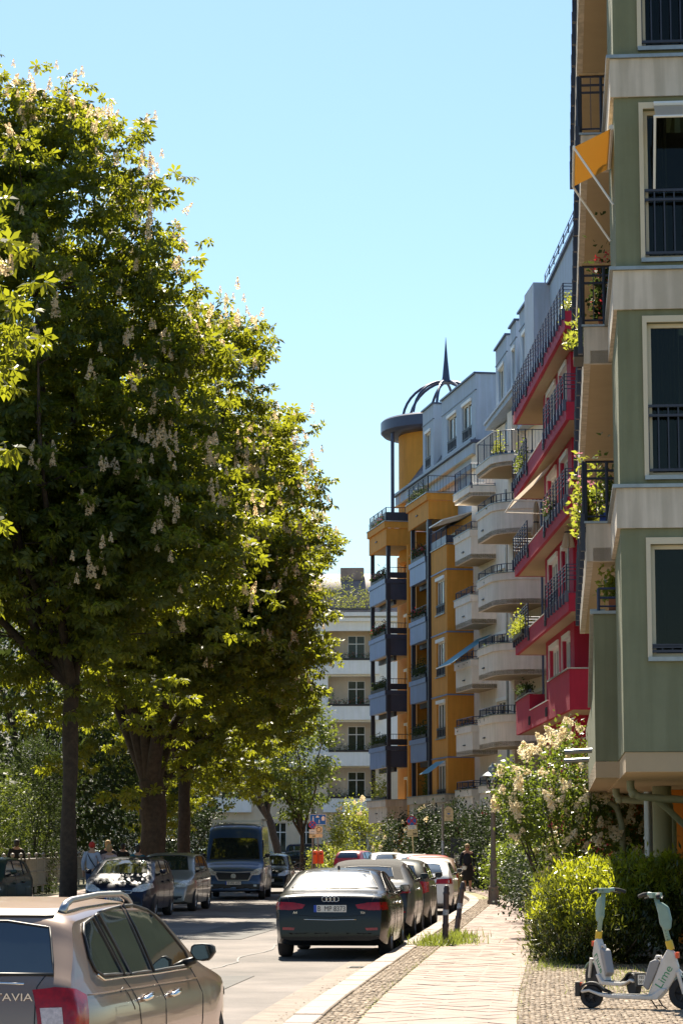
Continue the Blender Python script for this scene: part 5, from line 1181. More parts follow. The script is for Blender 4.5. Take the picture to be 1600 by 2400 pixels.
        for p, n in zip(S, N):
            s = bpy.data.objects.new('flower_spike', SPIKE); COL.objects.link(s); s.parent = root; s.location = tuple(p - o); h = spike_h * (.8 + .5 * rng.random()); s.scale = (h, h, h); s.rotation_euler = (rng.normal() * .18 - n[1] * .1, rng.normal() * .18 + n[0] * .3, rng.random() * 6)
    return root
CH = dict(size=.24, tmpl=PALM, lm='chestnut_leaf')
G1 = 'chestnut trees along the left pavement'
make_tree('chestnut_tree', 'nearest blossoming chestnut tree reaching in from the left edge', -10.2, 41, .38, 4.0, [(-10.6, 41, 10.2, 4.4, 4.2, 6.2), (-6.35, 38.6, 10.3, 1.25, 1.5, 2.1), (-6.3, 39.4, 13.0, .8, .8, .6)], 190, 44, seed=11, spikes=70, group=G1, **CH)
make_tree('chestnut_tree', 'tallest chestnut tree with slim straight trunk behind the tan estate car', -7.2, 64.5, .215, 6.2, [(-8.45, 64.8, 14.2, 3.75, 4.4, 8.9), (-8.9, 63.5, 9.4, 3.8, 3.4, 4.3), (-5.6, 63.5, 8.6, 2.8, 2.6, 3.4), (-11.0, 66, 15.2, 3.6, 3.8, 8.7), (-4.9, 64, 10.2, 2.3, 2.6, 2.2), (-5.8, 65.5, 14.6, 2.2, 2.4, 3.4)], 900, 48, seed=12, skirt=8.0, spikes=290, group=G1, **CH)
make_tree('chestnut_tree', 'chestnut tree with thick forked trunk behind the parked minivan', -6.1, 79, .42, 3.9, [(-6.35, 79, 11.9, 4.9, 5.0, 7.9), (-4.4, 77.5, 8.6, 3.1, 3.2, 3.4), (-3.6, 77.5, 10.2, 2.1, 2.4, 2.6)], 760, 48, seed=13, skirt=7.6, spikes=290, group=G1, limbs=8, **CH)
make_tree('chestnut_tree', 'chestnut tree nearest the blue van with dark thin trunk', -6.3, 98, .26, 4.6, [(-5.35, 98, 11.6, 4.55, 5.0, 7.6), (-4.2, 96.5, 7.6, 2.7, 2.9, 3.0)], 640, 48, seed=14, skirt=7.4, spikes=280, group=G1, **CH)
make_tree('chestnut_tree', 'farthest chestnut tree above the blue van', -9.0, 120, .26, 4.2, [(-8.2, 120, 9.8, 5.2, 5.2, 6.6)], 330, 48, seed=15, spikes=60, group=G1, size=.24, tmpl=PALM, lm='chestnut_leaf')
# other trees
TL = dict(tmpl=OVAL, lm='tree_leaf')
make_tree('linden_tree', 'small linden tree with bright leaves beside the far road signs', -2.45, 152, .13, 2.6, [(-2.9, 152, 7.6, 2.2, 2.2, 4.0)], 150, 60, .22, seed=21, sigma=.36, twigs=30, **TL)
make_tree('plane_tree', 'dark tree with crooked forked trunk before the far white house', -4.3, 170, .28, 4.0, [(-5.8, 170, 10.2, 4.0, 4.0, 5.2)], 150, 50, .26, OVAL, 'dark_leaf', 22, lean=(-.9, 0), limbs=6)
P2 = 'park trees behind the railing'
for i, (x, y, cz, rx, rz, sd, lab) in enumerate([(-15.5, 78, 8.5, 4.6, 6.5, 31, 'park tree with shaded crown directly left of the slim trunk'), (-13.5, 112, 8.8, 5.0, 6.6, 32, 'park tree filling the gap between the two nearer trunks'), (-21, 98, 8, 4.8, 6.4, 33, 'park tree at the far left behind the conifer'), (-17.5, 140, 9, 5.5, 7, 34, 'park tree far back above the pale cyan car'), (-11.5, 150, 8.2, 4.2, 5.2, 35, 'park tree far back beside the white camper van')]):
    make_tree('park_tree', lab, x, y, .24, 3.4, [(x, y, cz, rx, rx, rz), (x + 1, y - 2, 4.6, rx * .8, rx * .7, 2.4)], 300, 50, .29, OVAL, 'dark_leaf', sd, group=P2, limbs=7, twigs=40, zmin=2.2)
# ------------------------------------------------------------------ shrubs and hedges
def shrub(name, label, x, y, ell, clumps, per, size, tmpl, lm, seed, stems=9, sigma=.18, up=.4, blossoms=0, bh=.2, upright=False, group=None, flat=.8, cat='shrub', lo=.5, zmin=.12, stem_r=.03):
    rng = np.random.default_rng(seed); root = thing(name, label, cat, (x, y, .08), 0, group); o = np.array([x, y, .08])
    C, D = crown_points(rng, ell, clumps, lo, amp=.22); C[:, 2] = np.maximum(C[:, 2], zmin)
    pts = np.repeat(C, per, axis=0) + rng.normal(size=(len(C) * per, 3)) * np.array([sigma, sigma, sigma * flat]); pts[:, 2] = np.maximum(pts[:, 2], .1)
    dirs = np.repeat(D, per, axis=0); dirs = (dirs * .5 + np.array([0, 0, 1.0])) if upright else (dirs * .7 + np.array([0, 0, -.1]))
    leaf_mesh('foliage', pts, size * (.6 + .7 * rng.random(len(pts))), tmpl[0], tmpl[1], lm, root, rng, up, dirs, origin=o)
    mb = MB()
    for i in range(stems):
        q = C[rng.integers(len(C))] - o; b = np.array([rng.normal() * .12, rng.normal() * .12, -.1]); m_ = b * .45 + q * .55 + rng.normal(size=3) * .08
        mb.tube([tuple(b), tuple(m_), tuple(q)], [stem_r, stem_r * .7, .008], 5)
    tag(mb.build('stems', 'bark', root, True), kind='stuff')
    if blossoms:
        S, N = crown_points(rng, ell, blossoms * 5, .9, amp=.22); keep = (N[:, 1] < .5) & (N[:, 2] > -.5) & (S[:, 2] > 1.2); S = S[keep][:blossoms]; N = N[keep][:blossoms]
        for p, n in zip(S, N):
            s = bpy.data.objects.new('blossom_cluster', LILAC); COL.objects.link(s); s.parent = root; s.location = tuple(p + n * .12 - o); h = bh * (.7 + .6 * rng.random()); s.scale = (h, h, h); s.rotation_euler = (rng.normal() * .5 - n[1] * .5, rng.normal() * .5 + n[0] * .6, rng.random() * 6)
    return root
shrub('lilac_bush', 'tall white lilac bush in full bloom in front of the lamp post', 4.3, 47.3, [(4.15, 47, 2.5, .80, 1.1, 1.15), (4.45, 46.3, 3.15, .5, .8, .95), (4.9, 47.3, 1.75, .75, 1.2, 1.3), (3.58, 47, 2.72, .46, .8, .72), (4.35, 47.3, 1.05, .55, 1.0, .85), (5.4, 47.6, 1.6, .6, 1.0, 1.1)], 400, 46, .085, OVAL, 'lilac_leaf', 41, stems=26, sigma=.15, blossoms=190, bh=.22)
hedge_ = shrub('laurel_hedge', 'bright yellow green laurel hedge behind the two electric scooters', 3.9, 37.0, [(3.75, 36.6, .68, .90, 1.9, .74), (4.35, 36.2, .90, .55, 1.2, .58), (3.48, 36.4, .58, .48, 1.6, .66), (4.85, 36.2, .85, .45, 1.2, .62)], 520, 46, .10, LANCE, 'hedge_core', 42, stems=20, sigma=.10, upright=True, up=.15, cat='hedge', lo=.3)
def new_growth():
    rng = np.random.default_rng(77); o = np.array([3.9, 37.0, .08]); P = []
    for e, n in (((3.75, 36.6, .70, .93, 1.9, .80), 260), ((4.35, 36.2, .95, .58, 1.25, .66), 110), ((3.48, 36.4, .62, .52, 1.65, .74), 150), ((4.85, 36.2, .90, .48, 1.25, .66), 110)):
        k = 0
        while k < n:
            d = rng.normal(size=3); d /= np.linalg.norm(d)
            if d[2] < .0 or (d[2] < .4 and rng.random() < .5): continue
            P.append([e[0] + d[0] * e[3], e[1] + d[1] * e[4], e[2] + d[2] * e[5] * rng.uniform(.9, 1.12)]); k += 1
    P = np.array(P); pts = np.repeat(P, 16, axis=0) + rng.normal(size=(len(P) * 16, 3)) * np.array([.05, .05, .055])
    ax = np.tile([0, 0, 1.0], (len(pts), 1)) + rng.normal(size=(len(pts), 3)) * .45
    leaf_mesh('new_shoots', pts, .115 * (.6 + .6 * rng.random(len(pts))), LANCE[0], LANCE[1], 'hedge_leaf', hedge_, rng, .1, ax, origin=o)
new_growth()
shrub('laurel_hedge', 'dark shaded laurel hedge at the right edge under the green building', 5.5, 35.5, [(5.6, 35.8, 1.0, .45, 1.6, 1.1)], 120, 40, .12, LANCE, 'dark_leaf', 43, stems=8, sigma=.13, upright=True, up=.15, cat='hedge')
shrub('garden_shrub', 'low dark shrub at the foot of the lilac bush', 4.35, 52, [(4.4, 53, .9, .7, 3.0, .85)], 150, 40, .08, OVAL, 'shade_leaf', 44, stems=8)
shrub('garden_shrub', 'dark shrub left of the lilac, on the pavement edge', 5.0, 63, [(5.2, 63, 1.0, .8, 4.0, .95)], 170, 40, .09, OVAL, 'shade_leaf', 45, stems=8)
shrub('garden_shrub', 'round glossy shrub beside the lamp post', 5.6, 79, [(5.75, 79, 1.0, .95, 1.6, 1.0)], 150, 40, .09, OVAL, 'lilac_leaf', 46, stems=8)
for i, (x, y, rx, ry, rz, lab) in enumerate([(6.3, 88, .9, 3.0, 1.75, 'tall dark garden hedge behind the standing woman'), (5.75, 96, .9, 3.5, 1.7, 'tall dark garden hedge behind the parking zone sign'), (4.95, 105, .9, 3.5, 1.75, 'dark garden hedge left of the parking zone sign'), (3.9, 113, .9, 3.2, 1.85, 'dark garden hedge behind the no stopping sign'), (2.9, 120, .9, 2.8, 1.6, 'dark garden hedge with pale blossoms below the yellow house')]):
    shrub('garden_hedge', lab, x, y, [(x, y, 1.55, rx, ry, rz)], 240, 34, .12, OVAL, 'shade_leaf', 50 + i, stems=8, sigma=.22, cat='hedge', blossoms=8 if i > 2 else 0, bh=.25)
shrub('lilac_bush', 'light green lilac bush at the far bend of the street', 1.1, 149, [(1.1, 149, 2.2, 1.75, 1.6, 2.0)], 170, 40, .16, OVAL, 'light_leaf', 60, stems=10, sigma=.26, blossoms=26, bh=.34)
shrub('garden_shrub', 'pale low shrub behind the orange litter bins', -.35, 152, [(-.35, 152, .9, 1.6, 1.2, .9)], 90, 36, .15, OVAL, 'light_leaf', 61, stems=6)
shrub('park_bush', 'yellow green bush at the left edge of the park', -13.4, 96, [(-13.6, 96, 2.6, 1.7, 1.5, 1.7)], 170, 40, .15, OVAL, 'tree_leaf', 62, stems=8, sigma=.25)
shrub('conifer', 'feathery dark conifer left of the slim tree trunk', -11.7, 93, [(-11.7, 93, 2.7, 1.1, 1.1, 2.9), (-11.5, 93, 4.2, .6, .6, 1.6)], 260, 44, .14, LANCE, 'dark_leaf', 63, stems=8, sigma=.2, cat='tree', up=.2)
for i, (x, y, lab) in enumerate([(-10.6, 128, 'dark bush in the park behind the thick trunk'), (-14.5, 125, 'broad dark bush in the park behind the people'), (-18.5, 118, 'dark bush in the park at the left edge'), (-8.3, 132, 'bush between the thin trunk and the blue van'), (-6.9, 148, 'low light bush in front of the teal car')]):
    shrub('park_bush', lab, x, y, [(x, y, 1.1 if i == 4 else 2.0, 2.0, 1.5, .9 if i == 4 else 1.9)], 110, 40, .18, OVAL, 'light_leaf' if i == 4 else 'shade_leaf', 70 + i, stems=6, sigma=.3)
# grass tufts (stuff)
def tuft(label, pts, n, h, seed, spread=.22):
    rng = np.random.default_rng(seed); c = np.array(pts)[rng.integers(len(pts), size=n)]; p = np.c_[c + rng.normal(size=(n, 2)) * spread, np.full(n, HK - .01)]
    o = leaf_mesh('grass_tuft', p, h * (.5 + .9 * rng.random(n)), [(0, -.04, 0), (0, .04, 0), (.5, .03, .25), (1, 0, .2), (.5, -.03, .25)], [(0, 4, 3, 2, 1)], 'grass_blade', None, rng, .05, np.tile([0, 0, 1.], (n, 1)))
    tag(o, label, 'grass', kind='stuff')
def edge_pts(off, s0, s1, n):
    out = []
    for s in np.linspace(s0, s1, n): p, t = along(float(s)); q = p + Vector((t.y, -t.x, 0)) * off; out.append((q.x, q.y))
    return out
tuft('green grass tuft round the feet of the two bollards', [(1.75, 42.6), (2.0, 43.2), (1.55, 42.0), (1.9, 44.2), (2.2, 45.6)], 1500, .17, 1, .22)
tuft('thin grass along the joint between slabs and cobbles', edge_pts(2.25, 24, 60, 60) + edge_pts(.68, 26, 44, 30), 900, .05, 2, .05)
tuft('patchy yellow grass beside the laurel hedge', edge_pts(2.6, 34, 44, 14) + edge_pts(2.45, 40, 46, 8), 2200, .09, 3, .16)
tuft('sparse grass on the cobbles behind the scooters', edge_pts(3.5, 29, 34, 10), 900, .07, 4, .3)
# ------------------------------------------------------------------ street furniture
def part0(mb, name, m, root, smooth=False, angle=None): return mb.build(name, m, root, smooth=smooth, angle=angle)
mat('sign_red', (0.62, 0.02, 0.03), .45, var=.04); mat('sign_blue', (0.01, 0.13, 0.50), .45, var=.04); mat('sign_white', (0.78, 0.76, 0.72), .5, var=.04); mat('sign_cream', (0.72, 0.58, 0.34), .5, var=.05)
mat('bin_orange', (0.75, 0.10, 0.02), .5, var=.08); mat('bollard', (0.07, 0.055, 0.06), .55, var=.2, scale=9); mat('post_grey', (0.28, 0.25, 0.23), .5, metal=.5, var=.15, scale=8)
mat('lamp_pole', (0.13, 0.105, 0.085), .6, var=.15, scale=8); clearglass('lantern_glass', (.8, .85, .9), .6)
mat('sticker', (.4, .25, .2), .6, var=.6, scale=25, alt=(.3, .4, .5))
def lamp(label, x, y, H, s=1.0):
    r = thing('street_lamp', label, 'street lamp', (x, y, HK - .01))
    b = MB(); b.lathe([(.19 * s, 0), (.19 * s, .10), (.165 * s, .14), (.15 * s, .45), (.16 * s, .50), (.10 * s, .58), (.095 * s, 1.2), (.10 * s, 1.25), (.075 * s, 1.3), (.06 * s, H - .75), (.075 * s, H - .72), (.05 * s, H - .68)], 16); part0(b, 'pole', 'lamp_pole', r, True, 40)
    for sg in (-1, 1): b = MB(); b.tube([(0, 0, H - .70), (sg * .16, 0, H - .62), (sg * .17, 0, H - .40), (sg * .15, 0, H - .28)], .014, 6); part0(b, 'bracket', 'lamp_pole', r)
    b = MB(); b.lathe([(.05, H - .68), (.10, H - .62), (.19, H - .42), (.20, H - .32), (.17, H - .28)], 20); part0(b, 'lantern_glass', 'lantern_glass', r, True, 50)
    b = MB(); b.lathe([(.30, H - .30), (.31, H - .27), (.22, H - .19), (.13, H - .14), (.14, H - .06), (.10, H + .01), (.05, H + .05), (.03, H + .10), (.001, H + .14)], 24); part0(b, 'lantern_cap', 'zinc', r, True, 40)
lamp('grey street lamp with bell lantern standing before the round glossy shrub', 4.43, 71.4, 4.0)
lamp('far street lamp lantern showing above the blue street sign', -1.75, 152, 3.95)
def bollard(label, x, y, tilt, az):
    r = thing('bollard', label, 'bollard', (x, y, HK - .02)); r.rotation_euler = (tilt[0], tilt[1], 0)
    b = MB(); b.lathe([(.075, 0), (.075, .06), (.055, .09), (.052, .30), (.06, .32), (.06, .36), (.05, .38), (.048, .86), (.058, .88), (.058, .91), (.045, .93), (.05, .98), (.03, 1.03), (.001, 1.04)], 14); part0(b, 'shaft', 'bollard', r, True, 40)
    b = MB(); b.lathe([(.0525, .52), (.0525, .62), (.051, .62)], 14); part0(b, 'sticker_band', 'sticker', r, True, 40)
bollard('upright dark metal bollard with stickers in the grass', 1.79, 42.5, (0, .03), 0)
bollard('leaning dark metal bollard behind the upright one', 2.20, 47.2, (0, .14), 0)
def disc_sign(root, c, rad, face, m, ring=None, name='sign'):
    b = MB(); b.cyl((c[0], c[1] + .01, c[2]), (c[0], c[1] - .005, c[2]), rad, n=32); s = part0(b, name, ring or m, root)
    if ring: b = MB(); b.cyl((c[0], c[1] - .006, c[2]), (c[0], c[1] - .010, c[2]), rad * .84, n=32); part0(b, 'sign_face', m, s)
    return s
def no_stop(root, x, y, z, rad):
    s = disc_sign(root, (x, y, z), rad, None, 'sign_blue', 'sign_red')
    for a in (45, -45):
        T = Matrix.Translation((x, y - .014 - (.002 if a > 0 else 0), z)) @ Matrix.Rotation(R(a), 4, 'Y'); b = MB(T); b.box(-rad * .86, rad * .86, -.002, .002, -rad * .09, rad * .09); part0(b, 'sign_bar', 'sign_red', s)
    return s
def board(root, x, y, z, w, h, m='sign_white', name='plate', rim='ink'):
    b = MB(); b.box(x - w / 2, x + w / 2, y - .006, y + .006, z - h / 2, z + h / 2); return part0(b, name, m, root)
def txt(s, size, x, y, z, m, parent, sx=1.0): text_mesh(s, size, m, parent, basis((x, y, z), (1, 0, 0), (0, 0, 1), (0, -1, 0)), .001, sx=sx)
# no stopping sign, right
r = thing('traffic_sign', 'round no stopping sign with two small plates on a thin cream pole', 'sign', (3.26, 108.5, HK - .02)); r.rotation_euler = (0, -.05, 0)
b = MB(); b.cyl((0, .03, 0), (0, .03, 3.02), .03, n=10); part0(b, 'pole', 'sign_cream', r)
no_stop(r, 0, 0, 2.80, .225); s = disc_sign(r, (0, -.02, 2.93), .035, None, 'sign_white')
p = board(r, 0, 0, 2.50, .46, .25, 'sign_cream'); q = board(r, 0, -.014, 2.52, .38, .17, 'sign_white', 'plate_face'); txt('werktags', .07, 0, -.022, 2.55, 'sign_blue', p); txt('7 - 18 h', .07, 0, -.022, 2.47, 'sign_blue', p)
p = board(r, 0, 0, 2.23, .46, .25, 'sign_cream'); b = MB(); b.box(.03, .19, -.012, -.007, 2.20, 2.25); b.box(-.19, .19, -.0115, -.0068, 2.155, 2.165); b.box(.04, .06, -.012, -.007, 2.165, 2.29); b.box(.15, .17, -.012, -.007, 2.165, 2.29); part0(b, 'tow_symbol', 'ink', p)
# parking zone sign
r = thing('parking_sign', 'rounded cream parking zone sign on a sticker covered grey pole', 'sign', (4.12, 97, HK - .02))
b = MB(); b.cyl((-.1, .03, 0), (-.1, .03, 3.35), .055, n=12); part0(b, 'pole', 'post_grey', r, True, 40)
b = MB(); b.cyl((-.1, .03, 1.0), (-.1, .03, 1.9), .0565, n=12); part0(b, 'sticker_band', 'sticker', r, True, 40)
arc = [(-.17, 2.68), (.19, 2.68), (.19, 3.05)] + [(.01 + .18 * math.cos(R(a)), 3.05 + .2 * math.sin(R(a))) for a in range(15, 166, 15)] + [(-.17, 3.05)]
b = MB(Matrix.Translation((.13, 0, 0))); b.prism(arc, -.01, .01, 'y'); sg_ = part0(b, 'sign', 'sign_cream', r)
txt('Parkraum-', .06, .14, -.014, 3.12, 'ink', sg_); txt('zone', .06, .14, -.014, 3.05, 'ink', sg_)
b = MB(); b.prism([(.07, 2.99), (.14, 2.92), (.21, 2.99)][::-1], -.016, -.011, 'y'); part0(b, 'arrow', 'sign_blue', sg_)
txt('Parkschein', .055, .14, -.014, 2.87, 'ink', sg_); txt('lösen', .055, .14, -.014, 2.81, 'ink', sg_); txt('Mo - Sa 9-22', .04, .14, -.014, 2.73, 'ink', sg_)
# warning triangle peeking out left of the lilac
r = thing('warning_sign', 'red triangular warning sign peeking out behind the lilac', 'sign', (5.85, 100, HK - .02))
b = MB(); b.cyl((0, .03, 0), (0, .03, 3.1), .03, n=10); part0(b, 'pole', 'post_grey', r)
b = MB(); b.prism([(-.36, 2.62), (.36, 2.62), (0, 3.22)], -.008, .008, 'y'); s = part0(b, 'sign', 'sign_red', r); b = MB(); b.prism([(-.22, 2.69), (.22, 2.69), (0, 3.06)], -.012, -.0085, 'y'); part0(b, 'sign_face', 'sign_white', s)
# home zone sign and second no stopping sign
r = thing('traffic_sign', 'blue home zone sign with white figures at the far bend', 'sign', (-1.36, 141, HK - .02))
b = MB(); b.cyl((0, .03, 0), (0, .03, 3.6), .035, n=10); part0(b, 'pole', 'post_grey', r)
s = board(r, 0, 0, 3.20, .92, .60, 'sign_white', 'sign'); board(s, 0, -.012, 3.20, .88, .56, 'sign_blue', 'sign_face')
def figure(root, x, z, h):
    b = MB(); b.sphere((x, -.022, z + h * .88), h * .10, 8, 5, sc=(1, .2, 1)); b.prism([(x - h * .10, z + h * .4), (x + h * .10, z + h * .4), (x + h * .09, z + h * .76), (x - h * .09, z + h * .76)], -.026, -.020, 'y'); b.prism([(x - h * .16, z), (x - h * .06, z), (x + .0, z + h * .42), (x - h * .1, z + h * .42)], -.026, -.020, 'y'); b.prism([(x + h * .06, z), (x + h * .16, z), (x + h * .1, z + h * .42), (x, z + h * .42)], -.026, -.020, 'y'); part0(b, 'figure', 'sign_white', root)
figure(s, -.28, 3.08, .32); figure(s, .07, 2.98, .22)
b = MB(); b.box(-.12, .06, -.026, -.020, 3.31, 3.37); b.box(-.08, .03, -.026, -.020, 3.37, 3.42); part0(b, 'car_symbol', 'sign_white', s)
b = MB(); b.prism([(.18, 3.28), (.30, 3.42), (.42, 3.28), (.38, 3.28), (.38, 3.14), (.22, 3.14), (.22, 3.28)][::-1], -.026, -.020, 'y'); part0(b, 'house_symbol', 'sign_white', s)
p = board(r, .05, 0, 2.62, .42, .36, 'sign_cream'); board(r, .05, 0, 2.28, .42, .22, 'sign_cream')
b = MB(); b.tube([(.05 + .13 * math.cos(t), -.012, 2.62 + .13 * math.sin(t)) for t in [2 * math.pi * k / 16 for k in range(16)]], .015, 5, close=True); part0(b, 'ring_symbol', 'ink', p)
r = thing('traffic_sign', 'small round no stopping sign in front of the blue home zone sign', 'sign', (-1.66, 139, HK - .02))
b = MB(); b.cyl((0, .03, 0), (0, .03, 3.0), .03, n=10); part0(b, 'pole', 'post_grey', r); no_stop(r, 0, 0, 2.88, .21)
p = board(r, .02, 0, 2.5, .40, .24, 'sign_white'); txt('2-10 h', .08, .02, -.01, 2.5, 'sign_blue', p); p = board(r, .02, 0, 2.24, .40, .20, 'sign_cream'); b = MB(); b.box(.03, .17, -.012, -.007, 2.22, 2.26); b.box(.04, .06, -.012, -.007, 2.17, 2.29); b.box(.14, .16, -.012, -.007, 2.17, 2.29); part0(b, 'tow_symbol', 'ink', p)
for x, lab in ((-1.52, 'left orange litter bin on the sign pole at the far bend'), (-1.18, 'right orange litter bin on the sign pole at the far bend')):
    r = thing('litter_bin', lab, 'litter bin', (x, 140.9, .0))
    b = MB(); b.lathe([(.13, .75), (.15, .80), (.155, 1.25), (.15, 1.38), (.11, 1.47), (.04, 1.52), (.001, 1.53)], 18); b_ = part0(b, 'bin', 'bin_orange', r, True, 45)
    b = MB(); b.cyl((.0, .2, 0), (0, .2, 1.4), .02, n=8); b.box(-.03, .03, .1, .2, 1.0, 1.05); part0(b, 'holder', 'post_grey', r)
    b = MB(); b.box(-.08, .08, -.158, -.12, 1.28, 1.34); part0(b, 'slot', 'ink', r)
# A-frame notice board beside the parking sign
r = thing('notice_board', 'dark notice board with white print beside the sticker covered pole', 'notice board', (4.72, 99, HK - .02))
b = MB(); b.box(-.3, .3, -.03, .03, .9, 2.0); part0(b, 'board', 'steel_dark', r); b = MB(); b.box(-.22, .12, -.04, -.031, .95, 1.4); f_ = part0(b, 'poster', 'ink', r)
b = MB(); 
for zz in np.arange(1.0, 1.36, .06): b.box(-.17, .07, -.044, -.041, zz, zz + .025)
part0(b, 'poster_print', 'sign_white', f_); b = MB(); b.box(-.3, -.25, -.02, .02, 0, .9); b.box(.25, .3, -.02, .02, 0, .9); b.box(-.3, .5, -.025, .025, 2.03, 2.06); part0(b, 'legs', 'steel_dark', r)
# railing of the park
r = thing('park_railing', 'pale iron park railing with ball topped posts behind the left cars', 'railing', (-10.2, 90, .1))
for i in range(22):
    y = -18 + i * 2.4; x = -.9 - y * 0.015; b = MB(); b.box(x - .04, x + .04, y - .04, y + .04, 0, 1.30); b.sphere((x, y, 1.37), .075, 10, 6); part0(b, 'post', 'post_grey', r)
    if i < 21:
        b = MB()
        for zz in (.25, .75, 1.22): b.cyl((x, y + .04, zz), (x - .036, y + 2.36, zz), .025, n=6)
        for k in range(1, 16): b.cyl((x - .036 * k / 16, y + .04 + 2.32 * k / 16, .25), (x - .036 * k / 16, y + .04 + 2.32 * k / 16, 1.22), .010, n=4)
        part0(b, 'rail_panel', 'post_grey', r)
# bicycle
def bicycle(label, x, y, hd):
    r = thing('bicycle', label, 'bicycle', (x, y, HK), hd)
    for wx in (-.52, .52):
        b = MB(); b.tube([(wx + .33 * math.cos(t), 0, .35 + .33 * math.sin(t)) for t in [2 * math.pi * k / 24 for k in range(24)]], .02, 6, close=True); w = part0(b, 'wheel', 'rubber', r)
        b = MB()
        for k in range(12): t = math.pi * 2 * k / 12; b.cyl((wx, 0, .35), (wx + .32 * math.cos(t), 0, .35 + .32 * math.sin(t)), .003, n=3)
        part0(b, 'spokes', 'alloy', w)
    b = MB(); A = (-.52, 0, .35); Bq = (-.08, 0, .32); S = (-.2, 0, .85); H = (.36, 0, .88); F_ = (.52, 0, .35)
    for p, q in ((A, Bq), (A, S), (Bq, S), (S, H), (Bq, H), (H, F_)): b.cyl(p, q, .018, n=6)
    b.cyl(H, (.33, 0, 1.02), .014, n=6); part0(b, 'frame', 'paint_black', r)
    b = MB(); b.tube([(.25, -.28, 1.05), (.36, -.1, 1.06), (.36, .1, 1.06), (.25, .28, 1.05)], .013, 6); part0(b, 'handlebar', 'alloy', r)
    b = MB(); b.prism([(-.36, .07), (-.36, -.07), (-.1, -.02), (-.1, .02)][::-1], .90, .95, 'z'); b.cyl(S, (-.21, 0, .9), .012, n=6); part0(b, 'saddle', 'trim_black', r)
bicycle('black bicycle leaning by the orange litter bins', -1.95, 142.5, R(15))
# ------------------------------------------------------------------ electric scooters
mat('scooter_white', (0.62, 0.58, 0.54), .45, var=.08, scale=10, stain=.1); mat('scooter_grey', (0.20, 0.30, 0.26), .45, var=.08, scale=10); mat('battery', (0.26, 0.25, 0.25), .5, var=.06); mat('lime_green', (0.06, 0.26, 0.12), .5, var=0); mat('band_yellow', (.60, .40, .03), .5, var=.1); mat('reflector', (.7, .08, .02), .3, var=.2)
def wheel_at(r, x, z, rad, w, name='wheel', spokes=6):
    T = Matrix.Translation((x, 0, z)) @ Matrix.Rotation(math.pi / 2, 4, 'X'); b = MB(T)
    b.lathe([(rad * .66, -w), (rad * .92, -w), (rad, -w * .5), (rad, w * .5), (rad * .92, w), (rad * .66, w), (rad * .64, 0)], 28); o = part0(b, name, 'rubber', r, True, 40)
    b = MB(T); b.lathe([(rad * .65, -w * .7), (rad * .68, w * .7), (rad * .60, w * .7), (rad * .60, -w * .7)], 24); b.cyl((0, 0, -w * .9), (0, 0, w * .9), rad * .2, n=14)
    for k in range(spokes): t = 2 * math.pi * k / spokes; c, s = math.cos(t), math.sin(t); b.cyl((rad * .15 * c, rad * .15 * s, 0), (rad * .63 * c, rad * .63 * s, 0), rad * .07, n=5)
    part0(b, 'rim', 'trim_black', o, True, 40)
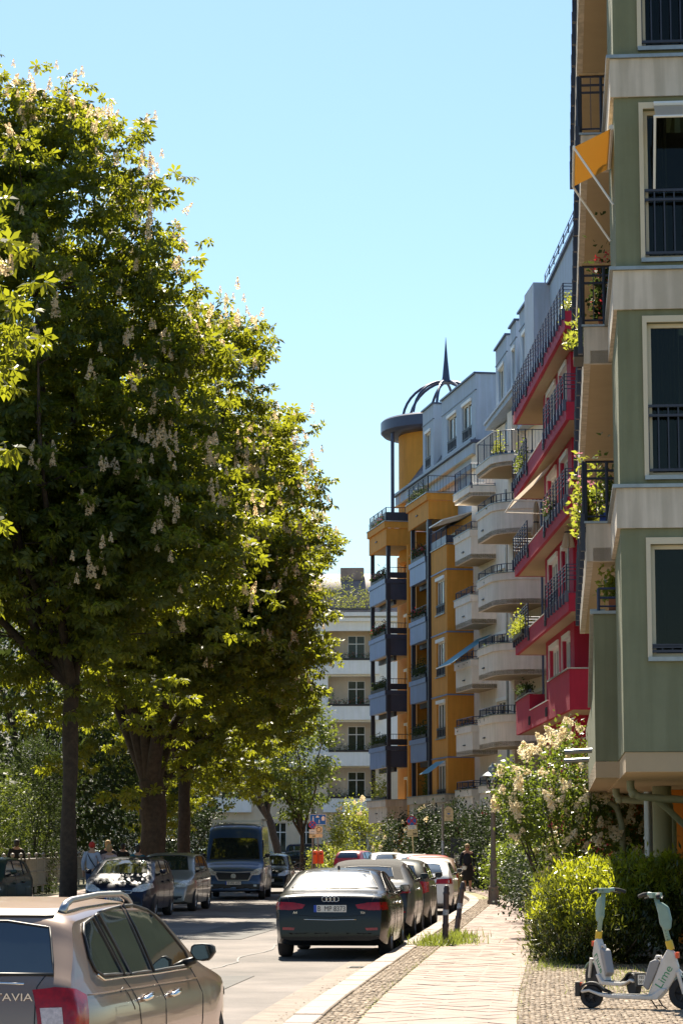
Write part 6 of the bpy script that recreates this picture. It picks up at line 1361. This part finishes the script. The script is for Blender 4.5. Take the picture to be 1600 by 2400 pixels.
def scooter(label, x, y, hd, plate, steer=0.0):
    r = thing('electric_scooter', label, 'scooter', (x, y, HK), hd, 'parked electric scooters')
    wheel_at(r, 0, .12, .12, .035); wheel_at(r, .98, .165, .165, .03)
    def slab(poly, w, name, m, par=r, bev=.012):
        b = MB(); b.prism(poly, -w / 2, w / 2, 'y'); o = part0(b, name, m, par); md = o.modifiers.new('bevel', 'BEVEL'); md.width = bev; md.segments = 2; md.limit_method = 'ANGLE'; return o
    slab([(-.10, .155), (-.02, .17), (.10, .125), (.20, .105), (.60, .095), (.70, .10), (.80, .21), (.74, .22), (.64, .145), (.20, .15), (.08, .165), (-.02, .20), (-.11, .185)][::-1], .15, 'deck', 'scooter_white')
    slab([(.14, .1505), (.60, .1475), (.60, .151), (.14, .154)][::-1], .13, 'deck_mat', 'rubber', bev=.001)
    # rear mudguard
    arc = [(.145 * math.cos(R(a)) * 1.05, .12 + .155 * math.sin(R(a))) for a in range(20, 176, 12)]; arc2 = [(.125 * math.cos(R(a)) * 1.05, .12 + .135 * math.sin(R(a))) for a in range(175, 19, -12)]
    slab([(.20, .16)] + arc + [(-.18, .13)] + arc2, .115, 'rear_mudguard', 'trim_black', bev=.006)
    b = MB(); b.prism([(-.135, .21), (-.12, .265), (-.10, .26), (-.115, .205)], -.03, .03, 'y'); part0(b, 'rear_light', 'reflector', r)
    # neck with lettering
    nk = slab([(.58, .10), (.73, .10), (.80, .18), (.915, .36), (.93, .44), (.885, .60), (.815, .63), (.74, .50), (.66, .30)], .085, 'neck', 'scooter_white', bev=.02)
    ang = math.atan2(.40, .24); c, s = math.cos(ang), math.sin(ang)
    for sg in (-1, 1): text_mesh('Lime' , .115, 'lime_green', nk, basis((.775, sg * .0445, .335), (c * -sg, 0, s * -sg) if sg > 0 else (c, 0, s), (s, 0, -c) if sg > 0 else (-s, 0, c), (0, sg, 0)), .0015, sx=1.15)
    bt = slab([(.545, .24), (.60, .19), (.70, .40), (.735, .50), (.68, .515), (.625, .49)], .10, 'battery', 'battery', bev=.015)
    b = MB(); b.tube([(.68, 0, .50), (.70, 0, .545), (.735, 0, .545), (.75, 0, .50)], .018, 8); part0(b, 'battery_handle', 'scooter_white', bt, True)
    b = MB(); b.lathe([(.038, -.05), (.04, -.03), (.04, .03), (.038, .05)], 16); o = part0(b, 'stem_collar', 'band_yellow', r, True, 40); o.location = (.835, 0, .66); o.rotation_euler = (0, -.27, 0)
    b = MB(); b.box(.90, .93, -.046, .046, .53, .59); part0(b, 'reflector', 'reflector', r)
    b = MB(); b.tube([(.84, 0, .64), (.77, 0, .90), (.70, 0, 1.15)], [.030, .028, .026], 12); st = part0(b, 'stem', 'scooter_grey', r, True)
    for k in range(5): b = MB(); zz = .72 + .03 * k; b.cyl((.84 - (zz - .64) * .275, -.031, zz), (.84 - (zz - .64) * .275, .031, zz), .005, n=6); part0(b, 'stem_bolt', 'ink', st)
    slab([(.735, .87), (.80, .80), (.85, .83), (.86, .93), (.83, 1.06), (.77, 1.10), (.70, 1.12)], .07, 'phone_holder', 'scooter_grey', bev=.02)
    T = Matrix.Translation((.69, 0, 1.17)) @ Matrix.Rotation(steer, 4, 'Z'); b = MB(T); b.box(-.05, .06, -.05, .05, -.02, .035); b.tube([(0, -.05, .01), (-.02, -.15, .02)], .022, 10); b.tube([(0, .05, .01), (-.02, .15, .02)], .022, 10); hb = part0(b, 'handlebar', 'scooter_grey', r, True, 40)
    for sg in (-1, 1):
        b = MB(T); b.tube([(-.02, sg * .15, .02), (-.05, sg * .22, .012), (-.075, sg * .29, -.01)], .021, 10); part0(b, 'grip', 'rubber', hb, True)
        b = MB(T); b.tube([(.03, sg * .14, .0), (.0, sg * .2, -.015), (-.02, sg * .27, -.03)], .008, 6); part0(b, 'brake_lever', 'trim_black', hb, True)
    b = MB(); b.tube([(.885, 0, .44), (.905, 0, .40), (.94, 0, .36)], .035, 10); b.tube([(.92, -.055, .39), (.98, -.055, .165)], [.022, .018], 8); b.tube([(.92, .055, .39), (.98, .055, .165)], [.022, .018], 8); part0(b, 'fork', 'scooter_white', r, True, 50)
    arc = [(.98 + .185 * math.cos(R(a)), .165 + .185 * math.sin(R(a))) for a in range(30, 130, 12)]; arc2 = [(.98 + .175 * math.cos(R(a)), .165 + .175 * math.sin(R(a))) for a in range(126, 29, -12)]
    slab(arc + arc2, .075, 'front_mudguard', 'scooter_grey', bev=.003)
    b = MB(); b.tube([(.62, .03, .10), (.66, .06, .03), (.68, .09, .0)], .008, 6); b.tube([(.70, .03, .10), (.74, .06, .03), (.78, .09, .0)], .008, 6); b.cyl((.66, .06, .03), (.74, .06, .035), .006, n=5); part0(b, 'kickstand', 'trim_black', r)
    b = MB(); b.box(-.172, -.168, -.045, .045, .14, .25); p = part0(b, 'number_plate', 'plate_white', r); b = MB(); b.box(-.166, -.12, -.06, .06, .12, .27); part0(b, 'plate_holder', 'trim_black', r)
    for k, t_ in enumerate(plate): text_mesh(t_, .05, 'ink', p, basis((-.1735, 0, .22 - .05 * k), (0, -1, 0), (0, 0, 1), (-1, 0, 0)), .0008)
    return r
scooter('white and grey electric scooter standing sideways in front, lettered neck', 2.64, 26.0, R(-16), ('412', 'KBL'), .5)
scooter('white electric scooter turned away behind the sideways one, before the hedge', 3.32, 27.95, R(112), ('785', '081'), .35)
# ------------------------------------------------------------------ people
mat('skin', (.48, .27, .18), .6, var=.06); mat('shirt_blue', (.36, .42, .56), .85, var=.08); mat('jeans', (.04, .07, .16), .85, var=.15, scale=12); mat('cap_red', (.5, .03, .02), .7, var=.1); mat('shirt_pink', (.50, .38, .40), .85, var=.1); mat('hair_fair', (.42, .27, .12), .7, var=.2, scale=30); mat('hair_dark', (.025, .018, .015), .6, var=.2, scale=30); mat('cloth_dark', (.012, .014, .025), .85, var=.15); mat('cloth_black', (.012, .012, .013), .85, var=.15); mat('bag', (.02, .02, .025), .6, var=.1); mat('cloth_teal', (.02, .12, .18), .85, var=.1)
def skin_mesh(name, chains, m, root, sub=2):
    """chains: lists of (x,y,z,r); first chain holds the root; points closer than 1e-3 are shared"""
    me = bpy.data.meshes.new(name); vs = []; es = []; rs = []
    def vid(p):
        for i, q in enumerate(vs):
            if (Vector(q) - Vector(p[:3])).length < 1e-3: return i
        vs.append(p[:3]); rs.append(p[3]); return len(vs) - 1
    for ch in chains:
        ids = [vid(p) for p in ch]; es += [(a, b) for a, b in zip(ids[:-1], ids[1:])]
    me.from_pydata(vs, es, []); o = bpy.data.objects.new('tmp', me); COL.objects.link(o); o.modifiers.new('skin', 'SKIN')
    for i, sv in enumerate(me.skin_vertices[0].data): sv.radius = (rs[i] if not isinstance(rs[i], tuple) else rs[i][0], rs[i] if not isinstance(rs[i], tuple) else rs[i][1]); sv.use_root = (i == 0)
    s = o.modifiers.new('sub', 'SUBSURF'); s.levels = sub; s.render_levels = sub
    dg = bpy.context.evaluated_depsgraph_get(); dg.update(); nm = bpy.data.meshes.new_from_object(o.evaluated_get(dg)); bpy.data.objects.remove(o); nm.name = name
    nm.materials.clear(); nm.materials.append(M(m)); nm.polygons.foreach_set('use_smooth', [True] * len(nm.polygons)); return link(name, nm, root)
def person(label, x, y, hd, H, shirt, legs, hair, cap=None, stride=.16, bag=None, skirt=None, sleeves='short', arm_bend=.1, z0=None, glasses=False, backpack=None):
    """local +x is forward"""
    r = thing('person', label, 'person', (x, y, HK if z0 is None else z0), hd); k = H / 1.75
    S = lambda L: [[(p[0] * k, p[1] * k, p[2] * k, (tuple(q * k for q in p[3]) if isinstance(p[3], tuple) else p[3] * k)) for p in c] for c in L]
    pel = (0, 0, .95, (.13, .16)); chest = (.01, 0, 1.28, (.12, .17)); nb = (0, 0, 1.46, (.07, .08)); neck = (.01, 0, 1.52, .055)
    body = [[pel, (0, 0, 1.1, (.12, .145)), chest, nb, neck, (.03, 0, 1.60, (.085, .075)), (.025, 0, 1.68, (.095, .078)), (.01, 0, 1.735, (.06, .055))]]
    body.append([(.03, 0, 1.60, (.085, .075)), (.118, 0, 1.615, .016)])     # nose
    arms = {}; lg = {}
    for sg in (-1, 1):
        st = stride * sg; sh = (0, sg * .19, 1.42, .06); el = (-st * .55, sg * .25, 1.15, .042); wr = (-st * .6 + arm_bend, sg * .25, .90, .03)
        palm = (wr[0] + .02, sg * .25, .83, .03); arms[sg] = (sh, el, wr)
        body.append([nb, sh, el, wr, palm])
        for j in range(4): body.append([palm, (palm[0] + .03 - .018 * j, palm[1] + sg * .005, .775, .010), (palm[0] + .025 - .018 * j, palm[1] - sg * .004, .74 + .006 * abs(j - 1.5), .009)])
        body.append([palm, (palm[0] + .045, palm[1] - sg * .02, .805, .011), (palm[0] + .055, palm[1] - sg * .025, .775, .009)])
        hip = (0, sg * .09, .90, .10); kn = (st * .6 + .02, sg * .10, .50, .062); an = (st * 1.1 - .03, sg * .10, .09, .042); toe = (st * 1.1 + .15, sg * .11, .035, .034); lg[sg] = (hip, kn, an, toe)
        body.append([pel, hip, kn, (st * .85 - .03, sg * .10, .32, .058), an, (an[0] - .03, an[1], .045, .04)]); body.append([an, (st * 1.1 + .06, sg * .105, .05, .042), toe])
    skin_mesh('body', S(body), 'skin', r)
    sw = .022
    top = [[(0, 0, .92, (.15, .185)), (0, 0, 1.1, (.14, .165)), (.01, 0, 1.28, (.14, .19)), (0, 0, 1.44, (.09, .11)), (0, 0, 1.48, (.07, .075))]]
    for sg in (-1, 1):
        sh, el, wr = arms[sg]; e2 = el if sleeves == 'long' else tuple(sh[i] + (el[i] - sh[i]) * .8 for i in range(3)) + (.05,)
        ch = [(0, 0, 1.44, (.09, .11)), (sh[0], sh[1], sh[2], .078), (e2[0], e2[1], e2[2], e2[3] + sw * .7)]
        if sleeves == 'long': ch.append((wr[0], wr[1], wr[2] + .03, wr[3] + sw * .6))
        top.append(ch)
    skin_mesh('shirt', S(top), shirt, r)
    if skirt:
        b = MB(Matrix.Diagonal((k, k, k, 1))); b.lathe([(.17, 1.0), (.19, .9), (.23, .7), (.27, .42), (.26, .41)], 20); part0(b, 'skirt', skirt, r, True, 60)
    else:
        tr = [[(0, 0, 1.0, (.145, .175)), (0, 0, .92, (.145, .18))]]
        for sg in (-1, 1):
            hip, kn, an, toe = lg[sg]; tr.append([(0, 0, .92, (.145, .18)), (hip[0], hip[1], hip[2] - .06, .115), (kn[0], kn[1], kn[2], .08), (an[0], an[1], an[2] + .03, .062)])
        skin_mesh('trousers', S(tr), legs, r)
    for sg in (-1, 1):
        an, toe = lg[sg][2], lg[sg][3]; skin_mesh('shoe', S([[(an[0] - .04, an[1], .05, .05), (an[0] + .07, an[1], .05, .05), (toe[0] + .02, toe[1], .035, .04)]]), 'cloth_black', r, 1)
    b = MB(Matrix.Diagonal((k, k, k, 1))); b.sphere((-.005, 0, 1.685), .108, 16, 10, sc=(1.0, .86, .92))
    o = part0(b, 'hair', cap or hair, r, True)
    if cap: b = MB(Matrix.Diagonal((k, k, k, 1))); b.prism([(.05, .08), (.17, .055), (.19, 0), (.17, -.055), (.05, -.08)], 1.685, 1.70, 'z'); part0(b, 'cap_brim', cap, r)
    else: b = MB(Matrix.Diagonal((k, k, k, 1))); b.sphere((-.05, 0, 1.63), .085, 12, 8, sc=(.7, .95, 1.1)); part0(b, 'hair_back', hair, r, True)
    for sg in (-1, 1): b = MB(Matrix.Diagonal((k, k, k, 1))); b.sphere((.015, sg * .082, 1.625), .022, 8, 6, sc=(.7, .4, 1.2)); part0(b, 'ear', 'skin', r, True); 
    for sg in (-1, 1): b = MB(Matrix.Diagonal((k, k, k, 1))); b.sphere((.102, sg * .032, 1.645), .016 if not glasses else .03, 8, 6, sc=(.5, 1, .8)); part0(b, 'sunglass' if glasses else 'eye', 'ink', r, True)
    b = MB(Matrix.Diagonal((k, k, k, 1))); b.sphere((.104, 0, 1.57), .022, 8, 5, sc=(.4, 1.1, .3)); part0(b, 'mouth', 'terracotta', r, True)
    if bag:
        b = MB(Matrix.Diagonal((k, k, k, 1))); b.tube([(-.05, .13, 1.46), (-.16, .0, 1.25), (-.15, -.16, 1.02), (.02, -.24, .98), (.15, -.1, 1.15), (.12, .08, 1.35), (0, .14, 1.47)], .016, 6); part0(b, 'bag_strap', bag, r, True)
        b = MB(Matrix.Diagonal((k, k, k, 1))); b.box(-.12, .10, -.30, -.22, .80, 1.0); part0(b, 'shoulder_bag', bag, r)
    if backpack: b = MB(Matrix.Diagonal((k, k, k, 1))); b.sphere((-.2, 0, 1.22), .2, 14, 10, sc=(.55, .8, 1.1)); part0(b, 'backpack', backpack, r, True)
ZP = .20
person('man in red cap and light blue shirt with shoulder bag and jeans', -7.45, 73.0, R(82), 1.78, 'shirt_blue', 'jeans', 'hair_dark', cap='cap_red', bag='bag', sleeves='long')
person('person in pale pink top beside the red capped man', -6.95, 73.2, R(85), 1.70, 'shirt_pink', 'jeans', 'hair_fair')
person('fair haired person half hidden behind the one in pink', -7.55, 79.0, R(85), 1.84, 'cloth_dark', 'cloth_black', 'hair_fair')
person('person with dark hair, teal shirt and dark backpack near the thick trunk', -6.35, 76.2, R(85), 1.68, 'cloth_teal', 'cloth_black', 'hair_dark', backpack='cloth_dark')
person('person in black coat behind the railing at the left edge', -11.3, 85.0, R(95), 1.88, 'cloth_black', 'cloth_black', 'hair_dark', sleeves='long', stride=.03)
person('woman in dark dress and sunglasses standing on the right pavement', 4.68, 91.0, R(-92), 1.73, 'cloth_dark', 'cloth_black', 'hair_fair', skirt='cloth_black', sleeves='long', stride=.02, arm_bend=.16, glasses=True)
person('person in black far behind beside the people on the left', -8.5, 95.0, R(90), 1.75, 'cloth_black', 'cloth_black', 'hair_dark', sleeves='long')
# ------------------------------------------------------------------ small things: balcony plants, parasols, litter, covers
def planter(label, T, x0, x1, y, z, leaf, h=.3, petals=None, seed=1, box='trim_black', dens=1.0, name='balcony_planter'):
    """a planter box with plants; T is a facade frame"""
    p0 = T @ Vector(((x0 + x1) / 2, y, z)); root = thing(name, label, 'plants', tuple(p0)); rng = np.random.default_rng(seed); o = np.array(p0)
    b = MB(T); b.box(x0, x1, y - .09, y + .09, z, z + .16); part(b, 'planter_box', box, root)
    n = int(70 * (x1 - x0 + .4) * dens); loc = np.c_[rng.uniform(x0, x1, n), y + rng.normal(size=n) * .10, z + .16 + np.abs(rng.normal(size=n)) * h * .55]
    P = np.array([tuple(T @ Vector(q)) for q in loc]); tag(leaf_mesh('plants', np.repeat(P, 3, axis=0) + rng.normal(size=(3 * n, 3)) * .04, .10, OVAL[0], OVAL[1], leaf, root, rng, .3, origin=o), kind='stuff')
    if petals:
        k = n // 3; sel = P[rng.integers(n, size=k)] + rng.normal(size=(k, 3)) * .05 + np.array([0, 0, .06]); tag(leaf_mesh('flowers', np.repeat(sel, 3, axis=0) + rng.normal(size=(3 * k, 3)) * .02, .06, OVAL[0], OVAL[1], petals, root, rng, .3, origin=o), kind='stuff')
    return root
leafmat('petal_r', (.55, .02, .04), (.75, .06, .10), (.6, .05, .05), .3, .6); leafmat('petal_p', (.7, .25, .35), (.85, .5, .55), (.8, .3, .4), .3, .6)
TY = frame(2.46, 128, -.8, 4.5); YF = [3.0, 5.9, 8.83, 11.8, 14.77, 17.65]; ordn = ['lowest', 'second', 'third', 'fourth', 'fifth', 'topmost']
sd = 0
for i, z in enumerate(YF):
    sd += 1; zz = z + (1.1 if i else 1.15) + .05
    planter('plants in the %s balcony at the far left corner of the yellow building' % ordn[i], TY, .4, 4.2, .0, zz, 'light_leaf' if i == 0 else 'dark_leaf', .9 if i == 0 else .35, 'petal_r' if i in (3, 5) else ('petal_p' if i == 4 else None), 100 + sd)
    if i: planter('flower box in the %s balcony of the yellow building\'s second balcony column' % ordn[i], TY, -9.8, -6.7, .0, zz, 'dark_leaf', .25 + .15 * (i % 3), 'petal_r' if i in (3, 4) else None, 120 + sd)
planter('tall leafy plants in the lowest bay of the second yellow column', TY, -9.8, -7, -.5, 4.1, 'tree_leaf', 1.5, None, 140, dens=2)
TRd = frame(6.88, 73.1, -.38, 17.2); RF = [5.87, 8.85, 11.8, 14.75, 17.6]
planter('yellow green climbing plant on the red building\'s second lowest far balcony', TRd, 13, 16.8, .08, 9.3, 'light_leaf', .5, None, 150, dens=1.3)
planter('pink flower pots on the red building\'s third lowest near balcony', TRd, 4.2, 5.6, .0, 12.3, 'dark_leaf', .4, 'petal_p', 151)
planter('leafy plants on the red building\'s fourth lowest far balcony', TRd, 13.2, 15, .0, 15.2, 'tree_leaf', .7, None, 152)
planter('green plants along the red building\'s topmost balcony', TRd, .4, 2.4, -.3, 18.2, 'light_leaf', .5, None, 153)
planter('flower box along the lowest solid red parapet', TRd, 13, 16, -.05, 7.14, 'dark_leaf', .2, None, 154)
TB_ = frame(5.90, 109.5, -.175, .985); TR_ = frame(6.62, 99.4, -.14, .99)
for i, z in enumerate([3.0, 5.88, 8.85, 11.8, 14.78]):
    planter('planter on the %s box balcony of the cream building' % ordn[i], TB_, .5, 2.8, -.2, z + 1.0, 'dark_leaf', .22 + .1 * (i % 2), 'petal_r' if i in (1, 3) else None, 160 + i)
    planter('planter on the %s rounded balcony of the cream building' % ordn[i], TR_, 2.6, 4.6, -.25, z + 1.0, 'dark_leaf' if i % 2 else 'tree_leaf', .25, 'petal_p' if i == 2 else None, 170 + i)
planter('potted yellow flowers on the topmost rounded balcony of the cream building', TR_, 1.6, 3.0, -.4, 18.1, 'light_leaf', .8, None, 176)
TG = frame(3.80, 32.7, 0.0895, 1.0)
planter('bright leafy plants spilling over the green building\'s middle balcony', TG, 4.0, 5.6, .42, 6.55, 'light_leaf', .75, 'petal_p', 180, dens=2.2)
planter('dark plant with blue pot on the green building\'s middle balcony', TG, 3.75, 3.95, .12, 6.66, 'tree_leaf', .8, None, 181, box='potblue', dens=2)
planter('red and green potted plants on the green building\'s upper balcony', TG, 3.75, 3.98, .1, 9.70, 'dark_leaf', .9, 'petal_r', 182, box='terracotta', dens=3)
planter('trailing plant under the green building\'s upper railing', TG, 3.8, 4.6, .48, 9.25, 'light_leaf', .5, None, 183)
planter('small potted shrub on the green building\'s lowest balcony', TG, 3.9, 4.3, .0, 5.35, 'light_leaf', .5, None, 184, box='terracotta', dens=2)
TO = Matrix.Translation((10, 193, 0)) @ Matrix.Rotation(math.pi - .05, 4, 'Z')
for i, z in enumerate([5.55, 9.2, 12.85, 16.5]): planter('flower box on the %s balcony of the far white house' % ordn[i], TO, 7.3, 11.0, .5, z - .05, 'dark_leaf', .45, 'petal_r' if i > 1 else None, 190 + i, dens=.6)
planter('roof garden shrubs on the far white house', TO, 7.5, 12, -.6, 20.6, 'light_leaf', 2.2, None, 195, dens=2.2)
def parasol(label, T, x, y, z, H=2.0, m='awning_cream'):
    p = T @ Vector((x, y, z)); r = thing('parasol', label, 'parasol', tuple(p))
    b = MB(); b.cyl((0, 0, 0), (0, 0, H), .022, n=8); part0(b, 'pole', 'alloy', r)
    b = MB(); n = 16; prof = [(.03, H + .05), (.07, H - .1), (.10, H - .45), (.085, H - .72), (.14, H - 1.0), (.17, H - 1.2), (.05, H - 1.22)]; vs = []
    for rr, zz in prof:
        for j in range(n): t = 2 * math.pi * j / n; q = rr * (1 + .28 * (-1) ** j); vs.append((q * math.cos(t), q * math.sin(t), zz))
    b.add(vs, [(i * n + j, i * n + (j + 1) % n, (i + 1) * n + (j + 1) % n, (i + 1) * n + j) for i in range(len(prof) - 1) for j in range(n)]); part0(b, 'canopy', m, r)
    b = MB(); b.lathe([(.115, H - .74), (.115, H - .70)], 12); part0(b, 'tie', 'steel_dark', r)
parasol('closed cream parasol on the red building\'s middle balcony', TRd, 2.9, -.35, 9.05, 3.3)
parasol('closed pale parasol on the red building\'s far balcony', TRd, 14.0, -.5, 11.95, 2.2)
# a sagging turquoise awning on the cream building
r = thing('balcony_awning', 'turquoise awning slanting out over a box balcony of the cream building', 'awning', (5.6, 110.5, 10.5)); b = MB(TB_); b.add([(.2, -1.0, 11.35), (3.2, -1.0, 11.35), (3.2, .95, 9.95), (.2, .95, 9.95)], [(0, 1, 2, 3)]); part(b, 'awning_cloth', 'awning_blue', r); b = MB(TB_); b.cyl((.2, .95, 9.95), (3.2, .95, 9.95), .03, n=6); part(b, 'awning_bar', 'white_frame', r)
# leaf litter in the gutter, drain covers, asphalt patches
mat('litter', (.16, .11, .04), .9, var=.4, scale=20); mat('iron', (.06, .055, .05), .6, metal=.5, var=.2, scale=20); mat('asphalt_patch', (.085, .08, .076), .85, var=.2, scale=2, bump=.6, bscale=70); mat('tar', (.035, .034, .034), .6, var=.2)
rng = np.random.default_rng(9); n = 1500; s_ = rng.uniform(24, 80, n); P = []
for s in s_:
    p, t = along(float(s)); q = p - Vector((t.y, -t.x, 0)) * abs(rng.normal() * .14 + .03); P.append((q.x, q.y, .012))
tag(leaf_mesh('leaf_litter', np.array(P), .035 * (.5 + rng.random(n)), OVAL[0], OVAL[1], 'litter', None, rng, .85), 'scattered dry petals and leaf litter along the gutter', 'litter', kind='stuff')
def patch_on_road(name, label, poly, z, m, cat):
    b = MB(); b.prism(poly, z - .003, z, 'z'); o = b.build(name, m); tag(o, kind='structure')
def road_poly(s0, s1, o0, o1):
    out = []
    for s, d in ((s0, o0), (s0, o1), (s1, o1), (s1, o0)): p, t = along(s); q = p - Vector((t.y, -t.x, 0)) * d; out.append((q.x, q.y))
    return out
patch_on_road('road_patch', '', road_poly(27.5, 34, 1.5, 3.0), .0075, 'asphalt_patch', 'patch'); patch_on_road('road_patch', '', road_poly(47, 60, 3.4, 4.8), .0075, 'asphalt_patch', 'patch'); patch_on_road('road_patch', '', road_poly(74, 78, 2.6, 6.0), .0075, 'asphalt_patch', 'patch')
for k, (off, a, bq) in enumerate(((2.35, 30, 62), (4.6, 26, 72))):
    pts = []
    for s in np.arange(a, bq, .5): p, t = along(float(s)); q = p - Vector((t.y, -t.x, 0)) * (off + .08 * math.sin(s * 1.3 + k) + rng.normal() * .02); pts.append(q)
    b = MB(); nn = len(pts); b.add([(q.x - .015, q.y, .010) for q in pts] + [(q.x + .015, q.y, .010) for q in pts], [(i, nn + i, nn + i + 1, i + 1) for i in range(nn - 1)]); tag(b.build('tar_seam', 'tar'), kind='structure')
p, t = along(33.0); q = p - Vector((t.y, -t.x, 0)) * 2.3
r = thing('manhole_cover', 'round iron manhole cover in the road before the black saloon', 'manhole cover', (q.x, q.y, .008)); b = MB(); b.lathe([(.36, 0), (.36, .008), (.31, .010), (.30, .004), (.001, .004)], 28); part0(b, 'ring', 'iron', r)
b = MB()
for i in range(-3, 4):
    for j in range(-3, 4):
        if i * i + j * j < 11: b.box(i * .08 - .028, i * .08 + .028, j * .08 - .028, j * .08 + .028, .004, .010)
tag(part0(b, 'studs', 'iron', r), kind='stuff')
p, t = along(36.5); q = p - Vector((t.y, -t.x, 0)) * .25
r = thing('gutter_drain', 'iron gutter drain at the kerb behind the black saloon', 'drain', (q.x, q.y, .006), HEAD(t.x, t.y)); b = MB(); b.box(-.25, .25, -.17, .17, 0, .004); part0(b, 'frame', 'iron', r)
for i in range(7): b = MB(); b.box(-.21 + i * .06, -.18 + i * .06, -.13, .13, .0045, .012); part0(b, 'bar', 'iron', r)
